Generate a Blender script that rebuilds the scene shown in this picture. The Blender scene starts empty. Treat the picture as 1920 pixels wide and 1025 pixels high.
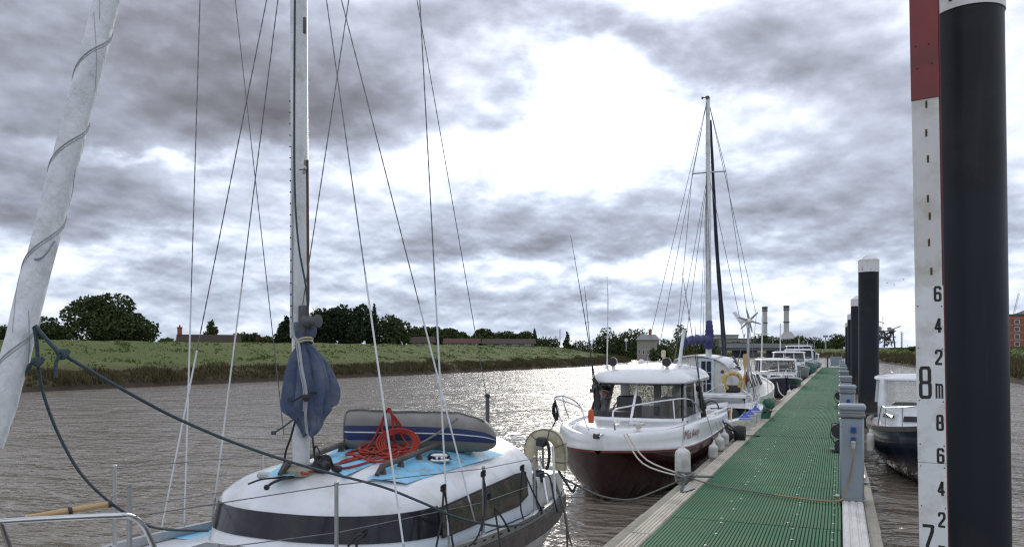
import bpy, bmesh, math, random
import numpy as np
from mathutils import Vector, Matrix, noise as mnoise

random.seed(7)
rng = np.random.default_rng(7)
SC = bpy.context.scene
COL = SC.collection
PI = math.pi

# ---------------------------------------------------------------- camera
EYE = Vector((0.0, 0.0, 2.2))
YAW = math.atan(614 / 1500)
FW = Vector((-math.sin(YAW), math.cos(YAW), 0))
RT = Vector((math.cos(YAW), math.sin(YAW), 0))
UP = Vector((0, 0, 1))
cd = bpy.data.cameras.new('camera')
cam = bpy.data.objects.new('camera', cd)
COL.objects.link(cam)
cam.location = EYE
cam.rotation_euler = (math.radians(90), 0, YAW)
cd.sensor_width = 36
cd.lens = 36 * 1500 / 1920
cd.shift_y = 144.5 / 1920
cd.clip_start = 0.05
cd.clip_end = 9000
SC.camera = cam

# ---------------------------------------------------------------- colour management
SC.view_settings.view_transform = 'Standard'
SC.view_settings.look = 'None'
SC.view_settings.exposure = 0.2
SC.view_settings.gamma = 1.0
SC.view_settings.use_curve_mapping = False
SC.cycles.max_bounces = 8
SC.cycles.transparent_max_bounces = 12
SC.cycles.use_denoising = True
SC.cycles.denoiser = 'OPENIMAGEDENOISE'
SC.cycles.denoising_prefilter = 'NONE'
SC.cycles.denoising_input_passes = 'RGB_ALBEDO_NORMAL'
SC.cycles.filter_width = 1.25
SC.cycles.sample_clamp_indirect = 3.0
SC.cycles.sample_clamp_direct = 5.0
SC.cycles.adaptive_threshold = 0.006
SC.cycles.caustics_reflective = False
SC.cycles.caustics_refractive = False

# ---------------------------------------------------------------- sky: Nishita above broken cloud, and one soft sun
SUN_AZ = -YAW + math.atan((1120 - 960) / 1500)      # from +Y, clockwise seen from above
SUN_EL = math.radians(17.5)

W = bpy.data.worlds.new('World')
SC.world = W
W.use_nodes = True
nt = W.node_tree
nt.nodes.clear()
N = nt.nodes.new
def LK(a, b): nt.links.new(a, b)
def MA(op, a, b=None, c=None, clamp=False):
    n = N('ShaderNodeMath'); n.operation = op; n.use_clamp = clamp
    for i, x in enumerate((a, b, c)):
        if x is None: continue
        if isinstance(x, (int, float)): n.inputs[i].default_value = x
        else: LK(x, n.inputs[i])
    return n.outputs[0]
def VM(op, a, b=None, out=0):
    n = N('ShaderNodeVectorMath'); n.operation = op
    for i, x in enumerate((a, b)):
        if x is None: continue
        if isinstance(x, (tuple, list, Vector)): n.inputs[i].default_value = tuple(x)
        else: LK(x, n.inputs[i])
    return n.outputs[out]
def SSTEP(x, lo, hi):
    n = N('ShaderNodeMapRange'); n.interpolation_type = 'SMOOTHSTEP'
    LK(x, n.inputs[0]); n.inputs[1].default_value = lo; n.inputs[2].default_value = hi
    return n.outputs[0]
def NZ(vec, scale, detail=6, rough=0.55, lac=2.0, color=False):
    n = N('ShaderNodeTexNoise'); LK(vec, n.inputs['Vector'])
    n.inputs['Scale'].default_value = scale; n.inputs['Detail'].default_value = detail
    n.inputs['Roughness'].default_value = rough; n.inputs['Lacunarity'].default_value = lac
    return n.outputs['Color' if color else 'Fac']
def COMB(x, y, z=0.0):
    n = N('ShaderNodeCombineXYZ')
    for i, q in enumerate((x, y, z)):
        if isinstance(q, (int, float)): n.inputs[i].default_value = q
        else: LK(q, n.inputs[i])
    return n.outputs[0]

tc = N('ShaderNodeTexCoord')
DIR = tc.outputs['Generated']
sep = N('ShaderNodeSeparateXYZ'); LK(DIR, sep.inputs[0])
dz = MA('MAXIMUM', sep.outputs[2], 0.0)
# the cloud layer seen in perspective: a plane above, curving down at the horizon
den = MA('ADD', dz, 0.15)
PX = MA('DIVIDE', sep.outputs[0], den)
PY = MA('DIVIDE', sep.outputs[1], den)
P3 = COMB(PX, PY, 0.0)
# bearing and height of a direction in degrees (the bearing counted from that of the river)
AZ = MA('MULTIPLY', MA('ARCTAN2', VM('DOT_PRODUCT', DIR, RT, 1), VM('DOT_PRODUCT', DIR, FW, 1)), 180 / PI)
EL = MA('MULTIPLY', MA('ARCSINE', sep.outputs[2]), 180 / PI)
A2 = COMB(AZ, MA('MULTIPLY', EL, 1.6), 0.0)
w1 = VM('SUBTRACT', NZ(A2, 0.11, 5, 0.6, color=True), (0.5, 0.5, 0.5))
WARP = N('ShaderNodeVectorMath'); WARP.operation = 'MULTIPLY_ADD'
LK(w1, WARP.inputs[0]); WARP.inputs[1].default_value = (13.0, 9.5, 0); LK(COMB(AZ, EL, 0.0), WARP.inputs[2])
AE = WARP.outputs[0]

CLOUDS = [   # (bearing px, height px, half width px, half height px, thickness)
    (180, 80, 430, 150, .80), (560, 190, 250, 75, .72), (20, 210, 260, 50, .30), (620, 60, 260, 60, .15),
    (1010, 50, 240, 65, .46), (1480, 90, 240, 80, .24), (1700, 160, 260, 80, .16), (930, 205, 80, 36, .30), (1210, 130, 160, 45, .26), (1000, 150, 90, 30, .16),
    (1330, 365, 330, 60, .36), (960, 400, 200, 55, .32), (1560, 340, 230, 60, .33), (1130, 455, 260, 32, .34),
    (1600, 470, 280, 30, .36), (1900, 420, 200, 60, .30), (1720, 250, 200, 60, .15), (130, 400, 230, 46, .38), (330, 360, 160, 50, .28),
    (430, 510, 230, 24, .16), (640, 490, 130, 28, .22), (60, 520, 150, 16, .15), (880, 570, 120, 18, .16),
    (1330, 575, 240, 12, .20), (1150, 560, 90, 14, .12), (740, 400, 130, 45, .22), (430, 430, 150, 24, .12), (820, 480, 120, 30, .24),
    (1130, 235, 190, 70, -.46), (1060, 300, 130, 30, -.15), (1330, 230, 110, 60, -.18), (900, 300, 170, 55, -.50), (850, 95, 70, 40, -.30),
    (1060, 130, 110, 40, -.20), (330, 272, 260, 13, -.46), (660, 310, 110, 40, -.34), (730, 520, 120, 26, -.22), (450, 330, 90, 22, -.30),
    (230, 478, 190, 22, -.38), (60, 575, 160, 22, -.26), (1230, 520, 330, 20, -.34), (1500, 590, 330, 30, -.22),
    (1080, 520, 130, 26, -.25), (1480, 200, 110, 30, -.18), (560, 590, 320, 22, -.20), (1800, 560, 180, 50, -.25), (1890, 160, 70, 80, -.30),
]
acc = None
for (px, py, rx, ry, am) in CLOUDS:
    u = (px - 960) / 1500; v = (655 - py) / 1500
    az = math.atan(u); el = math.atan(v * math.cos(az))
    ra = rx / 1500 * math.cos(az) ** 2 * 57.3; re = ry / 1500 * math.cos(el) * 57.3
    n = N('ShaderNodeVectorMath'); n.operation = 'MULTIPLY_ADD'
    LK(AE, n.inputs[0]); n.inputs[1].default_value = (1 / ra, 1 / re, 0)
    n.inputs[2].default_value = (-az * 57.2958 / ra, -el * 57.2958 / re, 0)
    q = VM('DOT_PRODUCT', n.outputs[0], n.outputs[0], 1)
    g = MA('EXPONENT', MA('MULTIPLY', q, -0.8))
    acc = MA('MULTIPLY', g, am) if acc is None else MA('MULTIPLY_ADD', g, am, acc)

# three sizes of cloud: wide sheets, puffs, and small ragged scraps low down; each is brighter on the edge turned to the sun
def layer(vec, sc, det, ro, off):
    a = NZ(vec, sc, det, ro); b = NZ(VM('ADD', vec, off), sc, det, ro)
    return MA('SUBTRACT', a, 0.5), MA('SUBTRACT', a, b)
f1, e1 = layer(P3, 0.55, 9, 0.50, (math.sin(SUN_AZ) * .2, math.cos(SUN_AZ) * .2, 0.0))
f2, e2 = layer(COMB(AZ, MA('MULTIPLY', EL, 1.9), 3.0), 0.080, 10, 0.51, (0.0, 1.9, 0.0))
f3, e3 = layer(COMB(AZ, MA('MULTIPLY', EL, 2.5), 7.0), 0.31, 10, 0.55, (0.0, 0.6, 0.0))
lowc = MA('SUBTRACT', 1.0, SSTEP(EL, 5.0, 15.0))
D = MA('MULTIPLY_ADD', f1, 0.35, MA('MULTIPLY', acc, 0.66))
D = MA('MULTIPLY_ADD', MA('SUBTRACT', f2, MA('MULTIPLY', e2, 2.0)), 1.30, D)
D = MA('MULTIPLY_ADD', MA('SUBTRACT', f3, MA('MULTIPLY', e3, 1.7)), MA('MULTIPLY_ADD', lowc, 0.66, 0.12), D)
D = MA('ADD', MA('SUBTRACT', D, MA('MULTIPLY', e1, 0.3)), MA('MULTIPLY_ADD', lowc, 0.08, 0.315))
rp = N('ShaderNodeValToRGB'); LK(MA('MULTIPLY_ADD', D, 0.62, 0.14), rp.inputs[0])
cr = rp.color_ramp; cr.interpolation = 'B_SPLINE'
stops = [(0.0, (1.0, 1.0, 1.0)), (0.10, (.97, .98, 1.0)), (0.226, (.88, .915, .985)), (0.329, (.69, .73, .82)), (0.441, (.505, .545, .635)),
         (0.571, (.375, .400, .470)), (0.726, (.250, .257, .292)), (0.932, (.148, .148, .160))]
while len(cr.elements) < len(stops): cr.elements.new(0.5)
for e, (p, c) in zip(cr.elements, stops):
    e.position = p; e.color = (*c, 1)
# light scattered forward round the hidden sun
sdir = Vector((math.sin(SUN_AZ) * math.cos(SUN_EL), math.cos(SUN_AZ) * math.cos(SUN_EL), math.sin(SUN_EL)))
cosg = VM('DOT_PRODUCT', DIR, sdir, 1)
glow = MA('EXPONENT', MA('MULTIPLY', MA('SUBTRACT', cosg, 1.0), 42.0))
core = MA('EXPONENT', MA('MULTIPLY', MA('SUBTRACT', cosg, 1.0), 420.0))
thin = MA('SUBTRACT', 1.0, SSTEP(D, 0.05, 0.75))
gain = MA('MULTIPLY_ADD', MA('MULTIPLY', glow, MA('ADD', thin, 0.25)), 0.28, 1.0)
gain = MA('MULTIPLY_ADD', MA('MULTIPLY', core, thin), 2.5, gain)
front = SSTEP(MA('MULTIPLY', cosg, -1.0), -0.80, 0.35)            # clouds turned to the sun, seen with it behind the viewer
gain = MA('MULTIPLY', gain, MA('MULTIPLY_ADD', front, 0.1, 1.0))
cl = VM('SCALE', rp.outputs[0]); LK(MA('MULTIPLY', gain, 10.5), cl.node.inputs[3])
# the warm pale band low down
low = MA('MULTIPLY', MA('SUBTRACT', 1.0, SSTEP(EL, 1.0, 9.0)), MA('SUBTRACT', 1.0, SSTEP(D, 0.05, 0.45)))
mxw = N('ShaderNodeMix'); mxw.data_type = 'RGBA'; mxw.blend_type = 'MULTIPLY'
LK(MA('MULTIPLY', low, 0.8), mxw.inputs[0]); LK(cl, mxw.inputs[6]); mxw.inputs[7].default_value = (1.0, .955, .86, 1)
# cool low down, a touch mauve overhead, as the air between tints it
tn = N('ShaderNodeMix'); tn.data_type = 'RGBA'; LK(SSTEP(EL, 2.0, 22.0), tn.inputs[0]); tn.inputs[6].default_value = (.955, 1.0, 1.055, 1); tn.inputs[7].default_value = (.985, .99, 1.025, 1)
mt_ = N('ShaderNodeMix'); mt_.data_type = 'RGBA'; mt_.blend_type = 'MULTIPLY'; mt_.inputs[0].default_value = 1.0
LK(mxw.outputs[2], mt_.inputs[6]); LK(tn.outputs[2], mt_.inputs[7])
sky = N('ShaderNodeTexSky'); sky.sky_type = 'NISHITA'; sky.sun_disc = False
sky.sun_elevation = SUN_EL; sky.sun_rotation = SUN_AZ
cover = SSTEP(D, -0.32, -0.02)
mx = N('ShaderNodeMix'); mx.data_type = 'RGBA'
LK(MA('MULTIPLY_ADD', cover, 0.12, 0.88), mx.inputs[0]); LK(sky.outputs[0], mx.inputs[6]); LK(mt_.outputs[2], mx.inputs[7])
bg = N('ShaderNodeBackground'); bg.inputs[1].default_value = 0.1
LK(mx.outputs[2], bg.inputs[0])
wo = N('ShaderNodeOutputWorld'); LK(bg.outputs[0], wo.inputs[0])
W.cycles.sampling_method = 'MANUAL'
W.cycles.sample_map_resolution = 512

sl = bpy.data.lights.new('sun', 'SUN')
sl.energy = 1.0; sl.angle = math.radians(15); sl.color = (1.0, .93, .82)
so = bpy.data.objects.new('sun', sl); COL.objects.link(so)
so.rotation_euler = (-sdir).to_track_quat('-Z', 'Y').to_euler()

# ================================================================ helpers
def at(px, py, d):
    """the point that the photograph shows at (px, py), d metres away along the line of sight"""
    return EYE + FW * d + RT * ((px - 960) / 1500 * d) + UP * ((657 - py) / 1500 * d)
def at_z(px, py, z): return at(px, py, 1500 * (EYE.z - z) / (py - 657))
def at_X(px, py, X):
    a = at(px, py, 1.0) - EYE
    return EYE + a * (X / a.x)
def at_Y(px, py, Y):
    a = at(px, py, 1.0) - EYE
    return EYE + a * (Y / a.y)
V = lambda x, y, z=0.0: Vector((x, y, z))
def lerp(a, b, t): return a + (b - a) * t

class MB:
    """collects shapes for one mesh"""
    def __init__(s): s.v = []; s.f = []
    def add(s, vs, fs):
        o = len(s.v); s.v += [tuple(p) for p in vs]; s.f += [tuple(i + o for i in f) for f in fs]; return s
    def box(s, c, d, rot=None, bev=0.0):
        x, y, z = d[0] / 2, d[1] / 2, d[2] / 2
        if bev > 0:
            b = min(bev, x * .9, y * .9, z * .9)
            out = [(x - b, -y), (x, -y + b), (x, y - b), (x - b, y), (-x + b, y), (-x, y - b), (-x, -y + b), (-x + b, -y)]
            inn = [(p[0] * (x - b) / x if abs(p[0]) == x else p[0], p[1] * (y - b) / y if abs(p[1]) == y else p[1]) for p in out]
            rings = [[(p[0], p[1], -z) for p in inn], [(p[0], p[1], -z + b) for p in out], [(p[0], p[1], z - b) for p in out], [(p[0], p[1], z) for p in inn]]
            m = MB(); m.loft(rings, True, True, True); vs, fs = [Vector(p) for p in m.v], m.f
        else:
            vs = [Vector((a * x, b * y, e * z)) for a in (-1, 1) for b in (-1, 1) for e in (-1, 1)]
            fs = [(0, 1, 3, 2), (4, 6, 7, 5), (0, 4, 5, 1), (2, 3, 7, 6), (0, 2, 6, 4), (1, 5, 7, 3)]
        if rot is not None: vs = [rot @ p for p in vs]
        return s.add([p + Vector(c) for p in vs], fs)
    def loft(s, rings, closed=True, cap0=False, cap1=False):
        n = len(rings[0]); vs = [p for r in rings for p in r]; fs = []
        for i in range(len(rings) - 1):
            for j in range(n if closed else n - 1):
                k = (j + 1) % n
                fs.append((i * n + j, i * n + k, (i + 1) * n + k, (i + 1) * n + j))
        if cap0: fs.append(tuple(reversed(range(n))))
        if cap1: fs.append(tuple(range((len(rings) - 1) * n, len(rings) * n)))
        return s.add(vs, fs)
    def tube(s, pts, r, seg=8, closed=False, flat=1.0):
        pts = [Vector(p) for p in pts]; n = len(pts); rings = []
        rr = r if isinstance(r, (list, tuple)) else [r] * n
        up = None
        for i in range(n):
            if closed: t = pts[(i + 1) % n] - pts[i - 1]
            else: t = pts[min(i + 1, n - 1)] - pts[max(i - 1, 0)]
            t = t.normalized() if t.length > 1e-9 else V(0, 0, 1)
            if up is None:
                up = V(0, 0, 1) if abs(t.z) < .9 else V(1, 0, 0)
            a = t.cross(up)
            if a.length < 1e-6: a = t.cross(V(0, 1, 0))
            a.normalize(); b = a.cross(t).normalized(); up = b
            rings.append([pts[i] + (a * math.cos(2 * PI * k / seg) + b * math.sin(2 * PI * k / seg) * flat) * rr[i] for k in range(seg)])
        if closed: rings.append(rings[0])
        return s.loft(rings, True, not closed, not closed)
    def lathe(s, prof, c=(0, 0, 0), seg=16, rot=None):
        rings = []
        for r, z in prof:
            ring = [Vector((r * math.cos(2 * PI * k / seg), r * math.sin(2 * PI * k / seg), z)) for k in range(seg)]
            if rot is not None: ring = [rot @ p for p in ring]
            rings.append([p + Vector(c) for p in ring])
        return s.loft(rings, True, True, True)
    def poly(s, pts): return s.add(pts, [tuple(range(len(pts)))])
    def prism(s, pts, ext):
        e = Vector(ext); n = len(pts); a = [Vector(p) for p in pts]
        return s.add(a + [p + e for p in a], [tuple(reversed(range(n))), tuple(range(n, 2 * n))] + [(i, (i + 1) % n, n + (i + 1) % n, n + i) for i in range(n)])
    def grid(s, fn, nu, nv):
        vs = [fn(i / nu, j / nv) for i in range(nu + 1) for j in range(nv + 1)]
        w = nv + 1
        return s.add(vs, [(i * w + j, (i + 1) * w + j, (i + 1) * w + j + 1, i * w + j + 1) for i in range(nu) for j in range(nv)])
    def sphere(s, c, r, seg=12, n=8, sc=(1, 1, 1)):
        rings = [[Vector(c) + V(r * sc[0] * math.sin(PI * i / n) * math.cos(2 * PI * k / seg), r * sc[1] * math.sin(PI * i / n) * math.sin(2 * PI * k / seg), r * sc[2] * math.cos(PI * i / n)) for k in range(seg)] for i in range(1, n)]
        rings = [[Vector(c) + V(0, 0, r * sc[2])] * seg] + rings + [[Vector(c) - V(0, 0, r * sc[2])] * seg]
        return s.loft(rings)
    def mesh(s, name, mat, off=None, smooth=40):
        me = bpy.data.meshes.new(name)
        vs = s.v if off is None else [(p[0] - off[0], p[1] - off[1], p[2] - off[2]) for p in s.v]
        me.from_pydata(vs, [], s.f)
        bm = bmesh.new(); bm.from_mesh(me)
        bmesh.ops.remove_doubles(bm, verts=bm.verts, dist=1e-5)
        bmesh.ops.recalc_face_normals(bm, faces=bm.faces)
        bm.to_mesh(me); bm.free()
        if mat: me.materials.append(mat)
        if smooth:
            me.polygons.foreach_set('use_smooth', [True] * len(me.polygons))
            me.set_sharp_from_angle(angle=math.radians(smooth))
        return me
    def obj(s, name, mat, parent=None, smooth=40, local=False, **props):
        """one object; shapes given in place are shifted to the parent's own origin unless local"""
        off = None
        if parent is not None and not local:
            p = parent; off = Vector((0, 0, 0))
            while p is not None: off += p.location; p = p.parent
        o = bpy.data.objects.new(name, s.mesh(name, mat, off, smooth)); COL.objects.link(o)
        if parent is not None: o.parent = parent
        for k, v in props.items(): o[k] = v
        return o

def thing(name, label, cat, loc=(0, 0, 0), group=None, rz=0.0):
    o = bpy.data.objects.new(name, None); COL.objects.link(o)
    o.empty_display_size = .2; o.location = loc; o.rotation_euler = (0, 0, rz)
    o['label'] = label; o['category'] = cat
    if group: o['group'] = group
    return o
def tag(o, label, cat, group=None):
    o['label'] = label; o['category'] = cat
    if group: o['group'] = group
    return o
def dup(root, loc, label, rz=None):
    """a copy of a thing with copies of its parts and sub-parts"""
    r = root.copy(); COL.objects.link(r); r.location = loc; r['label'] = label
    if rz is not None: r.rotation_euler = (0, 0, rz)
    for ch in list(root.children):
        c = ch.copy(); COL.objects.link(c); c.parent = r
        for g in list(ch.children):
            d = g.copy(); COL.objects.link(d); d.parent = c
    return r
def raw(name, verts, faces, mat, smooth=False):
    """a big mesh straight from arrays (faces all of the same size)"""
    me = bpy.data.meshes.new(name)
    verts = np.asarray(verts, np.float32); faces = np.asarray(faces, np.int32)
    k = faces.shape[1]
    me.vertices.add(len(verts)); me.vertices.foreach_set('co', verts.ravel())
    me.loops.add(faces.size); me.loops.foreach_set('vertex_index', faces.ravel())
    me.polygons.add(len(faces)); me.polygons.foreach_set('loop_start', np.arange(0, faces.size, k, dtype=np.int32))
    if smooth: me.polygons.foreach_set('use_smooth', np.ones(len(faces), bool))
    me.update(calc_edges=True)
    if mat: me.materials.append(mat)
    return me
def link(name, me, parent=None):
    o = bpy.data.objects.new(name, me); COL.objects.link(o)
    if parent is not None: o.parent = parent
    return o
def bez(p0, p1, p2, n=12):
    p0, p1, p2 = Vector(p0), Vector(p1), Vector(p2)
    return [p0 * (1 - t) ** 2 + p1 * 2 * t * (1 - t) + p2 * t * t for t in [i / n for i in range(n + 1)]]
def smoothpts(pts, n=6):
    """a rounded path through the points"""
    pts = [Vector(p) for p in pts]; out = []
    for i in range(len(pts) - 1):
        a, b, c, d = pts[max(i - 1, 0)], pts[i], pts[i + 1], pts[min(i + 2, len(pts) - 1)]
        for k in range(n):
            t = k / n
            out.append(.5 * ((2 * b) + (c - a) * t + (2 * a - 5 * b + 4 * c - d) * t * t + (3 * b - a - 3 * c + d) * t ** 3))
    return out + [pts[-1]]
def sag(a, b, s, n=14):
    a, b = Vector(a), Vector(b)
    return [lerp(a, b, t) - V(0, 0, s * 4 * t * (1 - t)) for t in [i / n for i in range(n + 1)]]

# ================================================================ materials
def pm(name, c1, c2=None, scale=6.0, rough=.5, bump=0.0, bscale=None, metal=0.0, coat=0.0, spec=.5, stretch=(1, 1, 1), detail=5,
       dirt=None, dscale=3.0, damt=.5, rvar=.08, bdist=.01, rnd=0.0, coords='Object'):
    m = bpy.data.materials.new(name); m.use_nodes = True
    t = m.node_tree; n = t.nodes; L = t.links.new
    b = n['Principled BSDF']
    tc = n.new('ShaderNodeTexCoord'); mp = n.new('ShaderNodeMapping'); mp.inputs['Scale'].default_value = stretch
    if coords == 'World':
        g = n.new('ShaderNodeNewGeometry'); L(g.outputs['Position'], mp.inputs[0])
    else: L(tc.outputs[coords], mp.inputs[0])
    nz = n.new('ShaderNodeTexNoise'); nz.inputs['Scale'].default_value = scale; nz.inputs['Detail'].default_value = detail
    nz.inputs['Roughness'].default_value = .6
    L(mp.outputs[0], nz.inputs['Vector'])
    mr = n.new('ShaderNodeMapRange'); L(nz.outputs[0], mr.inputs[0]); mr.inputs[1].default_value = .3; mr.inputs[2].default_value = .7
    mx = n.new('ShaderNodeMix'); mx.data_type = 'RGBA'
    mx.inputs[6].default_value = (*c1, 1); mx.inputs[7].default_value = (*(c2 or tuple(x * .86 for x in c1)), 1)
    L(mr.outputs[0], mx.inputs[0]); col = mx.outputs[2]
    if dirt is not None:
        d = n.new('ShaderNodeTexNoise'); d.inputs['Scale'].default_value = dscale; d.inputs['Detail'].default_value = 7; d.inputs['Roughness'].default_value = .65
        L(tc.outputs['Object'], d.inputs['Vector'])
        r = n.new('ShaderNodeMapRange'); L(d.outputs[0], r.inputs[0]); r.inputs[1].default_value = .48; r.inputs[2].default_value = .66; r.inputs[4].default_value = damt
        mx2 = n.new('ShaderNodeMix'); mx2.data_type = 'RGBA'; L(r.outputs[0], mx2.inputs[0]); L(col, mx2.inputs[6]); mx2.inputs[7].default_value = (*dirt, 1)
        col = mx2.outputs[2]
    if rnd > 0:
        oi = n.new('ShaderNodeObjectInfo'); hs = n.new('ShaderNodeHueSaturation')
        r2 = n.new('ShaderNodeMapRange'); L(oi.outputs['Random'], r2.inputs[0]); r2.inputs[3].default_value = 1 - rnd; r2.inputs[4].default_value = 1 + rnd
        L(r2.outputs[0], hs.inputs['Value']); L(col, hs.inputs['Color']); col = hs.outputs[0]
    L(col, b.inputs['Base Color'])
    rr = n.new('ShaderNodeMapRange'); L(nz.outputs[0], rr.inputs[0]); rr.inputs[3].default_value = max(rough - rvar, .02); rr.inputs[4].default_value = min(rough + rvar, 1)
    L(rr.outputs[0], b.inputs['Roughness'])
    b.inputs['Metallic'].default_value = metal; b.inputs['Coat Weight'].default_value = coat; b.inputs['Coat Roughness'].default_value = .08
    b.inputs['Specular IOR Level'].default_value = spec
    if bump > 0:
        nb = n.new('ShaderNodeTexNoise'); nb.inputs['Scale'].default_value = bscale or scale * 3; nb.inputs['Detail'].default_value = 5
        L(mp.outputs[0], nb.inputs['Vector'])
        bp = n.new('ShaderNodeBump'); bp.inputs['Strength'].default_value = bump; bp.inputs['Distance'].default_value = bdist
        L(nb.outputs[0], bp.inputs['Height']); L(bp.outputs[0], b.inputs['Normal'])
    return m
def glass(name, tint=(.35, .38, .38), rough=.03, clear=.8):
    m = bpy.data.materials.new(name); m.use_nodes = True
    t = m.node_tree; n = t.nodes; L = t.links.new; n.clear()
    o = n.new('ShaderNodeOutputMaterial'); mx = n.new('ShaderNodeMixShader'); tr = n.new('ShaderNodeBsdfTransparent'); gl = n.new('ShaderNodeBsdfGlossy')
    fr = n.new('ShaderNodeFresnel'); fr.inputs[0].default_value = 1.5
    tr.inputs[0].default_value = (*tint, 1); gl.inputs['Roughness'].default_value = rough
    L(fr.outputs[0], mx.inputs[0]); L(tr.outputs[0], mx.inputs[1]); L(gl.outputs[0], mx.inputs[2]); L(mx.outputs[0], o.inputs[0])
    return m

M = {}
M['gel'] = pm('white_gelcoat', (.70, .72, .74), (.62, .645, .665), 3, .30, coat=.3, dirt=(.42, .39, .31), dscale=2.6, damt=.5)
M['gel_clean'] = pm('clean_white_gelcoat', (.74, .75, .75), (.68, .69, .70), 2, .22, coat=.4, dirt=(.5, .48, .42), dscale=2.2, damt=.35)
M['gel_old'] = pm('weathered_white_paint', (.66, .66, .64), (.55, .55, .52), 4, .45, bump=.1, dirt=(.33, .30, .22), dscale=3, damt=.7)
M['bluedeck'] = pm('pale_blue_deck_paint', (.20, .53, .76), (.165, .46, .69), 5, .6, bump=.25, bscale=60, dirt=(.22, .21, .12), dscale=7, damt=.75, detail=8)
M['maroon'] = pm('maroon_gelcoat', (.024, .0065, .007), (.018, .005, .0055), 2, .18, coat=.6, dirt=(.06, .024, .022), dscale=5, damt=.3)
M['navy'] = pm('navy_hull_paint', (.012, .018, .045), (.010, .013, .030), 3, .25, coat=.4, dirt=(.07, .075, .09), dscale=4, damt=.35)
M['tint'] = pm('dark_tinted_window', (.010, .010, .016), (.016, .015, .022), 3, .14, spec=.3, rvar=.05, dirt=(.05, .045, .045), dscale=5, damt=.4)
M['tintbrown'] = pm('aged_brown_window', (.055, .045, .035), (.03, .025, .02), 8, .22, spec=.5, dirt=(.16, .12, .08), dscale=6, damt=.55)
M['glass'] = glass('clear_glass', (.88, .90, .90))
M['smoke'] = glass('smoked_glass', (.52, .53, .52))
M['steel'] = pm('stainless_tube', (.62, .63, .64), (.5, .5, .5), 8, .22, metal=1.0)
M['alu'] = pm('dull_aluminium', (.50, .51, .51), (.38, .39, .39), 9, .42, metal=.85, bump=.05)
M['mastpaint'] = pm('mast_paint', (.70, .73, .74), (.55, .58, .60), 6, .4, stretch=(1, 1, .12), dirt=(.30, .27, .22), dscale=6, damt=.5)
M['wire'] = pm('rigging_wire', (.20, .20, .21), (.12, .12, .12), 30, .4, metal=.7)
M['sheath'] = pm('white_wire_sheath', (.72, .74, .76), (.6, .62, .64), 10, .5)
M['black'] = pm('black_plastic', (.016, .016, .017), (.03, .03, .03), 6, .45)
M['rubber'] = pm('black_rubber', (.02, .02, .02), (.035, .033, .03), 9, .75, bump=.1)
M['sleeve'] = pm('black_pile_sleeve', (.008, .010, .014), (.012, .014, .019), 2.2, .45, spec=.22, stretch=(1, 1, .25), bump=.06, bscale=5, dirt=(.04, .042, .048), dscale=1.6, damt=.35)
def pile_marks(m):
    t = m.node_tree; n = t.nodes; L = t.links.new; b = n['Principled BSDF']; src = b.inputs['Base Color'].links[0].from_socket
    g = n.new('ShaderNodeNewGeometry'); s_ = n.new('ShaderNodeSeparateXYZ'); L(g.outputs['Position'], s_.inputs[0])
    q = n.new('ShaderNodeTexNoise'); q.inputs['Scale'].default_value = 5; q.inputs['Detail'].default_value = 6; L(g.outputs['Position'], q.inputs['Vector'])
    a = n.new('ShaderNodeMath'); a.operation = 'MULTIPLY_ADD'; L(q.outputs[0], a.inputs[0]); a.inputs[1].default_value = .5; L(s_.outputs[2], a.inputs[2])
    c = src
    for lo_, hi_, col, amt in ((3.55, 3.35, (.015, .019, .028), .8), (1.35, .85, (.050, .045, .036), .7), (.62, .45, (.030, .036, .020), .9)):
        r = n.new('ShaderNodeMapRange'); L(a.outputs[0], r.inputs[0]); r.inputs[1].default_value = hi_; r.inputs[2].default_value = lo_; r.inputs[3].default_value = amt; r.inputs[4].default_value = 0
        mx = n.new('ShaderNodeMix'); mx.data_type = 'RGBA'; L(r.outputs[0], mx.inputs[0]); L(c, mx.inputs[6]); mx.inputs[7].default_value = (*col, 1); c = mx.outputs[2]
    v = n.new('ShaderNodeTexNoise'); v.inputs['Scale'].default_value = 14; v.inputs['Detail'].default_value = 3; mp = n.new('ShaderNodeMapping'); mp.inputs['Scale'].default_value = (1, 1, .05); L(g.outputs['Position'], mp.inputs[0]); L(mp.outputs[0], v.inputs['Vector'])
    r = n.new('ShaderNodeMapRange'); L(v.outputs[0], r.inputs[0]); r.inputs[1].default_value = .60; r.inputs[2].default_value = .72; r.inputs[4].default_value = .35
    mx = n.new('ShaderNodeMix'); mx.data_type = 'RGBA'; L(r.outputs[0], mx.inputs[0]); L(c, mx.inputs[6]); mx.inputs[7].default_value = (.03, .032, .035, 1); L(mx.outputs[2], b.inputs['Base Color'])
pile_marks(M['sleeve'])
M['white'] = pm('white_paint', (.74, .75, .76), (.66, .67, .68), 5, .5, bump=.05, dirt=(.42, .38, .31), dscale=7, damt=.5)
M['ply'] = pm('old_painted_board', (.66, .66, .65), (.56, .56, .54), 4, .65, stretch=(1, 1, .2), bump=.12, bscale=20, dirt=(.38, .34, .28), dscale=6, damt=.5)
M['redpaint'] = pm('dark_red_paint', (.22, .030, .028), (.17, .024, .024), 4, .5, dirt=(.12, .035, .03), dscale=4, damt=.6)
M['ink'] = pm('black_numerals', (.012, .012, .014), (.02, .02, .022), 12, .55)
M['rust'] = pm('rusty_bolt', (.14, .075, .03), (.07, .04, .02), 30, .8, bump=.3)
M['sail'] = pm('furled_sailcloth', (.66, .68, .70), (.56, .585, .61), 5, .75, stretch=(1, 1, .5), bump=.9, bscale=9, bdist=.05, dirt=(.34, .36, .36), dscale=5, damt=.5)
M['seam'] = pm('sail_seam_tape', (.36, .38, .39), (.25, .26, .27), 12, .8)
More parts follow.
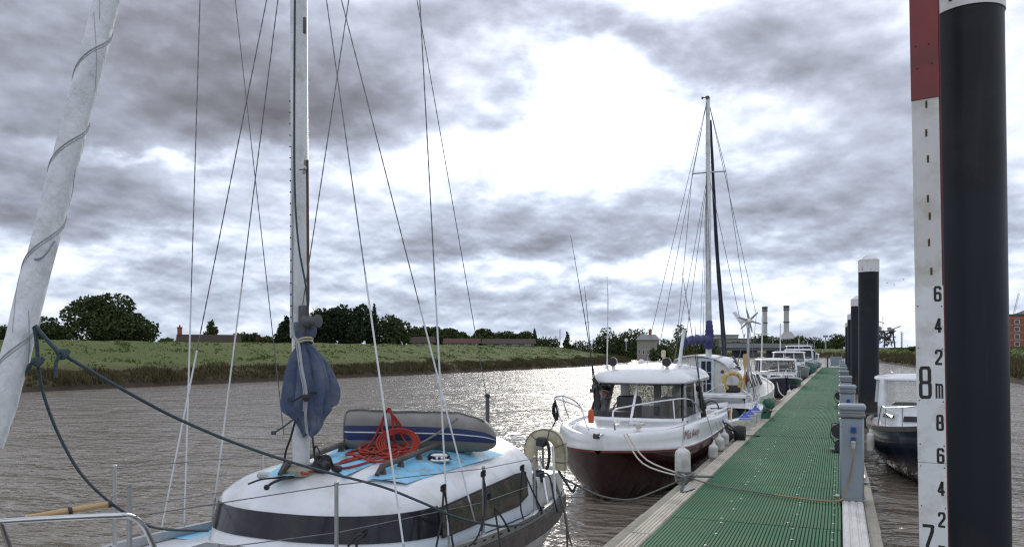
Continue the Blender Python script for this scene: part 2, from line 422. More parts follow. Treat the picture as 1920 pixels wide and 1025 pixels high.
M['blueclo'] = pm('faded_blue_canvas', (.075, .105, .185), (.045, .062, .115), 4, .85, bump=.5, bscale=11, bdist=.03, dirt=(.20, .22, .25), dscale=4, damt=.55)
M['purpclo'] = pm('blue_violet_canvas', (.045, .046, .16), (.034, .035, .115), 4, .8, bump=.4, bscale=10, bdist=.03)
M['rope_blue'] = pm('weathered_blue_rope', (.035, .060, .075), (.06, .085, .10), 60, .9, bump=.8, bscale=90)
M['rope_black'] = pm('black_rope', (.018, .018, .022), (.04, .04, .045), 60, .9, bump=.8, bscale=90)
M['rope_white'] = pm('white_rope', (.66, .62, .54), (.48, .44, .37), 60, .9, bump=.8, bscale=90)
M['rope_red'] = pm('orange_red_rope', (.38, .042, .022), (.26, .030, .017), 40, .8, bump=.6, bscale=90)
M['rope_grey'] = pm('grey_rope', (.20, .20, .18), (.13, .13, .12), 60, .9, bump=.8, bscale=90)
M['cable_y'] = pm('ochre_cable', (.32, .21, .07), (.24, .16, .06), 20, .6)
M['dinghy'] = pm('grey_dinghy_fabric', (.23, .225, .21), (.165, .16, .15), 3, .65, bump=.25, bscale=7, bdist=.02, dirt=(.14, .13, .11), dscale=4, damt=.55)
M['dinghyblue'] = pm('navy_dinghy_band', (.014, .030, .115), (.011, .024, .09), 5, .5)
M['buoy'] = pm('stained_cream_buoy', (.56, .52, .38), (.47, .43, .29), 6, .6, bump=.2, dirt=(.22, .18, .09), dscale=7, damt=.6)
M['buoyyel'] = pm('ochre_lifebuoy', (.50, .35, .075), (.40, .28, .06), 6, .6, bump=.2, dirt=(.2, .14, .05), dscale=7, damt=.4)
M['wood'] = pm('varnished_pole', (.52, .36, .16), (.42, .28, .12), 6, .4, stretch=(1, 1, 1), bump=.1)
M['deckwood'] = pm('weathered_pale_timber', (.56, .51, .42), (.42, .38, .31), 7, .85, stretch=(6, .5, 6), bump=.5, bscale=10, bdist=.006, dirt=(.20, .19, .14), dscale=1.7, damt=.6, rnd=.09, coords='World')
M['railwood'] = pm('grey_weathered_teak', (.11, .095, .08), (.06, .052, .045), 9, .8, stretch=(1, 1, 1), bump=.3)
M['waling'] = pm('dark_weathered_timber', (.34, .31, .25), (.24, .22, .175), 7, .9, stretch=(6, .4, 6), bump=.6, bscale=10, bdist=.008, dirt=(.11, .12, .07), dscale=1.6, damt=.6, rnd=.08, coords='World')
M['whiteboard'] = pm('bleached_white_timber', (.58, .57, .55), (.46, .45, .43), 7, .8, stretch=(6, .5, 6), bump=.4, bscale=10, bdist=.006, dirt=(.28, .27, .23), dscale=1.9, damt=.55, rnd=.06, coords='World')
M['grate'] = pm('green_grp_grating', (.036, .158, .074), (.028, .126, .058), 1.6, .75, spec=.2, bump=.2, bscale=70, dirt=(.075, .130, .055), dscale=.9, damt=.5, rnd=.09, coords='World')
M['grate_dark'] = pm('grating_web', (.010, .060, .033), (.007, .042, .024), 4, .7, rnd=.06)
M['pedestal'] = pm('grey_blue_pedestal', (.265, .31, .345), (.235, .275, .31), 3, .38, dirt=(.19, .23, .25), dscale=3, damt=.4)
M['pedcap'] = pm('pedestal_grey_cap', (.20, .205, .21), (.15, .155, .16), 6, .5, dirt=(.3, .3, .28), dscale=5, damt=.3)
M['socket'] = pm('blue_socket', (.03, .10, .42), (.025, .08, .33), 6, .35)
M['fender'] = pm('grubby_white_fender', (.60, .60, .57), (.50, .50, .46), 5, .5, dirt=(.26, .25, .20), dscale=6, damt=.6)
M['fblue'] = pm('fender_blue_end', (.05, .09, .40), (.04, .07, .3), 6, .45)
M['fgreen'] = pm('green_buoy_fender', (.025, .17, .10), (.02, .12, .075), 4, .5, dirt=(.04, .06, .03), dscale=5, damt=.5)
M['chrome'] = pm('lamp_reflector', (.75, .76, .78), (.6, .6, .62), 12, .08, metal=1.0)
M['lens'] = pm('lamp_lens', (.10, .11, .13), (.3, .32, .34), 22, .08)
M['orange'] = pm('orange_red_cover', (.55, .095, .03), (.42, .07, .025), 6, .5)
M['pblue'] = pm('pale_blue_joinery', (.50, .62, .70), (.42, .54, .62), 5, .5)
M['beige'] = pm('beige_upholstery', (.46, .42, .36), (.36, .33, .28), 6, .8)
M['grey'] = pm('mid_grey_paint', (.30, .31, .32), (.24, .25, .26), 5, .5, dirt=(.18, .17, .15), dscale=4, damt=.4)
M['greyhull'] = pm('grey_hull', (.24, .25, .26), (.19, .20, .21), 3, .35, coat=.3, dirt=(.13, .12, .10), dscale=4, damt=.5)
M['tealhull'] = pm('teal_hull', (.06, .17, .18), (.05, .13, .14), 3, .35, coat=.3)
M['canvas'] = pm('grey_canvas_cover', (.30, .31, .34), (.24, .25, .28), 4, .85, bump=.3, bdist=.02)
M['bark'] = pm('bark', (.07, .055, .04), (.045, .036, .028), 8, .9, stretch=(1, 1, .3), bump=.5)
M['roofred'] = pm('red_brown_roof', (.080, .034, .026), (.058, .027, .021), 3, .95, bump=.3, spec=.1)
M['roofbrown'] = pm('brown_roof', (.050, .036, .029), (.038, .028, .023), 3, .95, bump=.3, spec=.1)
M['roofslate'] = pm('slate_roof', (.17, .17, .17), (.13, .13, .135), 3, .8)
M['render'] = pm('pale_render', (.30, .285, .245), (.25, .235, .20), 2, .9, spec=.2, dirt=(.17, .16, .14), dscale=.8)
M['brickwall'] = pm('red_brick', (.30, .105, .062), (.235, .082, .05), 1.4, .85, dirt=(.16, .08, .06), dscale=.6, damt=.5)
M['concrete'] = pm('concrete', (.36, .355, .34), (.28, .275, .26), 1.2, .85, bump=.1, dirt=(.17, .165, .15), dscale=.5, damt=.5)
M['stack'] = pm('chimney_concrete', (.50, .49, .47), (.42, .41, .39), .3, .9, spec=.2)
M['bridge'] = pm('bridge_parapet', (.22, .25, .245), (.17, .19, .19), 1.2, .75)
M['darksteel'] = pm('dark_steelwork', (.055, .06, .065), (.09, .095, .10), 1.5, .6)
M['window'] = pm('window_glass', (.03, .035, .045), (.05, .055, .065), 2, .12)

# ================================================================ ground, river
def ground_mat():
    m = bpy.data.materials.new('river_bank_turf'); m.use_nodes = True
    t = m.node_tree; n = t.nodes; L = t.links.new; b = n['Principled BSDF']
    g = n.new('ShaderNodeNewGeometry'); s = n.new('ShaderNodeSeparateXYZ'); L(g.outputs['Position'], s.inputs[0])
    def nz(sc, d=6):
        q = n.new('ShaderNodeTexNoise'); q.inputs['Scale'].default_value = sc; q.inputs['Detail'].default_value = d; q.inputs['Roughness'].default_value = .6
        L(g.outputs['Position'], q.inputs['Vector']); return q.outputs[0]
    def mix(f, a, c):
        q = n.new('ShaderNodeMix'); q.data_type = 'RGBA'; L(f, q.inputs[0])
        for i, x in ((6, a), (7, c)):
            if isinstance(x, tuple): q.inputs[i].default_value = (*x, 1)
            else: L(x, q.inputs[i])
        return q.outputs[2]
    def mr(x, lo, hi):
        q = n.new('ShaderNodeMapRange'); L(x, q.inputs[0]); q.inputs[1].default_value = lo; q.inputs[2].default_value = hi; return q.outputs[0]
    a = n.new('ShaderNodeMath'); a.operation = 'MULTIPLY_ADD'; L(nz(.35), a.inputs[0]); a.inputs[1].default_value = 1.1; L(s.outputs[2], a.inputs[2])
    green = mix(mr(nz(.10, 8), .35, .65), (.066, .104, .022), (.094, .120, .034))
    green = mix(mr(nz(.8, 6), .42, .68), green, (.100, .108, .040))
    reed = mix(mr(nz(.6), .35, .65), (.100, .085, .044), (.064, .058, .028))
    mud = mix(mr(nz(1.2), .3, .7), (.060, .046, .034), (.040, .032, .024))
    c = mix(mr(a.outputs[0], .75, 1.15), mud, reed); c = mix(mr(a.outputs[0], 1.45, 1.9), c, green)
    L(c, b.inputs['Base Color']); b.inputs['Roughness'].default_value = .95; b.inputs['Specular IOR Level'].default_value = .15
    bp = n.new('ShaderNodeBump'); bp.inputs['Distance'].default_value = .16; bp.inputs['Strength'].default_value = .7; L(nz(2.2, 7), bp.inputs['Height']); L(bp.outputs[0], b.inputs['Normal'])
    return m
LEFT = [(-46, -400), (-44, -60), (-41, 10), (-40, 28), (-37.5, 47), (-34, 80), (-32.5, 105), (-34, 135), (-39, 160), (-54, 185), (-92, 205), (-200, 225), (-900, 260)]
RIGHT = [(14, -400), (12, -60), (11, 30), (10.8, 64), (9.6, 100), (8.4, 131), (5, 190), (-1, 250), (-12, 274), (-30, 288), (-92, 302), (-300, 330), (-900, 370)]
def seg_dist(P, line):
    best = np.full(len(P), 1e9)
    for (x0, y0), (x1, y1) in zip(line[:-1], line[1:]):
        a = np.array([x0, y0]); d = np.array([x1 - x0, y1 - y0]); t = np.clip(((P - a) @ d) / (d @ d), 0, 1)
        best = np.minimum(best, np.linalg.norm(P - (a + t[:, None] * d), axis=1))
    return best
RIVER = np.array(LEFT + RIGHT[::-1], float)
def inside(P):
    r = np.zeros(len(P), bool); n = len(RIVER); j = n - 1
    for i in range(n):
        xi, yi = RIVER[i]; xj, yj = RIVER[j]
        with np.errstate(divide='ignore', invalid='ignore'):
            c = ((yi > P[:, 1]) != (yj > P[:, 1])) & (P[:, 0] < (xj - xi) * (P[:, 1] - yi) / (yj - yi) + xi)
        r ^= c; j = i
    return r
def bank_height(P):
    dl, dr = seg_dist(P, LEFT), seg_dist(P, RIGHT); d = np.minimum(dl, dr); ins = inside(P)
    wob = .35 * np.sin(P[:, 0] * .9 + P[:, 1] * .63) * np.sin(P[:, 1] * .41) + .25 * np.sin(P[:, 1] * 1.7 + P[:, 0] * .5)
    d = d + wob * np.clip(d, 0, 1) * .8
    left = np.interp(d, [0, .6, 1.5, 3.2, 5, 9, 15, 19, 26, 60], [-.05, .42, .75, 1.05, 1.3, 1.95, 2.85, 2.98, 2.8, 2.7])
    right = np.interp(d, [0, .6, 1.5, 4, 8, 14, 20, 30, 60], [-.05, .35, .6, 1.0, 1.5, 2.2, 2.6, 2.7, 2.8])
    h = np.where(dl <= dr, left, right)
    lump = (.05 * np.sin(P[:, 0] * 1.3 + 2 * np.sin(P[:, 1] * .37)) + .05 * np.sin(P[:, 1] * .9 + 1.7 * np.sin(P[:, 0] * .5)))
    h = h + lump * np.clip(d / 3, 0, 1)
    return np.where(ins, -np.minimum(d * .5, 1.6) - .05, h)
def axis(lo, hi, step, far, grow=1.22):
    a = list(np.arange(lo, hi + 1e-6, step)); s = step
    while a[-1] < far: s *= grow; a.append(a[-1] + s)
    s = step
    while a[0] > -far: s *= grow; a.insert(0, a[0] - s)
    return np.array(a)
gx, gy = axis(-72, 34, .9, 5000), axis(-4, 310, 1.2, 6000)
GX, GY = np.meshgrid(gx, gy, indexing='ij'); P = np.stack([GX.ravel(), GY.ravel()], 1)
H = bank_height(P)
nx_, ny_ = len(gx), len(gy); I = np.arange(nx_ * ny_).reshape(nx_, ny_)
F = np.stack([I[:-1, :-1].ravel(), I[1:, :-1].ravel(), I[1:, 1:].ravel(), I[:-1, 1:].ravel()], 1)
g = link('ground', raw('ground', np.column_stack([P, H]), F, ground_mat(), True)); g['kind'] = 'structure'

def water_mat():
    m = bpy.data.materials.new('muddy_river_water'); m.use_nodes = True
    t = m.node_tree; n = t.nodes; L = t.links.new; b = n['Principled BSDF']
    g = n.new('ShaderNodeNewGeometry')
    def nz(sc, st, d=4, ro=.55, w=0.0):
        mp = n.new('ShaderNodeMapping'); mp.inputs['Scale'].default_value = st; mp.inputs['Rotation'].default_value = (0, 0, w); L(g.outputs['Position'], mp.inputs[0])
        q = n.new('ShaderNodeTexNoise'); q.inputs['Scale'].default_value = sc; q.inputs['Detail'].default_value = d; q.inputs['Roughness'].default_value = ro
        q.inputs['Distortion'].default_value = .4
        L(mp.outputs[0], q.inputs['Vector']); return q.outputs[0]
    def mth(op, a, c):
        q = n.new('ShaderNodeMath'); q.operation = op
        for i, x in enumerate((a, c)):
            if isinstance(x, (int, float)): q.inputs[i].default_value = x
            else: L(x, q.inputs[i])
        return q.outputs[0]
    a = nz(1.5, (1.0, 1.9, 1), 3, .5, -.35)
    c = nz(5.0, (1, 1.7, 1), 2, .5, -.2)
    e = nz(.25, (1, 1, 1), 3)
    a0 = nz(.42, (1.0, 2.3, 1), 3, .5, -.30)
    h = mth('ADD', mth('ADD', mth('MULTIPLY', a, 1.0), mth('MULTIPLY', c, .26)), mth('MULTIPLY', a0, 1.5))
    calm = n.new('ShaderNodeMapRange'); L(e, calm.inputs[0]); calm.inputs[1].default_value = .3; calm.inputs[2].default_value = .7; calm.inputs[3].default_value = .65; calm.inputs[4].default_value = 1.15
    h = mth('MULTIPLY', h, calm.outputs[0])
    bp = n.new('ShaderNodeBump'); bp.inputs['Strength'].default_value = 1.0; bp.inputs['Distance'].default_value = .21
    L(h, bp.inputs['Height']); L(bp.outputs[0], b.inputs['Normal'])
    mx = n.new('ShaderNodeMix'); mx.data_type = 'RGBA'; L(e, mx.inputs[0]); mx.inputs[6].default_value = (.225, .188, .146, 1); mx.inputs[7].default_value = (.175, .145, .112, 1)
    L(mx.outputs[2], b.inputs['Base Color'])
    b.inputs['Roughness'].default_value = .11; b.inputs['IOR'].default_value = 1.333; b.inputs['Specular IOR Level'].default_value = .5
    return m
w = MB(); w.poly([(-1200, -420, 0), (60, -420, 0), (60, 420, 0), (-1200, 420, 0)])
w.obj('river_water', water_mat(), smooth=0, kind='structure')

# ================================================================ tufts of grass and reed on the banks (beyond counting)
def tufts(name, n, line, d0, d1, y0, y1, hgt, wid, mat, side, blades=4):
    out = []
    pts = []
    for (xa, ya), (xb, yb) in zip(line[:-1], line[1:]):
        L = math.hypot(xb - xa, yb - ya)
        if max(ya, yb) < y0 or min(ya, yb) > y1 or min(xa, xb) < -150: continue
        pts.append(((xa, ya), (xb, yb), L))
    tot = sum(p[2] for p in pts)
    P = []
    for (a, b, L) in pts:
        k = int(n * L / tot)
        t = rng.random(k); d = d0 + (d1 - d0) * rng.random(k) ** 1.2
        ux, uy = (b[0] - a[0]) / L, (b[1] - a[1]) / L
        P.append(np.stack([a[0] + (b[0] - a[0]) * t + side * uy * d, a[1] + (b[1] - a[1]) * t - side * ux * d], 1))
    P = np.concatenate(P); h = bank_height(P); ok = (h > .25) & (P[:, 1] > y0) & (P[:, 1] < y1); P = P[ok]; h = h[ok]
    m = len(P); base = np.column_stack([P, h - .05])
    clump = .45 + 1.0 * np.clip(np.sin(P[:, 0] * 1.1 + 1.7 * np.sin(P[:, 1] * .7)) * np.sin(P[:, 1] * .53 + P[:, 0] * .31) + .45, .1, 1.2)
    vs, fs = [], []
    for k in range(blades):
        an = rng.random(m) * 2 * PI; ln = (rng.random(m) - .5) * .9; hh = hgt * (.55 + .7 * rng.random(m)) * clump
        dx, dy = np.cos(an), np.sin(an)
        off = (rng.random((m, 2)) - .5) * wid * 2.4
        b = base + np.column_stack([off, np.zeros(m)])
        w_ = wid * .5
        p0 = b + np.column_stack([-dy * w_, dx * w_, np.zeros(m)]); p1 = b + np.column_stack([dy * w_, -dx * w_, np.zeros(m)])
        p2 = b + np.column_stack([dx * ln * hh, dy * ln * hh, hh])
        o = len(vs) * 0
        vs.append(np.stack([p0, p1, p2], 1).reshape(-1, 3))
    vs = np.concatenate(vs); fs = np.arange(len(vs)).reshape(-1, 3)
    o = link(name, raw(name, vs, fs, mat)); o['kind'] = 'stuff'; return o
M['reed'] = pm('dry_reed', (.115, .098, .050), (.066, .060, .028), .5, .95, spec=.1, coords='World')
M['turf'] = pm('rough_grass', (.068, .106, .023), (.090, .118, .033), .4, .95, spec=.1, coords='World')
tufts('reed_bed', 17000, LEFT, .3, 3.0, 12, 230, .30, .09, M['reed'], -1)
tufts('bank_grass', 11000, LEFT, 3.0, 19, 12, 190, .13, .14, M['turf'], -1)
tufts('reed_bed', 7000, RIGHT, .4, 6.5, 30, 330, .55, .14, M['reed'], 1)
tufts('bank_grass', 9000, RIGHT, 5, 24, 30, 290, .24, .20, M['turf'], 1)

# ================================================================ trees
LEAF = {
    'dark': pm('dark_foliage', (.040, .060, .022), (.062, .082, .030), .45, .9, spec=.15, coords='World'),
    'conifer': pm('conifer_foliage', (.022, .038, .019), (.036, .054, .025), .5, .9, spec=.12, coords='World'),
    'mid': pm('mid_green_foliage', (.046, .074, .022), (.070, .096, .032), .4, .9, spec=.15, coords='World'),
    'pale': pm('pale_green_foliage', (.085, .110, .034), (.120, .125, .045), .4, .9, spec=.15, coords='World'),
    'rusty': pm('orange_foliage', (.16, .085, .03), (.10, .075, .03), .4, .9, spec=.15, coords='World'),
}
def crown_mesh(w, h, base, n, leaf, shape, mat, seed):
    r = np.random.default_rng(seed)
    lobes = []
    nl = 5 if shape == 'bush' else 16 if shape == 'round' else 15 if shape == 'hedge' else 13
    for i in range(nl):
        if shape == 'cone':
            z = (i + .5) / nl; rad = (1 - z) ** .8 * .44 + .05; a = r.random() * 2 * PI
            lobes.append((math.cos(a) * w * rad * .45, math.sin(a) * w * rad * .45, base + z * (h - base), w * rad * .85, (h - base) * .14))
        elif shape == 'hedge':
            x = (i + .5) / nl - .5; hh = (h - base) * (.78 + .22 * r.random())
            lobes.append((x * w * .92, (r.random() - .5) * w * .12, base + hh * .45, w * .075 + .6, hh * .55))
        else:
            a = r.random() * 2 * PI; q = r.random() ** .5 * .33; z = r.random()
            s = .30 + .12 * r.random()
            top = 1 - .55 * (q / .33) ** 2
            lobes.append((math.cos(a) * w * q, math.sin(a) * w * q, base + (h - base) * (.10 + (top * .80 - .10) * z), w * s * .72, (h - base) * s * .68))
    L = np.array(lobes); vol = (L[:, 3] ** 2 * L[:, 4]) ** .66; vol /= vol.sum()
    k = r.choice(len(L), n, p=vol); d = r.normal(size=(n, 3)); d /= np.linalg.norm(d, axis=1)[:, None]
    rad = .55 + .50 * r.random(n) ** .6
    c = np.column_stack([L[k, 0] + d[:, 0] * rad * L[k, 3], L[k, 1] + d[:, 1] * rad * L[k, 3], L[k, 2] + d[:, 2] * rad * L[k, 4]])
    c = c[c[:, 2] > base * .55 - .2]; n = len(c)
    u = r.normal(size=(n, 3)); u /= np.linalg.norm(u, axis=1)[:, None]; v = np.cross(u, r.normal(size=(n, 3))); v /= np.linalg.norm(v, axis=1)[:, None]
    s = leaf * (.55 + .8 * r.random(n))[:, None]
    q = np.stack([c - u * s * .5, c + v * s * .32, c + u * s * .6, c - v * s * .32], 1).reshape(-1, 3)
    return raw('crown', q, np.arange(4 * n).reshape(-1, 4), mat)
TREE_N = [0]
def tree(name, label, px, base_d, wpx, toppx, shape='round', leaf='dark', n=3000, lsize=.45, group='trees beyond the river bank', z0=None, base=.06):
    p = at(px, 640, base_d); zg = float(bank_height(np.array([[p.x, p.y]]))[0]) if z0 is None else z0
    w = wpx / 1500 * base_d; h = EYE.z + (657 - toppx) / 1500 * base_d - zg
    TREE_N[0] += 1
    t = thing(name, label, 'tree' if 'tree' in name else 'shrub', (p.x, p.y, zg), group, rz=random.random() * .6 - .3)
    cm = crown_mesh(w, h, h * base, n, lsize, shape, LEAF[leaf], TREE_N[0] * 11)
    link('crown', cm, t)
    m = MB(); r0 = max(.10, h * .022)
    if shape != 'hedge':
        m.tube([(0, 0, -.3), (r0 * .4, 0, h * .25), (0, r0 * .5, h * .55), (r0 * .3, 0, h * .8)], [r0 * 1.3, r0, r0 * .6, r0 * .2], 8)
        for k in range(5):
            a = k * 1.3 + TREE_N[0]; z = h * (.25 + .1 * k)
            m.tube([(0, 0, z), (math.cos(a) * w * .14, math.sin(a) * w * .14, z + h * .10), (math.cos(a) * w * .27, math.sin(a) * w * .27, z + h * .15)], [r0 * .5, r0 * .32, r0 * .12], 6)
    else:
        for k in range(7):
            x = (k / 6 - .5) * w * .8
            m.tube([(x, 0, -.3), (x + .1, .1, h * .5)], [.12, .06], 6)
    m.obj('trunk', M['bark'], t, local=True, **({'kind': 'stuff'} if shape == 'hedge' else {}))
    return t
T = tree
T('broadleaf_tree', 'big round dark tree on the bank crest beside the furled sail', 200, 92, 152, 543, 'round', 'dark', 12000, .42)
T('broadleaf_tree', 'lower dark tree between the furled sail and the big round tree', 92, 100, 80, 594, 'round', 'dark', 3600, .42)
T('hedge_shrub', 'low dark bush at the picture edge behind the furled sail', 15, 110, 70, 606, 'hedge', 'dark', 2200, .4)
T('hedge_shrub', 'tiny low bush between the big round tree and the brown bungalow', 312, 120, 40, 633, 'hedge', 'dark', 900, .4, base=.05)
T('broadleaf_tree', 'small lone dark tree rising behind the long brown bungalow roof', 397, 150, 38, 602, 'cone', 'dark', 2200, .45, base=.05)
T('hedge_shrub', 'line of low dark bushes left of the orange shrub', 462, 140, 60, 622, 'hedge', 'dark', 2200, .45)
T('hedge_shrub', 'small orange tinted shrub beside the dark conifers', 489, 138, 18, 628, 'bush', 'rusty', 700, .4, base=.05)
T('hedge_shrub', 'pale green shrub left of the dark conifers', 505, 136, 26, 626, 'bush', 'pale', 800, .4, base=.05)
T('conifer_tree', 'dark stepped conifer at the left end of the conifer clump', 536, 118, 46, 596, 'cone', 'conifer', 2600, .42, base=.02)
T('conifer_tree', 'dark conifer just right of the near mast, tallest in the clump', 592, 116, 70, 556, 'round', 'conifer', 6500, .42, base=.02)
T('conifer_tree', 'broad dark conifer second from the near mast', 640, 118, 74, 562, 'round', 'conifer', 6500, .42, base=.02)
T('conifer_tree', 'dark conifer at the right end of the clump with a blunt top', 674, 116, 50, 566, 'round', 'conifer', 4600, .42, base=.02)
T('conifer_tree', 'thin pointed conifer between the dark clump and the open tree', 702, 122, 32, 577, 'cone', 'conifer', 1800, .42, base=.02)
T('broadleaf_tree', 'airy open crowned tree right of the dark conifer clump', 736, 120, 72, 583, 'round', 'dark', 3400, .42, base=.1)
T('hedge_shrub', 'dark hedge row above the red roof behind the shrouds', 800, 150, 84, 611, 'hedge', 'dark', 6000, .5)
T('broadleaf_tree', 'dark tree behind the wide red roof, nearer the mast side', 838, 165, 52, 614, 'round', 'dark', 3600, .5)
T('broadleaf_tree', 'dark tree behind the far end of the wide red roof', 868, 168, 46, 617, 'round', 'dark', 3200, .5)
T('broadleaf_tree', 'dark tree between the two red roofs', 906, 165, 58, 614, 'round', 'dark', 3600, .5)
T('hedge_shrub', 'mixed hedge behind the faded brown roof', 955, 175, 90, 620, 'hedge', 'dark', 5000, .5)
T('poplar_tree', 'slim upright dark tree at the end of the hedge', 1002, 190, 15, 618, 'cone', 'dark', 1100, .5)
T('hedge_shrub', 'low bush between the slim tree and the clear gap', 1024, 200, 44, 630, 'hedge', 'dark', 2200, .5)
T('broadleaf_tree', 'small dark tree left of the far tree clump', 1064, 200, 26, 625, 'cone', 'dark', 1600, .5)
T('hedge_shrub', 'low dark bushes beside the small far tree', 1088, 205, 60, 635, 'hedge', 'dark', 2600, .5)
T('broadleaf_tree', 'rounded dark tree at the left of the far clump', 1134, 215, 54, 614, 'round', 'dark', 4200, .55)
T('broadleaf_tree', 'tall rounded dark tree in the middle of the far clump', 1172, 212, 74, 603, 'round', 'dark', 6500, .55)
T('broadleaf_tree', 'dark tree behind the pale villa', 1206, 225, 56, 606, 'round', 'dark', 4500, .55)
T('broadleaf_tree', 'light green tree right of the pale villa', 1276, 150, 46, 606, 'round', 'pale', 3600, .45)
T('hedge_shrub', 'olive bush beside the light green tree', 1246, 160, 44, 632, 'bush', 'mid', 2000, .45, base=.05)
T('hedge_shrub', 'dark bush left of the pale villa steps', 1225, 170, 24, 642, 'bush', 'dark', 600, .45, base=.05)
T('hedge_shrub', 'olive bush behind the violet sail cover', 1312, 170, 66, 632, 'hedge', 'mid', 3600, .45, base=.05)
FARG = 'trees beyond the bridge'
T('broadleaf_tree', 'bushy far tree at the foot of the first chimney', 1436, 620, 54, 622, 'round', 'dark', 2600, 1.3, FARG, 2.8, .02)
T('broadleaf_tree', 'low far tree between the two chimneys', 1458, 640, 44, 631, 'round', 'dark', 1800, 1.3, FARG, 2.8, .02)
T('broadleaf_tree', 'far tree right of the second chimney', 1494, 620, 40, 626, 'round', 'dark', 2000, 1.3, FARG, 2.8, .02)
T('broadleaf_tree', 'far tree left of the lamp post by the green field', 1534, 420, 56, 630, 'round', 'dark', 3000, .9, FARG, 2.8, .02)
T('broadleaf_tree', 'far tree right of the lamp post, behind the far piles', 1570, 430, 56, 623, 'round', 'dark', 3000, .9, FARG, 2.8, .02)
T('hedge_shrub', 'long dark far hedge behind the bridge', 1390, 480, 90, 640, 'hedge', 'dark', 3600, 1.0, FARG, 2.8)
T('hedge_shrub', 'dark far hedge behind the moored canopy boat', 1504, 470, 56, 641, 'hedge', 'dark', 3000, 1.0, FARG, 2.8)
T('hedge_shrub', 'yellow green shrub on the far bank right of the tall pile', 1716, 190, 26, 648, 'bush', 'pale', 900, .5, 'shrubs on the far bank', None, .05)
T('hedge_shrub', 'low dark shrub line between the jetty crane and the gauge board', 1690, 240, 34, 652, 'hedge', 'dark', 900, .5, 'shrubs on the far bank', None, .05)

# ================================================================ houses beyond the levee
def house(label, px, d, wpx, ridge_y, eave_y, roof, depth=7, walls='render', hip=False, chimney=None, group='houses beyond the river bank', z0=None, nwin=4):
    p = at(px, 640, d); w = wpx / 1500 * d; zr = EYE.z + (657 - ridge_y) / 1500 * d; ze = EYE.z + (657 - eave_y) / 1500 * d
    zg = float(bank_height(np.array([[p.x, p.y]]))[0]) if z0 is None else z0
    t = thing('house', label, 'house', (p.x, p.y, zg), group, rz=YAW - math.atan((px - 960) / 1500))
    h = zr - zg; he = max(ze - zg, h * .35); D = depth / 2
    MB().box((0, 0, he / 2), (w, depth, he)).obj('wall', M[walls], t, local=True, smooth=0)
    o = .35; m = MB(); i = w * .22 if hip else 0
    a = [V(-w / 2 - o, -D - o, he - .05), V(w / 2 + o, -D - o, he - .05), V(w / 2 + o, D + o, he - .05), V(-w / 2 - o, D + o, he - .05), V(-w / 2 - o + i, 0, h), V(w / 2 + o - i, 0, h)]
    m.add(a, [(0, 1, 5, 4), (2, 3, 4, 5), (1, 2, 5), (3, 0, 4), (0, 3, 2, 1)])
    r = m.obj('roof', M[roof], t, local=True, smooth=0)
    if chimney is not None:
        c = MB(); c.box((chimney * w / 2, .3, h + .25), (.7, .7, 1.6)); c.box((chimney * w / 2, .3, h + 1.1), (.85, .85, .15)); c.lathe([(.14, 1.15 + h), (.12, 1.5 + h)], (chimney * w / 2, .3, 0), 8)
        c.obj('chimney', M['brickwall'], r, local=True)
    for k in range(nwin):
        x = (k + .5) / nwin * w - w / 2; z = he * .56; hh = min(1.2, he * .5); ww = min(1.3, w / nwin * .5)
        f = MB(); f.box((x, -D - .03, z), (ww, .06, hh)); fo = f.obj('window', M['white'], t, local=True, smooth=0)
        MB().box((x, -D - .065, z), (ww - .16, .02, hh - .16)).obj('pane', M['window'], fo, local=True, smooth=0)
    return t
house('long low brown roofed bungalow on the bank crest by the lone small tree', 392, 128, 104, 627, 641, 'roofbrown', 8, 'brickwall', chimney=-.98)
house('red roofed house seen behind the tall shrouds', 792, 128, 40, 631, 642, 'roofbrown', 7)
house('wide bright red roofed house behind the bank', 866, 132, 62, 634, 643, 'roofred', 7)
house('house with a faded reddish brown roof beside the mixed hedge', 954, 140, 92, 635, 645, 'roofbrown', 8)
house('pale two storey villa with a hip roof beside the far tree clump', 1215, 190, 40, 627, 637, 'roofslate', 9, hip=True, nwin=5, chimney=.2)
# small white lantern post by the villa
t = thing('lantern_post', 'small white lamp post on the grass left of the villa', 'lamp post', tuple(at_Y(1174, 652, 150)))
m = MB(); m.tube([(0, 0, -.6), (0, 0, 1.1)], .05, 8); m.obj('post', M['white'], t, local=True)
m = MB(); m.lathe([(.12, 1.1), (.32, 1.25), (.32, 1.6), (.2, 1.75), (.04, 1.85)], (0, 0, 0), 10); m.obj('lamp', M['white'], t, local=True)

# ================================================================ power station, bridge, far buildings
def chimney(label, px, top, wpx, d):
    p = at(px, 640, d); zt = EYE.z + (657 - top) / 1500 * d - 2.8; r = wpx / 3000 * d
    t = thing('power_station_chimney', label, 'chimney', (p.x, p.y, 2.8), 'power station chimneys')
    MB().lathe([(r * 1.5, 0), (r * 1.1, zt * .18), (r, zt * .3), (r, zt)], (0, 0, 0), 24).obj('shaft', M['stack'], t, local=True)
    for z in (.30, .62, .90): MB().lathe([(r * 1.22, zt * z), (r * 1.22, zt * z + 1.6)], (0, 0, 0), 24).obj('platform', M['darksteel'], t, local=True)
    MB().lathe([(r * 1.12, zt - 4), (r * 1.16, zt + .2), (r * .9, zt + .25)], (0, 0, 0), 24).obj('rim', M['darksteel'], t, local=True)
chimney('tall concrete chimney, the farther from the piles of the two', 1434, 575, 9, 1250)
chimney('tall concrete chimney, the nearer to the piles of the two', 1474.5, 573, 9.5, 1230)
t = thing('boiler_house', 'grey steel boiler structure at the foot of the chimney nearer the piles', 'power station', tuple(at(1477, 655.5, 1150)))
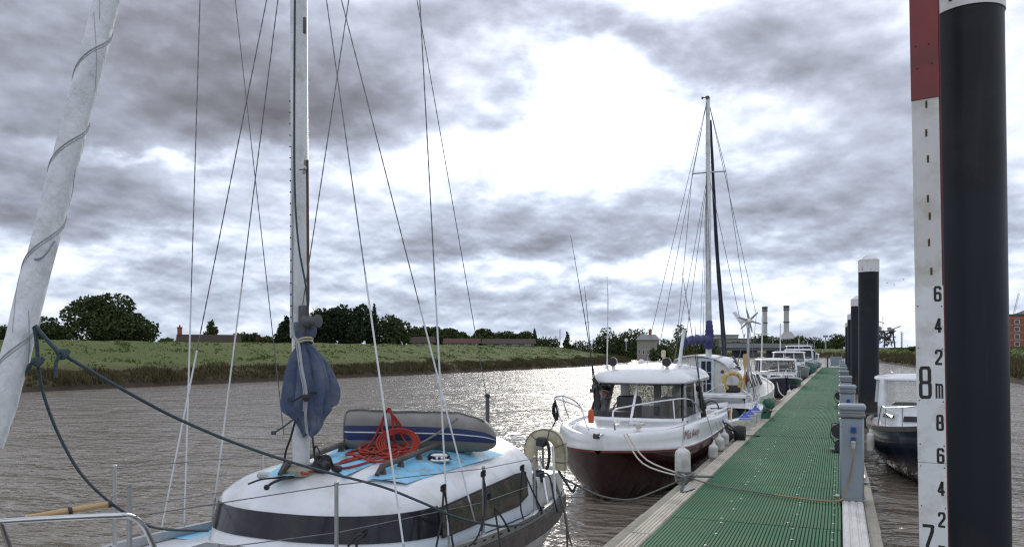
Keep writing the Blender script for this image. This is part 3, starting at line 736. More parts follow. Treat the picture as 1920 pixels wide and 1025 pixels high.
m = MB(); m.box((0, 0, 8), (24, 14, 16)); m.add([V(-12, -7, 16), V(12, -7, 16), V(12, 7, 16), V(-12, 7, 16), V(-5, -4, 26), V(5, -4, 26), V(5, 4, 26), V(-5, 4, 26)], [(0, 1, 5, 4), (1, 2, 6, 5), (2, 3, 7, 6), (3, 0, 4, 7), (4, 5, 6, 7)])
m.obj('hopper', M['stack'], t, local=True, smooth=0)
for k in range(5): MB().box((-11 + k * 5.5, -7.4, 8), (1, .8, 16)).obj('column', M['darksteel'], t, local=True, smooth=0)
def hall(label, px0, px1, top, d, mat):
    p = at((px0 + px1) / 2, 655, d); w = (px1 - px0) / 1500 * d; h = EYE.z + (657 - top) / 1500 * d - 2.8
    t = thing('industrial_hall', label, 'factory', (p.x, p.y, 2.8), 'industrial halls beyond the bridge', rz=YAW)
    MB().box((0, 0, h / 2), (w, 30, h)).obj('wall', M[mat], t, local=True, smooth=0)
    MB().box((0, 0, h + .5), (w + 1.5, 31.5, 1)).obj('roof', M['roofslate'], t, local=True, smooth=0)
    for k in range(6): MB().box((-w / 2 + (k + .5) * w / 6, -15.1, h * .62), (w / 9, .3, h * .18)).obj('window', M['window'], t, local=True, smooth=0)
hall('long pale grey works hall beyond the bridge, lowest and longest', 1344, 1424, 636, 900, 'render')
hall('taller pale works hall rising behind the long grey hall', 1338, 1378, 629, 1000, 'concrete')
# bridge: parapet, deck, piers; it spans the river where it bends away
b0 = at(1330, 650, 250); b1 = at(1505, 650, 268); bd = (b1 - b0); bl = bd.length; ba = math.atan2(bd.y, bd.x)
t = thing('road_bridge', 'low concrete road bridge crossing the river below the chimneys', 'bridge', tuple((b0.x, b0.y, 0)), rz=ba)
MB().box((bl / 2, 0, 2.75), (bl, 9, 1.1)).obj('deck', M['darksteel'], t, local=True, smooth=0)
for s in (-1, 1): MB().box((bl / 2, s * 4.4, 3.9), (bl, .25, 1.2)).obj('parapet', M['bridge'], t, local=True, smooth=0)
for f in (.02, .36, .70, .98): MB().box((bl * f, 0, .7), (1.6 if f != .36 else 4.0, 7.5, 4.0), bev=.2).obj('pier', M['darksteel'], t, local=True)
MB().box((bl / 2, -4.6, 3.28), (bl, .12, .12)).obj('rail', M['alu'], t, local=True, smooth=0)
# red brick warehouse on the right bank
p = at(1918, 657, 215); zg = 2.7; h = EYE.z + (657 - 590) / 1500 * 215 - zg
t = thing('brick_warehouse', 'red brick three storey block with white windows by the dark gauge pile', 'building', (p.x, p.y, zg), rz=YAW - .55)
w_ = 10.5
MB().box((0, 9, h / 2), (w_, 18, h)).obj('wall', M['brickwall'], t, local=True, smooth=0)
MB().box((0, 9, h + .12), (w_ + .5, 18.5, .3)).obj('cornice', M['darksteel'], t, local=True, smooth=0)
m = MB(); m.add([V(-w_ / 2 + 3, 2, h + .27), V(w_ / 2, 2, h + .27), V(w_ / 2, 17, h + .27), V(-w_ / 2 + 3, 17, h + .27), V(w_ / 2 - 2, 5, h + 2.6), V(w_ / 2 - 2, 14, h + 2.6)], [(0, 1, 4), (1, 2, 5, 4), (2, 3, 5), (3, 0, 4, 5)])
m.obj('roof', M['roofslate'], t, local=True, smooth=0)
for fl in range(4):
    z = 1.3 + fl * (h - 1.2) / 4
    for k in range(4):
        x = -w_ / 2 + (k + .5) * w_ / 4
        wo_ = MB().box((x, -.04, z), (1.15, .1, 1.25)).obj('window', M['white'], t, local=True, smooth=0)
        MB().box((x, -.10, z), (.95, .03, 1.05)).obj('pane', M['window'], wo_, local=True, smooth=0)
    for k in range(6):
        y = 1.5 + k * 3
        wo_ = MB().box((-w_ / 2 - .04, y, z), (.1, 1.15, 1.25)).obj('window', M['white'], t, local=True, smooth=0)
        MB().box((-w_ / 2 - .10, y, z), (.03, .95, 1.05)).obj('pane', M['window'], wo_, local=True, smooth=0)
    MB().box((0, -.03, z + 1.05), (w_ + .04, .08, .14)).obj('band_course', M['concrete'], t, local=True, smooth=0)
t = thing('crane_jib', 'thin crane jib slanting up behind the brick block', 'crane', tuple(at(1884, 640, 380)))
a, b = V(0, 0, -3), at(1909, 549, 380) - at(1884, 640, 380)
m = MB()
for o in (V(0, 0, 0), V(.7, 0, 0), V(.35, .5, 0)): m.tube([a + o, b + o], .06, 5)
for k in range(22):
    q = lerp(a, b, k / 22); q2 = lerp(a, b, (k + .5) / 22); m.tube([q, q2 + V(.7, 0, 0), lerp(a, b, (k + 1) / 22)], .03, 4)
m.obj('jib', M['darksteel'], t, local=True)
MB().box((0, 0, -1.5), (3, 3, 3)).obj('cab', M['grey'], t, local=True, smooth=0)
# jetty with loading gear behind the tall pile
t = thing('loading_jetty', 'dark jetty deck on the right bank behind the second pile', 'jetty', tuple(at(1655, 657, 255)))
MB().box((0, 2, .55), (15, 9, .8)).obj('deck', M['concrete'], t, local=True, smooth=0)
for x in (-6.5, -3.2, 0, 3.2, 6.5): MB().tube([(x, -1, .2), (x, -1, -4)], .32, 8).obj('support', M['darksteel'], t, local=True)
for x in (-7, -3.5, 0, 3.5, 7): MB().tube([(x, -2.3, .9), (x, -2.3, 2.0)], .05, 6).obj('post', M['darksteel'], t, local=True)
t = thing('loading_gantry', 'tangled grey loading gantry standing on the far jetty', 'crane', tuple(at(1659, 651, 256)))
m = MB(); rr = random.Random(3)
for x in (-3, 0, 3):
    for y in (0, 3): m.tube([(x, y, 0), (x * .8, y, 5.2)], .16, 6)
for z in (1.6, 3.4, 5.2): m.box((0, 1.5, z), (6.6, 3.6, .25))
for k in range(34): m.tube([(rr.uniform(-3, 3), rr.uniform(0, 3), rr.uniform(0, 3)), (rr.uniform(-3, 3), rr.uniform(0, 3), rr.uniform(3, 6))], .10, 5)
m.obj('frame', M['darksteel'], t, local=True)
for k in range(9): m_ = MB().box((rr.uniform(-2.6, 2.6), rr.uniform(.3, 2.7), rr.uniform(.6, 5.6)), (rr.uniform(.6, 1.7), 1.2, rr.uniform(.5, 1.3))).obj('housing', M['darksteel'] if k % 3 else M['grey'], t, local=True, smooth=0)
m = MB(); m.lathe([(.6, 0), (.7, 1.2), (.25, 1.7)], (-1.5, 1.2, 5.2), 10); m.box((1.4, 1.2, 5.9), (1.2, 1.2, 1.1)); m.obj('hopper', M['grey'], t, local=True)
m = MB(); m.tube([(0, 1, 5), (4.8, .6, 6.8)], .14, 6); m.tube([(0, 1, 7.6), (-3.0, .6, 9)], .12, 6); m.tube([(-.5, 1, 6), (-.5, 1, 10)], .08, 6); m.obj('boom', M['darksteel'], t, local=True)
def pole(name, label, cat, px, top, bot, d, r, head=True, group=None, lat=False):
    q = at(px, bot, d); h = (bot - top) / 1500 * d
    t = thing(name, label, cat, tuple(q), group)
    m = MB(); m.tube([(0, 0, -1), (0, 0, h)], [r * 1.3, r], 6)
    if lat:
        for k in range(8): m.tube([(-r * 3, 0, h * k / 8), (r * 3, 0, h * (k + .5) / 8), (-r * 3, 0, h * (k + 1) / 8)], r * .5, 4)
    m.obj('pole', M['alu'] if head else M['darksteel'], t, local=True)
    if head: MB().box((0, 0, h), (r * 7, r * 9, r * 3)).obj('lamp_head', M['grey'], t, local=True)
LG = 'lamp posts along the far road'
pole('lamp_post', 'tall pale lamp post on the green field left of the far piles', 'lamp post', 1548, 630, 662, 262, .22, group=LG)
pole('lamp_post', 'thin lamp post right of the second chimney', 'lamp post', 1507, 640, 658, 270, .10, group=LG)
pole('lamp_post', 'thin lamp post halfway between second chimney and the tall pale post', 'lamp post', 1527, 640, 660, 268, .10, group=LG)
pole('lamp_post', 'thin lamp post standing on the bridge between the chimneys', 'lamp post', 1449, 632, 648, 262, .10, group=LG)
pole('radio_mast', 'thin lattice radio mast between the tall pile and the gauge board', 'mast', 1691, 622, 654, 420, .22, head=False, lat=True)
pole('radio_mast', 'faint thin mast on the horizon between the hedge and the far tree clump', 'mast', 1050, 616, 645, 400, .16, head=False)
pole('utility_pole', 'dark utility pole left of the pale works hall', 'pole', 1414, 624, 645, 500, .22, head=False)

# ================================================================ pontoon
PZ = .5
PL, PLI, PRI, PRB, PR = -1.95, -1.80, .02, .25, .37      # outer edge, timber, mat right edge, white board, outer edge
PML = -1.61
pont = bpy.data.objects.new('pontoon_walkway', None); COL.objects.link(pont); pont['kind'] = 'structure'
pont['label'] = 'long floating walkway with green grating between timber edges'
Y0, Y1 = -4.0, 88.0
m = MB(); m.box(((PML + PRI) / 2, (Y0 + Y1) / 2, .30), (PRI - PML + .30, Y1 - Y0, .24)); m.obj('frame', M['darksteel'], pont, smooth=0)
fl = MB().box((0, 0, 0), (2.1, 2.2, .5), bev=.06).mesh('float', M['rubber'])
for k in range(26):
    o = link('float', fl, pont); o.location = ((PL + PR) / 2, Y0 + 1.6 + k * 3.6, -.07)
# grating: panels of moulded bars, each 1.22 m long
GL = 1.22; n_p = int((Y1 - Y0) / GL); gw = PRI - PML - .01
def panel(nx, name):
    m = MB()
    for k in range(nx):
        x = -gw / 2 + (k + .5) * gw / nx
        m.box((x, 0, -.016), (.0205, GL - .004, .032))
    return m
pan_hi = panel(52, 'hi').mesh('grating_panel', M['grate'], smooth=0)
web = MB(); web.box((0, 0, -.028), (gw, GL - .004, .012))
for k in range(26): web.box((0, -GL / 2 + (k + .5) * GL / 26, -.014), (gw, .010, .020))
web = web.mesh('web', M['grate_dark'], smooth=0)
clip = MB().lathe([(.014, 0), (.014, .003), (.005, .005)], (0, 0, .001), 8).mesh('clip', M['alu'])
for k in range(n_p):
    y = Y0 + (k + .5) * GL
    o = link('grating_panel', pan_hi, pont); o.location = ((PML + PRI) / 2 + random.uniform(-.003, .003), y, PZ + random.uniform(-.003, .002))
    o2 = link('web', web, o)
    if y < 45:
        for x in (-.30, .36):
            for s in (-.40, .02, .42):
                c = link('clip', clip, o); c.location = (x + random.uniform(-.05, .05), s * GL + random.uniform(-.03, .03), 0)
        if y < 20:
            for s in (-.3, .1, .4):
                c = link('clip', clip, o); c.location = (gw / 2 - .07, s * GL + random.uniform(-.05, .05), 0)
# edge timbers, each plank by itself
def plank_mesh(w, L, h, ridges, name, mat):
    m = MB(); m.box((0, 0, -h / 2), (w, L - .012, h), bev=.006)
    for k in range(ridges):
        x = -w / 2 + (k + .5) * w / ridges
        m.box((x, 0, .003), (w / ridges * .62, L - .02, .008))
    return m.mesh(name, mat, smooth=0)
QL = 3.69
edge = plank_mesh(PML - .008 - PLI, QL, .05, 5, 'edge_plank', M['deckwood'])
wal = plank_mesh(PLI - PL - .006, QL, .16, 0, 'edge_timber', M['waling'])
wb = plank_mesh(PRB - PRI - .012, QL, .05, 3, 'side_plank', M['whiteboard'])
wr = plank_mesh(PR - PRB - .006, QL, .16, 0, 'edge_timber', M['waling'])
for k in range(25):
    y = Y0 + .25 + (k + .5) * QL
    for me, x, z, nm in ((edge, (PML + PLI) / 2, PZ + .004, 'edge_plank'), (wal, (PL + PLI) / 2, PZ - .035, 'edge_timber'), (wb, (PRI + PRB) / 2 + .003, PZ + .002, 'side_plank'), (wr, (PRB + PR) / 2, PZ - .045, 'edge_timber')):
        o = link(nm, me, pont); o.location = (x + random.uniform(-.004, .004), y + (1.1 if nm == 'edge_timber' else 0), z + random.uniform(-.003, .003))
# mooring cleats
def cleat_mesh():
    m = MB(); m.box((0, 0, .008), (.07, .20, .016), bev=.006)
    for s in (-.04, .04): m.tube([(0, s, .01), (0, s, .06)], [.022, .016], 8)
    m.tube([(0, -.14, .075), (0, -.07, .066), (0, .07, .066), (0, .14, .075)], [.011, .018, .018, .011], 8)
    return m
ck = None
CLEATS = [((PL + PLI) / 2, 10.55, 'cleat wrapped in mooring lines beside the maroon bow'), ((PL + PLI) / 2, 15.9, 'cleat with black line beside the maroon boat stern'),
          ((PL + PLI) / 2 + .06, 20.6, 'cleat beside the open white boat fenders'), ((PL + PLI) / 2 + .06, 28.6, 'cleat beside the green round fenders'), ((PL + PLI) / 2 + .06, 36.0, 'cleat beside the dark blue cabin boat'),
          ((PRB + PR) / 2, 11.5, 'bare galvanised cleat on the timber right of the near pedestal')]
for i, (x, y, lb) in enumerate(CLEATS):
    t = thing('mooring_cleat', lb, 'cleat', (x, y, PZ - .03), 'mooring cleats along the pontoon')
    if ck is None: ck = cleat_mesh().mesh('horn', M['alu'])
    link('horn', ck, t)
# gate panel and post across the end of the walkway
t = thing('end_gate', 'blue grey mesh panel closing the far end of the walkway', 'gate', (-.45, 87.2, PZ), None)
MB().box((.15, 0, .62), (.98, .06, .95)).obj('panel', M['pedestal'], t, local=True, smooth=0)
for x in (-.36, .66): MB().box((x, 0, .6), (.06, .08, 1.15)).obj('upright', M['alu'], t, local=True, smooth=0)
t = thing('end_post', 'dark square post left of the mesh panel at the walkway end', 'post', (-1.12, 87.2, PZ)); MB().box((0, 0, .62), (.16, .16, 1.3), bev=.02).obj('post', M['darksteel'], t, local=True)

# ================================================================ guide piles
def pile(x, y, r, capz, label, lean=(0, 0)):
    t = thing('guide_pile', label, 'pile', (x, y, 0), 'guide piles beside the pontoon')
    h = capz; lx, ly = lean
    MB().loft([[V(lx * z + r * math.cos(2 * PI * k / 40), ly * z + r * math.sin(2 * PI * k / 40), z) for k in range(40)] for z in (-2.5, 0, 1.2, 2.4, 3.6, h + .05)], True, True, True).obj('sleeve', M['sleeve'], t, local=True)
    R = r * 1.035; c0 = V(lx * h, ly * h, 0)
    MB().lathe([(R, h), (R, h + .33), (R * 1.02, h + .35), (R * .98, h + .37), (.03, h + .37 + R * .62), (.01, h + .37 + R * .63)], tuple(c0), 40).obj('cap', M['white'], t, local=True)
    for k in range(3):
        a = -2.2 + k * .8
        MB().sphere((c0.x + R * math.cos(a), c0.y + R * math.sin(a), h + .06), .014, 8, 5).obj('cap_screw', M['rust'], t, local=True)
    m = MB(); m.loft([[V((r + dr) * math.cos(2 * PI * k / 24), (r + dr) * math.sin(2 * PI * k / 24), z) for k in range(24)] for dr, z in ((.004, .36), (.02, .37), (.02, .43), (.004, .44))], True); m.obj('guide_collar', M['darksteel'], t, local=True)
    # bracket that ties the pontoon to the pile
    MB().box((-(x - PR) / 2 - r * .3, 0, .40), ((x - PR), .10, .05)).obj('bracket', M['darksteel'], t, local=True, smooth=0)
    return t
pb, pt_ = at(1830, 1025, 5.25), at(1816, 30, 5.25)
ln = (pt_ - pb) / (pt_.z - pb.z); base = pb - ln * pb.z
pile(base.x, base.y, .203, pt_.z, 'thick black pile nearest the viewer, carrying the depth gauge board', (ln.x, ln.y))
PX_ = .775
for k, (lb) in enumerate(('second black pile with white pointed cap, behind the blue boat cabin', 'third pile, half hidden behind the second', 'fourth pile along the row, seen as a dark strip', 'fifth and farthest pile, seen as a thin strip by the walkway end')):
    pile(PX_ + (0, .03, .03, .0)[k], 25.2 + 19.0 * k, .275, 4.45, lb)

# ================================================================ tide gauge board on the near pile
ga, gb = at(1731.5, 0, 5.0), at(1750.5, 1025, 5.0)
gz = (ga - gb).normalized()                                   # along the board
gn = (EYE - V(0, 0, 0) - (ga + gb) / 2); gn.z = 0; gn = (gn.normalized() + V(-.12, -.05, 0)).normalized(); gn = (gn - gz * gn.dot(gz)).normalized()
gx_ = gz.cross(gn)                                        # towards the picture's right
gpx = (ga - gb).length / 1025                                  # metres to a pixel on the board
gauge = thing('tide_gauge_board', 'white depth board with black numerals and red top, fixed to the near pile', 'gauge board', tuple(gb - gz * .9))
def gp(dx, y, out=0.0):
    """a point on the board: metres right of its axis, height given as the photograph's pixel row"""
    return gb + gz * ((1025 - y) * gpx) + gx_ * dx + gn * out
def gbox(m, x0, x1, ya, yb, o0, o1):
    m.add([gp(x, y, o) for o in (o0, o1) for (x, y) in ((x0, ya), (x1, ya), (x1, yb), (x0, yb))], [(0, 1, 2, 3), (7, 6, 5, 4), (0, 4, 5, 1), (1, 5, 6, 2), (2, 6, 7, 3), (3, 7, 4, 0)])
hw = .079
m = MB(); gbox(m, -hw, hw, -160, 186, -.03, .012); m.obj('red_board', M['redpaint'], gauge, smooth=0)
m = MB(); gbox(m, -hw + .002, hw - .004, 186.6, 560, -.03, .008); m.obj('upper_board', M['ply'], gauge, smooth=0)
m = MB(); gbox(m, -hw + .002, hw - .002, 560.6, 1320, -.03, .006); m.obj('backing_board', M['ply'], gauge, smooth=0)
m = MB(); gbox(m, -hw + .001, hw + .002, 537, 866, .0085, .0135); m.obj('number_plate', M['white'], gauge, smooth=0)
m = MB(); gbox(m, -hw + .001, hw + .002, 867.2, 1310, .0085, .0135); m.obj('number_plate', M['white'], gauge, smooth=0)
m = MB(); gbox(m, hw + .0025, hw + .006, -160, 1310, -.03, .004); m.obj('edge_strip', M['redpaint'], gauge, smooth=0)
for (px, y) in ((1737, 197), (1737, 250), (1740, 299), (1740, 373), (1743, 406), (1742, 455), (1746, 509)):
    dx = (px - lerp(1731.5, 1750.5, y / 1025)) * gpx
    m = MB(); gbox(m, dx - .006, dx + .006, y - 7, y + 7, .0075, .0092); s = m.obj('slot', M['rust'], gauge, smooth=0)
    c = gp(dx, y - 2, .012); MB().sphere(c, .0055, 8, 5).obj('bolt', M['rust'], s)
for (px, y) in ((1719, 85), (1741, 85), (1722, 127), (1746, 122)):
    dx = (px - lerp(1731.5, 1750.5, y / 1025)) * gpx; MB().sphere(gp(dx, y, .013), .006, 8, 5).obj('bolt', M['rust'], gauge)
for y in (573, 652, 750, 832, 873, 948):
    for px in (-.066, .066): MB().sphere(gp(px + .004, y + (2 if px > 0 else 0), .0138), .004, 8, 5).obj('screw', M['ink'], gauge)
GL_ = {  # strokes in a unit cell (x right, y up)
    '8': [[(0, .08), (0, .42), (.12, .5), (.88, .5), (1, .42), (1, .08), (.88, 0), (.12, 0), (0, .08)], [(.12, .5), (.04, .58), (.04, .92), (.16, 1), (.84, 1), (.96, .92), (.96, .58), (.88, .5)]],
    '6': [[(1, .82), (1, .90), (.85, 1), (.15, 1), (0, .90), (0, .10), (.15, 0), (.85, 0), (1, .10), (1, .44), (.85, .55), (.10, .55)]],
    '4': [[(.72, 0), (.72, 1)], [(.72, 1), (.0, .30)], [(0, .27), (1.08, .27)]],
    '2': [[(0, .78), (0, .90), (.15, 1), (.85, 1), (1, .90), (1, .66), (.85, .54), (.05, .12), (0, 0)], [(0, 0), (1.02, 0)]],
    '7': [[(0, 1), (1, 1), (.95, .82), (.42, .35), (.36, 0)]],
    'm': [[(0, 0), (0, 1)], [(0, .94), (.42, .94), (.5, .86), (.5, 0)], [(.5, .86), (.58, .94), (.9, .94), (1, .84), (1, 0)]],
}
def digit(ch, x0, x1, ytop, ybot, wt):
    m = MB(); W_, H_ = x1 - x0 - wt, (ybot - ytop) * gpx - wt
    for st in GL_[ch]:
        pts = [(x0 + wt / 2 + a * W_, wt / 2 + b * H_) for a, b in st]
        for i in range(len(pts) - 1):
            (ax, ay), (bx, by) = pts[i], pts[i + 1]; L = math.hypot(bx - ax, by - ay) or 1e-6; ux, uy = (bx - ax) / L, (by - ay) / L
            e = wt * .5 * .42; h = wt * .5
            q = [(ax - ux * e - uy * h, ay - uy * e + ux * h), (bx + ux * e - uy * h, by + uy * e + ux * h), (bx + ux * e + uy * h, by + uy * e - ux * h), (ax - ux * e + uy * h, ay - uy * e - ux * h)]
            o = .0142 + .00006 * i
            m.add([gp(x, 0, z) + gz * (-(ybot) * gpx + y) for z in (.0132, o) for (x, y) in q], [(3, 2, 1, 0), (4, 5, 6, 7), (0, 1, 5, 4), (1, 2, 6, 5), (2, 3, 7, 6), (3, 0, 4, 7)])
    m.obj('numeral', M['ink'], gauge, smooth=0)
for ch, yt, yb_ in (('6', 537, 566), ('4', 596, 625), ('2', 655, 684), ('m', 717, 747), ('8', 776, 806), ('6', 838, 867), ('4', 899, 928), ('2', 957, 986), ('m', 1018, 1047)):
    digit(ch, .028, .071, yt, yb_, .0145 if ch != 'm' else .011)
digit('8', -.064, .008, 686, 747, .020); digit('7', -.064, .008, 982, 1044, .020)

# ================================================================ service pedestals
PED_X = .13
def pedestal():
    t = thing('service_pedestal', 'grey blue power pedestal nearest the viewer, two blue sockets and a plugged in cable', 'power pedestal', (PED_X, 9.96, PZ), 'power pedestals along the pontoon')
    m = MB(); m.box((0, 0, .47), (.255, .30, .94), bev=.02); m.obj('body', M['pedestal'], t, local=True)
    m = MB(); m.box((0, 0, .012), (.30, .34, .02), bev=.008); m.obj('base_plate', M['pedcap'], t, local=True)
    m = MB(); m.box((0, 0, .965), (.285, .33, .05), bev=.015); m.obj('lamp_ring', M['pedcap'], t, local=True)
    m = MB(); m.box((0, 0, 1.005), (.265, .31, .035), bev=.01); m.obj('lamp_band', M['grey'], t, local=True)
    m = MB(); m.box((0, 0, 1.055), (.295, .34, .07), bev=.02); m.obj('hood', M['pedestal'], t, local=True)
    for z in (.81, .70):
        s = MB().box((.015, -.153, z), (.062, .012, .075), bev=.004).obj('socket_plate', M['pedcap'], t, local=True)
        R = Matrix.Rotation(PI / 2, 3, 'X')
        MB().lathe([(.027, 0), (.027, .03), (.018, .034)], (.015, -.158, z - .005), 14, R).obj('socket', M['socket'], s, local=True)
        MB().box((.015, -.196, z + .012), (.045, .012, .05), Matrix.Rotation(.5, 3, 'X'), bev=.004).obj('flap', M['socket'], s, local=True)
    m = MB()
    for z in (.12, .85):
        for x in (-.11, .11): m.sphere((x, -.151, z), .006, 6, 4)
    m.obj('screws', M['alu'], t, local=True, kind='stuff')
    return t
ped = pedestal()
# the plugged-in lead of the first pedestal
t = thing('power_lead', 'ochre cable from the near pedestal socket, running across the green grating', 'cable', (PED_X + .015, 9.75, PZ))
MB().lathe([(.018, -.06), (.022, 0), (.022, .03)], (PED_X + .015, 9.765, PZ + .655), 10, Matrix.Rotation(.35, 3, 'X')).obj('plug', M['fender'], t)
cp = smoothpts([(PED_X + .015, 9.76, PZ + .60), (PED_X + .012, 9.75, PZ + .5), (PED_X - .01, 9.77, PZ + .35), (PED_X - .04, 9.78, PZ + .2), (PED_X - .09, 9.72, PZ + .06), (PED_X - .16, 9.64, PZ + .022), (PED_X - .4, 9.62, PZ + .02), (-.7, 9.8, PZ + .02)], 6)
MB().tube(cp, .009, 6).obj('cable', M['cable_y'], t)
cp = smoothpts([(-.68, 9.8, PZ + .02), (-1.1, 10.0, PZ + .022), (-1.5, 10.25, PZ + .026), (-1.75, 10.42, PZ + .05), (-1.85, 10.5, PZ + .03)], 6)
MB().tube(cp, .010, 6).obj('cable_end', M['rope_grey'], t)
m = MB(); m.sphere((-.02, 9.80, PZ + .05), .028, 10, 6, (1, .5, 1)); m.obj('cable_clip', M['alu'], t)
NAMES = ['second pedestal, just behind the nearest one', 'third pedestal in the row, top peeping over the second', 'fourth pedestal in the row', 'fifth pedestal in the row', 'sixth pedestal in the row, by the far piles', 'seventh pedestal in the row, by the far piles', 'eighth pedestal in the row', 'ninth pedestal, near the walkway end']
for k, lb in enumerate(NAMES):
    dup(ped, (PED_X + (.0, .01, -.005)[k % 3], 9.96 + 5.55 * (k + 1), PZ), 'grey blue power ' + lb)
# hose trolley behind the first pedestal
t = thing('hose_trolley', 'black hand trolley with a green hose reel behind the near pedestal', 'trolley', (.0, 14.6, PZ))
m = MB()
for y in (-.16, .16): m.tube([(.02, y, .10), (.04, y, .62), (.05, y, 1.0), (.0, y, 1.04)], .016, 8)
m.tube([(0, -.16, 1.04), (0, .16, 1.04)], .016, 8); m.box((-.06, 0, .05), (.24, .34, .02)); m.tube([(-.03, -.16, .10), (-.18, -.16, .34), (-.15, -.16, .60), (.03, -.16, .62)], .012, 6)
m.obj('frame', M['black'], t, local=True)
RX = Matrix.Rotation(PI / 2, 3, 'X')
for y in (-.2, .2): MB().lathe([(.02, -.02), (.11, -.025), (.12, 0), (.11, .025), (.02, .02)], (.02, y, .12), 18, RX).obj('wheel', M['rubber'], t, local=True)
m = MB()
for k in range(5): m.tube([(.0 + .13 * math.cos(a), -.09 + k * .045, .44 + .13 * math.sin(a)) for a in [2 * PI * i / 20 for i in range(20)]], .022, 6, closed=True)
m.obj('hose', M['fgreen'], t, local=True)
for y in (-.13, .13): MB().lathe([(.05, -.01), (.16, -.008), (.16, .008), (.05, .01)], (0, y, .44), 18, RX).obj('reel_flange', M['black'], t, local=True)
t.scale = (.8, .8, .8)
t2 = dup(t, (.0, 25.9, PZ), 'small dark green hose trolley farther along, beside the fourth pedestal')

# ================================================================ boat building
def hull_rings(st, n=8, off=0.0):
    """st: (y, half beam at the sheer, sheer z, keel z, fullness). One ring of points per station, port sheer to starboard sheer"""
    R = []
    for (y, hb, zs, zk, p) in st:
        side = []
        for i in range(n + 1):
            s = i / n
            side.append(((hb + off) * (1 - s ** p) ** (1 / 1.35), lerp(zs, zk, s)))
        side[-1] = (0.0, zk)
        R.append([V(x, y, z) for x, z in side] + [V(-x, y, z) for x, z in reversed(side[:-1])])
    return R
def interp_st(st, k=5):
    ys = np.array([s[0] for s in st]); out = []
    tt = np.linspace(0, len(st) - 1, (len(st) - 1) * k + 1)
    for t in tt:
        i = min(int(t), len(st) - 2); f = t - i; a, b, c, d = st[max(i - 1, 0)], st[i], st[i + 1], st[min(i + 2, len(st) - 1)]
        out.append(tuple(.5 * (2 * q + (r - p) * f + (2 * p - 5 * q + 4 * r - s) * f * f + (3 * q - p - 3 * r + s) * f ** 3) for p, q, r, s in zip(a, b, c, d)))
    return out
def shift(rings, dx, dy=0, dz=0): return [[p + V(dx, dy, dz) for p in r] for r in rings]

# ================================================================ the near yacht
YX = -3.72
yacht = thing('sailing_yacht', 'small white sailing yacht with pale blue deck and dark wraparound window, nearest boat', 'yacht', (YX, 5.4, 0))
YS = interp_st([(2.25, .015, .98, .40, 1.2), (2.7, .22, .94, .02, 1.4), (3.3, .55, .88, -.18, 1.7), (4.1, .98, .82, -.28, 2.2), (5.2, 1.13, .75, -.32, 2.7), (6.4, 1.14, .68, -.30, 2.9), (7.6, 1.03, .63, -.20, 2.9), (8.55, .84, .63, .02, 2.7)])
MB().loft(shift(hull_rings(YS), YX), False, False, True).obj('hull', M['gel_old'], yacht)
def ysheer(y):
    ys = [s[0] for s in YS]; return float(np.interp(y, ys, [s[1] for s in YS])), float(np.interp(y, ys, [s[2] for s in YS]))
m = MB(); m.loft([[V(YX + s[1] * .985 * t, s[0], s[2] - .035 + .03 * (1 - t * t)) for t in (-1, -.8, -.5, 0, .5, .8, 1)] for s in YS], False); m.obj('deck', M['gel'], yacht)
m = MB(); m.loft([[V(YX + s[1] * a, s[0], s[2] - .030 + .004) for a in (.80, .965)] for s in YS if 4.6 < s[0] < 8.3], False); m.obj('side_deck', M['bluedeck'], yacht)
m = MB(); m.loft([[V(YX - s[1] * a, s[0], s[2] - .030 + .004) for a in (.80, .965)] for s in YS if 4.6 < s[0] < 8.3], False); m.obj('side_deck', M['bluedeck'], yacht)
for sg in (-1, 1):
    def rail(x0, x1, z0, z1): return [[V(YX + sg * (s[1] + x0), s[0], s[2] + z0), V(YX + sg * (s[1] + x1), s[0], s[2] + z0), V(YX + sg * (s[1] + x1), s[0], s[2] + z1), V(YX + sg * (s[1] + x0), s[0], s[2] + z1)] for s in YS]
    MB().loft(rail(-.035, .012, -.03, .035), True, True, True).obj('toe_rail', M['alu'], yacht)
    MB().loft(rail(-.004, .036, -.185, -.035), True, True, True).obj('rub_strake', M['railwood'], yacht)
    m = MB()
    for k in range(26):
        y = 4.2 + k * .165; hb, zs = ysheer(y); a = math.atan2(ysheer(y + .05)[0] - ysheer(y - .05)[0], .1)
        m.box((YX + sg * (hb + .0125), y, zs + .006), (.004, .05, .014), Matrix.Rotation(-sg * a, 3, 'Z'))
    m.obj('rail_slots', M['ink'], yacht, smooth=0, kind='stuff')
# --- coach roof
C_END = 7.40
def outline(w, yf, ys, n=22, ex=2.4, end=C_END, taper=.05):
    pts = [(w - taper, end), (w - taper * .4, (end + ys) / 2)]
    for i in range(n + 1):
        f = PI * i / n
        c, s = math.cos(f), math.sin(f)
        pts.append((math.copysign(abs(c) ** (2 / ex), c) * w, ys - (ys - yf) * abs(s) ** (2 / ex)))
    return pts + [(-w + taper * .4, (end + ys) / 2), (-w + taper, end)]
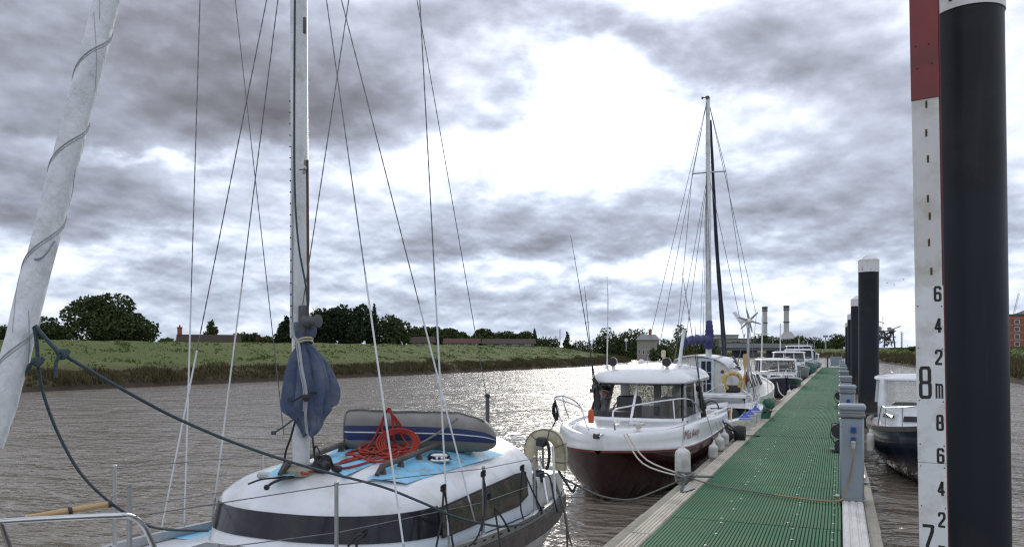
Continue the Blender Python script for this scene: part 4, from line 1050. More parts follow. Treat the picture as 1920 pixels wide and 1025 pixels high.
# level: (half width, front y, straight-side y, z at front, z at rear)
LV = [(1.00, 4.54, 5.50, .76, .62), (.985, 4.60, 5.48, .855, .72), (.95, 4.68, 5.46, 1.035, 1.075), (.93, 4.71, 5.46, 1.08, 1.115), (.865, 4.77, 5.48, 1.135, 1.18), (.77, 4.83, 5.5, 1.18, 1.25), (.64, 4.87, 5.5, 1.215, 1.315), (.46, 4.93, 5.5, 1.245, 1.375), (.24, 4.98, 5.5, 1.265, 1.415)]
def lev(i, off=0.0):
    i0 = min(int(i), len(LV) - 2); f = i - i0; w, yf, ys, z0, z1 = (lerp(a, b, f) for a, b in zip(LV[i0], LV[i0 + 1]))
    return [V(YX + x, y, lerp(z0, z1, min(max((y - 4.6) / 2.8, 0), 1))) for x, y in outline(w + off, yf - off, ys)]
rings = [lev(i) for i in range(len(LV))]
m = MB(); m.loft(rings, False)
n = len(rings[0])
top = rings[-1]; m.add(top, [(i, i + 1, n - 2 - i, n - 1 - i) for i in range(n // 2 - 1)])
m.obj('coachroof', M['gel'], yacht, smooth=60)
m = MB(); m.add([r[0] for r in rings] + [r[-1] for r in reversed(rings)], [tuple(range(2 * len(rings)))]); m.obj('rear_bulkhead', M['gel_old'], yacht)
MB().box((YX, C_END + .012, .92), (.52, .02, .42), bev=.006).obj('hatch_board', M['wood'], yacht)
def roofz(x, y):
    """height of the coach roof at a place"""
    best = None
    for i in range(len(LV) - 1, 2, -1):
        w = LV[i][0]
        if abs(x) <= w:
            w0 = LV[i + 1][0] if i + 1 < len(LV) else 0; f = (w - abs(x)) / max(w - w0, 1e-6)
            zf = lerp(LV[i][3], LV[min(i + 1, len(LV) - 1)][3], f); zr = lerp(LV[i][4], LV[min(i + 1, len(LV) - 1)][4], f)
            return lerp(zf, zr, min(max((y - 4.6) / 2.8, 0), 1))
    return LV[3][3]
# window band: front wraparound and the two side lights, proud of the moulding
def band(i0, i1, a, b, lo, hi, off, name, mat, steps=4):
    R = []
    for k in range(steps + 1):
        L = lev(lerp(lo, hi, k / steps), off); R.append(L[a:b + 1])
    mm = MB(); mm.loft(R, False)
    L0 = lev(lo, 0)[a:b + 1]; L1 = lev(hi, 0)[a:b + 1]
    mm.loft([R[0], L0], False); mm.loft([R[-1], L1], False)
    return mm.obj(name, mat, yacht, smooth=60)
nb = len(rings[0]) - 1
band(0, 0, 3, nb - 3, 1.05, 2.0, .010, 'front_window', M['tint'])
# side lights: cut to a slanting shape
for sg in (1, -1):
    a = []
    Y_ = [5.30, 5.7, 6.1, 6.5, 6.9, 7.18]
    lo_, hi_ = [], []
    for k, y in enumerate(Y_):
        f = min(max((y - 4.6) / 2.8, 0), 1)
        zl, zh = lerp(.84, .745, f), lerp(1.02, 1.055, f)
        if k == len(Y_) - 1: zl += .06; zh -= .02
        def sx(z):
            zz = [lerp(l[3], l[4], f) for l in LV]; w = [l[0] for l in LV]
            tp = .05 * min(max((y - 5.5) / 1.9, 0), 1)
            return float(np.interp(z, zz, w)) - tp + .012
        lo_.append(V(YX + sg * sx(zl), y, zl)); hi_.append(V(YX + sg * sx(zh), y, zh))
    mid = [lerp(p, q, .5) + V(sg * .012, 0, 0) for p, q in zip(lo_, hi_)]
    m = MB(); m.loft([[p - V(sg * .03, 0, 0) for p in lo_], lo_, mid, hi_, [p - V(sg * .03, 0, 0) for p in hi_]], False); sw = m.obj('side_window', M['tintbrown'], yacht, smooth=60)
    m = MB(); m.tube(lo_ + hi_[::-1], .008, 6, closed=True); m.obj('window_seal', M['rubber'], sw)
# raised band under the roof edge along the window
# blue non-slip panels on the roof
def patch(xa, xb, ya, yb, cut=0.0):
    def f(u, v):
        y = lerp(ya, yb, u); x = lerp(xa, xb, v)
        if cut and u < .35: x = lerp(xa, xb, v * lerp(.35, 1, u / .35))
        return V(YX + x, y, roofz(x, y) + .005)
    return f
def on_roof(px, py, out=.005):
    z = 1.25
    for _ in range(12):
        p = at_z(px, py, z); z = lerp(z, roofz(p.x - YX, p.y), .7)
    return at_z(px, py, z) + V(0, 0, out)
def roof_panel(c, nu=20, nv=10):
    P4 = [on_roof(*q) for q in c]
    def f(u, v):
        p = lerp(lerp(P4[0], P4[1], v), lerp(P4[3], P4[2], v), u); return V(p.x, p.y, roofz(p.x - YX, p.y) + .005)
    MB().grid(f, nu, nv).obj('deck_panel', M['bluedeck'], yacht)
roof_panel([(686, 897), (762, 907), (944, 846), (812, 832)])
roof_panel([(646, 893), (604, 871), (664, 832), (778, 836)])
roof_panel([(553, 892), (500, 893), (528, 872), (556, 872)], 8, 8)
def grabrail(pxs, feet=4):
    m = MB(); P_ = [on_roof(lerp(pxs[0][0], pxs[1][0], i / 12), lerp(pxs[0][1], pxs[1][1], i / 12), 0) for i in range(13)]
    m.tube([p + V(0, 0, .012 if i in (0, 12) else .062) for i, p in enumerate(P_)], [.016] + [.024] * 11 + [.016], 8)
    for k in range(feet):
        p = P_[int(1 + k * 10 / (feet - 1))]; m.tube([p - V(0, 0, .01), p + V(0, 0, .058)], [.034, .019], 8)
    return m.obj('hand_rail', M['railwood'], yacht)
grabrail([(706, 893), (842, 838)]); grabrail([(524, 892), (650, 842)])
# round roof vent
vp = on_roof(823, 863, 0); m = MB(); m.lathe([(.105, 0), (.11, .012), (.085, .03), (.082, .045), (.09, .05), (.07, .066), (.02, .07)], tuple(vp), 20); vt = m.obj('roof_vent', M['steel'], yacht)
m = MB()
for k in range(12): m.box((vp.x + .087 * math.cos(k * PI / 6), vp.y + .087 * math.sin(k * PI / 6), vp.z + .036), (.014, .022, .012), Matrix.Rotation(k * PI / 6, 3, 'Z'))
m.obj('slots', M['ink'], vt, kind='stuff')
# fore hatch and foredeck fittings
m = MB(); m.box((YX + .02, 3.98, .895), (.50, .46, .045), bev=.02); m.obj('fore_hatch', M['smoke'], yacht)
m = MB(); m.box((YX + .02, 3.98, .872), (.56, .52, .03), bev=.01); m.obj('hatch_frame', M['alu'], yacht)
# cockpit: coamings, well, seats, lockers
for sg in (-1, 1):
    m = MB(); m.prism([V(YX + sg * .62, 7.38, .60), V(YX + sg * .90, 7.38, .60), V(YX + sg * .86, 7.38, .92), V(YX + sg * .66, 7.38, .94)], (0, 1.05, -.06)); m.obj('coaming', M['gel_old'], yacht)
    wp = V(YX + sg * .76, 7.66, .905); m = MB(); m.lathe([(.055, 0), (.06, .02), (.042, .045), (.042, .075), (.055, .09), (.05, .10), (.018, .105)], tuple(wp), 16); m.obj('winch', M['black'], yacht)
MB().box((YX, 7.95, .50), (1.24, 1.02, .03)).obj('cockpit_sole', M['gel_old'], yacht, smooth=0)
MB().box((YX, 8.50, .72), (1.52, .06, .38), bev=.02).obj('transom', M['gel_old'], yacht)
# --- mast
MX, MY = YX - .05, 5.0
mz0 = roofz(-.05, 5.0)
def oval(z, a, b, cx=0, cy=0): return [V(MX + cx + a * math.cos(2 * PI * k / 20), MY + cy + b * math.sin(2 * PI * k / 20), z) for k in range(20)]
LEAN = -.0065
MB().loft([oval(z, .056, .078, LEAN * (z - mz0)) for z in (mz0 - .02, 2.4, 4, 6, 8, 10.4)], True, True, True).obj('mast', M['mastpaint'], yacht)
m = MB(); m.lathe([(.13, -.02), (.13, .02), (.09, .045), (.09, .06)], (MX, MY, mz0), 20); m.obj('mast_step', M['waling'], yacht)
m = MB(); m.box((MX + .005 - .024, MY - .080, 4.15), (.018, .012, 3.7), Matrix.Rotation(LEAN * -1, 3, 'Y')); m.obj('sail_track', M['alu'], yacht, smooth=0)
for k in range(20): MB().sphere((MX - .02 + LEAN * (2.45 + k * .085 - mz0), MY - .088, 2.45 + k * .085), .006, 6, 4).obj('track_screw', M['ink'], yacht)
hal = MB(); hal.tube([at(576, 300, 5.87), at(577, 420, 5.90), at(578, 560, 5.92), at(575, 602, 5.92)], .010, 6); hal.obj('halyard', pm('brown_halyard', (.17, .085, .05), (.1, .05, .03), 50, .9), yacht)
hal = MB(); hal.tube(smoothpts([at(553, 0, 5.86), at(552, 200, 5.86), at(553, 360, 5.86), at(560, 460, 5.84), at(574, 540, 5.85), at(578, 598, 5.88)], 5), .007, 6); hal.obj('halyard', M['rope_blue'], yacht)
cl = MB(); c0 = at(569, 308, 5.86); cl.box(tuple(c0), (.02, .03, .14), bev=.004); cl.box(tuple(c0 + V(0, -.01, -.03)), (.055, .03, .03), bev=.006); cl.obj('mast_cleat', M['alu'], yacht)
cl = MB(); c0 = at(571, 48, 5.86); cl.box(tuple(c0), (.02, .02, .12), bev=.004); cl.obj('mast_cleat', M['darksteel'], yacht)
wz = at(584, 602, 5.88); m = MB(); m.lathe([(.02, -.07), (.045, -.06), (.045, -.02), (.034, 0), (.034, .03), (.05, .05), (.048, .065), (.02, .07)], tuple(wz), 16, Matrix.Rotation(PI / 2, 3, 'Y')); m.obj('mast_winch', M['darksteel'], yacht)
m = MB(); m.box(tuple(at(569, 600, 5.93)), (.07, .05, .22), bev=.01); m.obj('winch_pad', M['darksteel'], yacht)
m = MB(); c0 = V(MX + .17, MY + .02, mz0 + .05)
m.box(tuple(c0), (.12, .10, .09), bev=.02); m.box(tuple(c0 + V(.10, .05, -.02)), (.08, .06, .05), bev=.015); m.tube(bez(c0, c0 + V(.02, 0, .16), c0 + V(.06, .06, .0)), .009, 6)
for k in range(4): m.tube(bez(c0 + V(-.06, .03 * k, .02), c0 + V(-.02 + .03 * k, 0, .14), c0 + V(.05, .02 * k, .0)), .008, 6)
m.obj('deck_blocks', M['black'], yacht)
# spreaders, standing rigging
sz = 6.3
for sg in (-1, 1): MB().tube([(MX, MY, sz), (MX + sg * .92, MY + .05, sz + .06)], [.03, .018], 8).obj('spreader', M['alu'], yacht)
def wire(name, px0, py0, d0, px1, py1, d1, up=1.6, down=0.0, r=.0042, mat='wire', parent=yacht, cover=None):
    a, b = at(px0, py0, d0), at(px1, py1, d1)
    p, q = a + (a - b).normalized() * down, b + (b - a).normalized() * up
    n_ = max(int((q - p).length / .045), 2)
    m = MB(); m.tube([lerp(p, q, i / n_) for i in range(n_ + 1)], [r * (1.22 if i % 2 else .85) for i in range(n_ + 1)], 5)
    o = m.obj(name, M[mat], parent)
    if cover is not None:
        c = lerp(a, b, (py0 - cover) / (py0 - py1)); m = MB(); m.tube([lerp(p, c, .10), c], r * 1.55, 6); m.obj('wire_cover', M['sheath'], o)
        m = MB(); m.tube([p, lerp(p, c, .10)], r * 1.9, 6); m.obj('bottle_screw', M['alu'], o)
    return o
wire('shroud', 345, 1000, 6.39, 375, 0, 6.3, 1.7, .12, cover=545)
wire('shroud', 300, 1005, 6.17, 500, 0, 6.0, 1.9, .12, cover=650)
wire('shroud', 401, 950, 6.70, 521, 0, 6.15, 1.9, .12, cover=510)
wire('shroud', 757, 1025, 5.21, 612, 0, 5.75, 1.7, .18, cover=540)
wire('shroud', 842, 1025, 5.79, 787, 0, 5.6, 1.7, .10, cover=545)
wire('shroud', 885, 957, 6.16, 640, 0, 6.0, 1.9, .10, cover=565)
wire('halyard', 577, 508, 5.86, 654, 0, 5.9, 1.8, .30, .0040)
wire('halyard', 512, 633, 6.1, 441, 0, 6.2, 1.8, .75, .0034)
wire('backstay', 912, 742, 8.3, 787, 30, 7.0, 1.9, .0, .0036)
# stanchions and guard wires
def stanchion(x, y, h=.60, r=.0125):
    hb, zs = ysheer(y); b = V(YX + x * (hb - .06), y, zs - .02)
    m = MB(); m.tube([b, b + V(0, 0, h)], r, 8); m.lathe([(.035, 0), (.03, .02), (.018, .06)], tuple(b), 10); m.sphere(b + V(0, 0, h), r * 1.25, 8, 5)
    m.obj('stanchion', M['alu'], yacht); return b
SP = [(4.07, .60), (5.82, .58), (7.15, .56)]
pa = [stanchion(1, y, h) for y, h in SP]; sa = [stanchion(-1, y, h) for y, h in SP]
# pulpit round the bow
def pu(sg, y, dx, z): hb, zs = ysheer(max(y, 2.3)); return V(YX + sg * (hb - .05 + dx), y, zs + z)
m = MB()
path = [at(292, 1034, 4.35), at(272, 990, 4.28), at(247, 968, 4.18), at(210, 966, 4.08), at(100, 971, 3.98), at(0, 977, 3.88)]
m.tube(smoothpts(path[:6] + [at(-120, 986, 3.78), at(-220, 990, 3.72)], 5), .0155, 10); m.obj('pulpit', M['steel'], yacht)
MB().tube([at(2, 978, 3.88), at(22, 1040, 3.95)], .013, 8).obj('pulpit_leg', M['steel'], yacht)
MB().tube([path[0], path[0] + V(.05, .04, -.35)], .0155, 8).obj('pulpit_leg', M['steel'], yacht)
# pushpit
R = .0135
pq = at(1037, 955, 8.15); pq2 = at(1044, 962, 8.3)
MB().tube(smoothpts([at(930, 823, 8.75), at(965, 823, 8.75), at(1006, 823, 8.7), at(1014, 828, 8.65), at(1018, 842, 8.6)], 4), R, 8).obj('pushpit_rail', M['steel'], yacht)
MB().tube([at(1012, 855, 8.45), at(1030, 962, 8.0)], R, 8).obj('pushpit_post', M['steel'], yacht)
MB().tube([at(1037, 836, 8.4), at(1041, 942, 8.3)], R, 8).obj('pushpit_post', M['white'], yacht)
MB().tube([at(930, 823, 8.75), V(YX - .55, 8.45, .65)], R, 8).obj('pushpit_post', M['steel'], yacht)
MB().tube([at(1018, 842, 8.6), at(1019, 905, 8.6)], R, 8).obj('pushpit_post', M['steel'], yacht)
def guard(z, lst, rr=.0035):
    for i in range(len(lst) - 1): pass
    m = MB(); m.tube([p for p in lst], rr, 5); return m.obj('guard_wire', M['wire'], yacht)
for lst, sg in ((pa, 1), (sa, -1)):
    e = path[2] if sg > 0 else V(2 * YX - path[2].x, path[2].y, path[2].z)
    end = at(1012, 858, 8.45) if sg > 0 else V(2 * YX - at(1012, 858, 8.45).x, 8.2, 1.15)
    guard(0, ([e] if sg > 0 else []) + [b + V(0, 0, h[1] - .012) for b, h in zip(lst, SP)] + [end])
    guard(0, ([e - V(0, 0, .22)] if sg > 0 else []) + [b + V(0, 0, .30) for b in lst] + [end - V(0, 0, .32)])
# lashings, sheets and small tackle along the port guard wires
tk = [
    [at(979, 878, 7.3), at(976, 945, 7.25), at(982, 974, 7.1)], [at(981, 880, 7.3), at(1003, 930, 7.25), at(1016, 955, 7.5)],
    [at(907, 888, 6.3), at(908, 960, 6.2), at(902, 995, 6.15)], [at(905, 888, 6.3), at(912, 935, 6.2), at(898, 1000, 6.0), at(880, 1022, 5.85)],
    [at(927, 950, 6.3), at(945, 975, 6.3), at(955, 995, 6.5)], [at(927, 950, 6.35), at(935, 1000, 6.2), at(938, 1024, 6.1)],
    [at(832, 915, 5.75), at(828, 970, 5.7), at(818, 1024, 5.6)], [at(833, 915, 5.75), at(842, 975, 5.75), at(850, 1024, 5.7)],
    [at(684, 998, 4.75), at(668, 1005, 4.72), at(652, 1024, 4.7)], [at(686, 998, 4.75), at(672, 1012, 4.7), at(668, 1026, 4.7)],
]
for q in tk: MB().tube(smoothpts(q, 4), .0075, 6).obj('lashing', M['rope_black'], yacht)
for c in (at(906, 887, 6.3), at(831, 914, 5.74), at(979, 876, 7.3), at(684, 998, 4.75), at(916, 930, 6.3), at(1013, 958, 7.6)):
    m = MB()
    for k in range(3): m.tube([c + V(.016 * math.cos(a), .016 * math.sin(a) * .6, .012 * (k - 1) + .012 * math.sin(a + k)) for a in [2 * PI * i / 10 for i in range(10)]], .008, 5, closed=True)
    m.obj('knot', M['rope_black'], yacht)
m = MB(); m.tube(smoothpts([at(990, 895, 7.9), at(1004, 900, 7.9), at(1006, 935, 7.8), at(1010, 952, 7.75), at(1020, 950, 7.7)], 5), .011, 6)
m.tube(smoothpts([at(1004, 890, 7.95), at(1020, 886, 8.0), at(1031, 895, 8.0), at(1040, 940, 8.1), at(1047, 960, 8.2)], 5), .010, 6); m.obj('sheet_rope', M['rope_blue'], yacht)
m = MB(); m.tube(smoothpts([at(1034, 905, 8.5), at(1052, 935, 8.5), at(1062, 985, 8.5), at(1064, 1030, 8.5)], 5), .012, 6); m.tube(smoothpts([at(1040, 900, 8.5), at(1057, 950, 8.5), at(1066, 1000, 8.5), at(1075, 1030, 8.4)], 5), .010, 6); m.obj('stern_line', M['rope_grey'], yacht)
# rope with frayed end lying on the front of the roof
m = MB(); m.tube(smoothpts([at(498, 915, 5.75), at(510, 905, 5.8), at(530, 897, 5.85), at(552, 893, 5.95)], 5), .010, 6); m.sphere(at(500, 913, 5.74), .022, 8, 5); m.obj('loose_line', M['rope_black'], yacht)
m = MB(); m.tube(smoothpts([at(465, 907, 5.9), at(490, 898, 5.95), at(520, 895, 6.0), at(551, 893, 6.05)], 5), .007, 6); m.obj('loose_line', M['rope_black'], yacht)
m = MB(); m.box(tuple(at(500, 890, 6.15)), (.14, .06, .045), Matrix.Rotation(.35, 3, 'Z'), bev=.012); m.obj('deck_fitting', M['alu'], yacht)
m = MB(); m.tube(smoothpts([at(532, 892, 6.0), at(535, 850, 6.0), at(545, 820, 5.95), at(553, 790, 5.93)], 5), .008, 6); m.tube(smoothpts([at(592, 870, 5.95), at(588, 840, 5.95), at(585, 808, 5.92)], 5), .007, 6)
m.tube(smoothpts([at(601, 850, 5.95), at(592, 835, 5.95), at(590, 860, 5.95), at(600, 878, 5.95)], 5), .006, 6); m.obj('tie_line', M['rope_black'], yacht)
# --- furled headsail on the forestay
f0, f1 = at(-16, 838, 3.78), at(201, 0, 4.39)
fd = (f1 - f0).normalized(); f1 = f0 + fd * ((9.6 - f0.z) / fd.z)
ta = V(YX, 2.32, .96)
MB().tube([ta, f0 + fd * .3], .008, 6).obj('forestay', M['wire'], yacht)
ax = fd.cross(V(0, 0, 1)).normalized(); bx = ax.cross(fd).normalized()
SL = (f1 - f0).length
def furl_r(t, a):
    r = lerp(.062, .060, min(t / 3.2, 1)) * (1 if t > .2 else .75 + .25 * t / .2)
    spiral = (-a - t * 11.5) % (2 * PI)
    r *= 1 + .07 * (1 - spiral / (2 * PI)) + .025 * math.sin(t * 17 + 2 * math.sin(a * 2 + t * 5)) + .02 * math.sin(a * 3 + t * 9)
    return r
def furl_p(t, a, out=0.0):
    r = furl_r(t, a) + out; return f0 + fd * t + (ax * math.cos(a) + bx * math.sin(a)) * r
m = MB(); nt_ = int(SL / .028); m.loft([[furl_p(SL * i / nt_, 2 * PI * k / 28) for k in range(28)] for i in range(nt_ + 1)], True, True, True); sail = m.obj('furled_headsail', M['sail'], yacht, smooth=70)
m = MB()
for s0 in (0.0, .08):
    m.tube([furl_p(t, -t * 11.5 - s0 * 3, .002) for t in np.arange(.1, 4.6, .012)], .0030 if s0 == 0 else .0014, 5)
m.obj('sail_edge', M['seam'], sail)
m = MB()
for t0, ln_, ph in ((.55, 1.6, .6), (1.05, 1.3, 2.2), (1.35, 2.0, 1.4), (1.9, 1.5, 3.0), (2.3, 1.8, .4), (2.75, 1.5, 2.0), (3.2, 1.7, 1.2), (.25, 1.4, 2.6)):
    m.tube([furl_p(t0 + .30 * q + .03 * math.sin(q * 2), ph * 2 + q * 1.2, .001) for q in np.arange(0, ln_, .05)], .0014, 5)
m.obj('seams', M['seam'], sail, kind='stuff')
m = MB(); c = furl_p(1.55, -2.2, .004)
m.tube(smoothpts([at(102, 452, 3.95), at(80, 482, 3.93), at(58, 487, 3.97), at(50, 500, 4.0), at(46, 525, 4.0)], 5), .006, 6); m.obj('sail_tie', M['seam'], sail)
# --- blue canvas bundle lashed to the foot of the mast
bs = [(604, 553, 590), (618, 551, 592), (630, 553, 590), (641, 559, 581), (650, 556, 588), (662, 549, 598), (680, 542, 611), (700, 538, 620), (722, 536, 627), (742, 535, 627), (760, 534, 621), (768, 536, 618), (777, 546, 612), (787, 556, 607), (801, 565, 602), (814, 571, 592)]
bs = interp_st(bs, 3)
rg = []
for i, (y, xl, xr) in enumerate(bs):
    c = at((xl + xr) / 2, y, 5.97); a = (xr - xl) / 2 / 1500 * 5.97; b = max(a * .62, .062); pr = []
    for k in range(72):
        f = 2 * PI * k / 72; w_ = 1 + (.30 * (abs(math.sin(f * 3.5 + i * .055)) - .6) + .20 * (abs(math.sin(f * 6.5 - i * .075 + .6 * math.sin(i * .3))) - .6) + .06 * math.sin(f * 4 + i * .27)) * (1 if 9 < i else .4)
        pr.append(c + RT * (a * math.cos(f) * w_) + FW * (b * math.sin(f) * w_) + V(0, 0, (.02 * math.sin(f * 3 + 1) if i > 30 else 0)))
    rg.append(pr)
m = MB(); m.loft(rg, True, True, True); bun = m.obj('sail_cover', M['blueclo'], yacht, smooth=32)
m = MB(); m.prism([at(534, 740, 5.9), at(533, 765, 5.9), at(556, 788, 5.92), at(566, 760, 5.9)], FW * .05); m.obj('cover_flap', M['blueclo'], bun, smooth=0)
m = MB(); m.tube(smoothpts([at(549, 604, 5.86), at(551, 630, 5.84), at(560, 645, 5.82), at(566, 690, 5.76), at(574, 735, 5.74), at(573, 780, 5.80), at(576, 812, 5.86)], 6), .010, 6); m.tube(smoothpts([at(556, 646, 5.83), at(562, 690, 5.77), at(570, 735, 5.75), at(569, 770, 5.79)], 6), .006, 6); m.obj('cover_tape', M['seam'], bun)
m = MB()
for dy in (-3, 2): m.tube([at(570 + 15 * math.cos(f), 642 + dy + 4 * math.sin(f) - 5 * math.cos(f), 5.95) + FW * (.085 * math.sin(f)) for f in [2 * PI * k / 24 for k in range(24)]], .008, 6, closed=True)
m.obj('lashing', M['buoy'], bun)
m = MB()
for f0_ in (0, 1): m.tube([at(573 + 30 * math.cos(f), 742 + 8 * math.sin(f * 2), 5.95) + FW * (.16 * math.sin(f)) for f in [2 * PI * k / 26 for k in range(26)]], .007, 6, closed=True)
m.sphere(at(574, 745, 5.75), .03, 8, 6); m.obj('lashing', M['rope_black'], bun)
m = MB(); m.tube(smoothpts([at(551, 785, 5.9), at(535, 797, 5.88), at(515, 810, 5.86)], 4), .007, 6); m.box(tuple(at(513, 811, 5.86)), (.03, .02, .025)); m.obj('tie_end', M['rope_blue'], bun)

# ================================================================ things lying on the yacht
# dinghy on the roof
da, db = at(648, 804, 7.15), at(931, 807, 7.2)
dd = (db - da); DL = dd.length; dd.normalize(); dn = V(0, 0, 1).cross(dd).normalized()   # dn points away from the viewer or to it
if dn.dot(FW) > 0: dn = -dn
t = thing('inflatable_dinghy', 'rolled grey inflatable dinghy with a navy stripe, lying across the yacht roof', 'dinghy', tuple(lerp(da, db, .5) - V(0, 0, .17)))
ds = [(0, .12, .13, -.01), (.02, .17, .17, -.01), (.07, .195, .188, -.01), (.25, .20, .192, -.01), (.5, .20, .186, -.012), (.7, .195, .174, -.018), (.83, .185, .158, -.030), (.92, .165, .135, -.045), (.975, .13, .09, -.065), (1.0, .07, .04, -.08)]
dsi = interp_st(ds, 5)
def dp(s, f, out=0.0):
    tt, hb, hh, dz_ = s; c = da + dd * (tt * DL) + V(0, 0, dz_ + .0)
    w_ = 1 + .02 * math.sin(tt * 40) * math.cos(f * 2) + .012 * math.sin(tt * 23 + f * 3)
    return c + dn * ((hb * w_ + out) * math.copysign(abs(math.cos(f)) ** .75, math.cos(f))) + V(0, 0, (hh * w_ + out) * math.copysign(abs(math.sin(f)) ** .8, math.sin(f)))
m = MB(); m.loft([[dp(s, 2 * PI * k / 28) for k in range(28)] for s in dsi], True, True, True); m.obj('tube', M['dinghy'], t, smooth=60)
def strip(f0_, f1_, out, mat, nm, lo=0, hi=None):
    m = MB(); m.loft([[dp(s, lerp(f0_, f1_, k / 4), out) for k in range(5)] for s in dsi[lo:hi]], False); m.obj(nm, M[mat], t, smooth=60)
strip(-.24, .24, .004, 'dinghyblue', 'stripe', 4, -1); strip(.0, .026, .0055, 'white', 'pinstripe', 4, -1)
m = MB(); m.tube([dp(s, 1.25 + .15 * math.sin(i * .3), .010) for i, s in enumerate(dsi[1:36])], .009, 6); m.tube([dp(dsi[3], f, .010) for f in np.arange(-.8, 2.4, .2)], .009, 6); m.obj('grab_line', M['rope_grey'], t)
m = MB(); m.tube(smoothpts([at(858, 784, 6.97), at(820, 812, 6.9), at(785, 832, 6.8), on_roof(752, 848, .02)], 4), .010, 6); m.obj('lashing', M['rope_grey'], t)
MB().box(tuple(lerp(da, db, .5) - V(0, 0, .195)), (.9, .12, .03), Matrix.Rotation(math.atan2(dd.y, dd.x), 3, 'Z'), bev=.01).obj('floor_roll', M['grey'], t)
# orange-red rope heaped on the roof and over the dinghy
t = thing('mooring_rope', 'orange red rope coiled on the yacht roof and looped over the grey dinghy', 'rope', tuple(at(730, 850, 7.0)))
m = MB(); rr = random.Random(11)
RP0 = lambda x, y: on_roof(x, max(y, 836), .02)
for q in ([(668, 862), (690, 835), (712, 800), (726, 768), (742, 790), (756, 820), (772, 846)], [(650, 868), (680, 850), (705, 815), (727, 766), (735, 780), (738, 815), (742, 840)], [(722, 772), (716, 800), (724, 815), (748, 828), (766, 842)], [(729, 768), (750, 795), (764, 830), (776, 850)]):
    P_ = [lerp(at(x, y, 6.93), RP0(x, y), min(max((y - 815) / 40, 0), 1)) for x, y in q]; m.tube(smoothpts(P_, 6), .0095, 6)
def RP(x, y, h): p = on_roof(x, y, .012); return p + V(0, 0, h)
for k in range(9):
    cx_, cy_, rx_ = 722 + rr.uniform(-22, 26), 850 + rr.uniform(-7, 5), rr.uniform(26, 50)
    m.tube([RP(cx_ + rx_ * math.cos(f) * (1 + .1 * math.sin(3 * f + k)), cy_ + (6 + rx_ * .07) * math.sin(f) + 1.5 * math.sin(5 * f + k), .012 * (k % 4) + .006 * math.sin(3 * f)) for f in [2 * PI * i / 22 for i in range(22)]], .0095, 6, closed=True)
for k in range(4):
    m.tube([RP(748, 852 - k, 0) + RT * ((.125 + .018 * k) * math.cos(f)) + UP * (.085 + (.085 + .008 * k) * math.sin(f)) + FW * (.05 * math.sin(f) - .02 * k) for f in [2 * PI * i / 24 for i in range(24)]], .0095, 6, closed=True)
for q in ([(690, 858), (650, 868), (620, 876), (584, 887), (570, 886)], [(700, 866), (660, 878), (630, 881), (645, 866), (680, 860)], [(606, 876), (590, 880), (566, 889), (578, 892)], [(780, 852), (720, 868), (690, 866), (700, 856)]):
    m.tube(smoothpts([RP(x, y, .004) for x, y in q], 6), .0095, 6)
m.obj('rope', M['rope_red'], t)
# horseshoe lifebuoy on the pushpit
hc = at(1024, 842, 8.55); t = thing('horseshoe_lifebuoy', 'stained cream horseshoe lifebuoy hung on the yacht stern rail', 'lifebuoy', tuple(hc))
hr_, hf = (RT * .93 + FW * -.36).normalized(), (FW * .93 + RT * .36).normalized()
pth = [(-.165, -.20), (-.168, -.06), (-.155, .05), (-.10, .135), (0, .165), (.10, .135), (.155, .05), (.168, -.06), (.165, -.21)]
pth = [Vector((a, 0, b)) for a, b in pth]; pp = smoothpts(pth, 5)
rings = []
for i, p in enumerate(pp):
    tg = (pp[min(i + 1, len(pp) - 1)] - pp[max(i - 1, 0)]).normalized(); nm = Vector((tg.z, 0, -tg.x))
    w_, d_ = .060, .055
    rings.append([hc + hr_ * (p.x + nm.x * a * w_) + UP * (p.z + nm.z * a * w_) + hf * (b * d_) for a, b in ((-1, -.7), (-.7, -1), (.7, -1), (1, -.7), (1, .7), (.7, 1), (-.7, 1), (-1, .7))])
MB().loft(rings, True, True, True).obj('ring', M['buoy'], t, smooth=50)
m = MB()
for k in (3, 14, 22, 30, 37): m.tube([q + (q - (hc + hr_ * pp[k].x + UP * pp[k].z)) * .03 for q in rings[k]], .006, 5, closed=True)
m.tube([hc + hr_ * (p.x * 1.37) + UP * (p.z * 1.33 + .0) - hf * .058 for p in pp], .006, 5); m.obj('grab_line', M['rope_grey'], t)
m = MB(); m.box(tuple(at(1015, 828, 8.40)), (.10, .09, .10), bev=.015); m.obj('light_holder', M['black'], t)
m = MB(); m.box(tuple(at(1012, 838, 8.40)), (.07, .07, .05), bev=.012); m.obj('light_base', M['grey'], t)
m = MB(); m.tube(smoothpts([at(1018, 824, 8.4), at(1026, 828, 8.38), at(1030, 850, 8.38), at(1028, 870, 8.4), at(1024, 880, 8.4)], 5), .016, 6); m.obj('strap', M['rubber'], t)
m = MB(); m.lathe([(.05, -.10), (.055, -.04), (.045, .0), (.05, .02), (.02, .03)], tuple(at(1012, 884, 8.3)), 14); m.obj('light_canister', M['navy'], t)
# dark post at the far quarter
t = thing('stern_post', 'dark upright post on the far quarter of the near yacht, behind the dinghy', 'post', tuple(V(at(914, 830, 8.2).x, at(914, 830, 8.2).y, .9)))
MB().tube([at(914, 868, 8.2), at(914, 742, 8.2)], [.022, .020], 10).obj('post', M['darksteel'], t)
MB().lathe([(.026, 0), (.026, .03), (.01, .035)], tuple(at(914, 744, 8.2)), 10).obj('post_cap', M['rubber'], t)
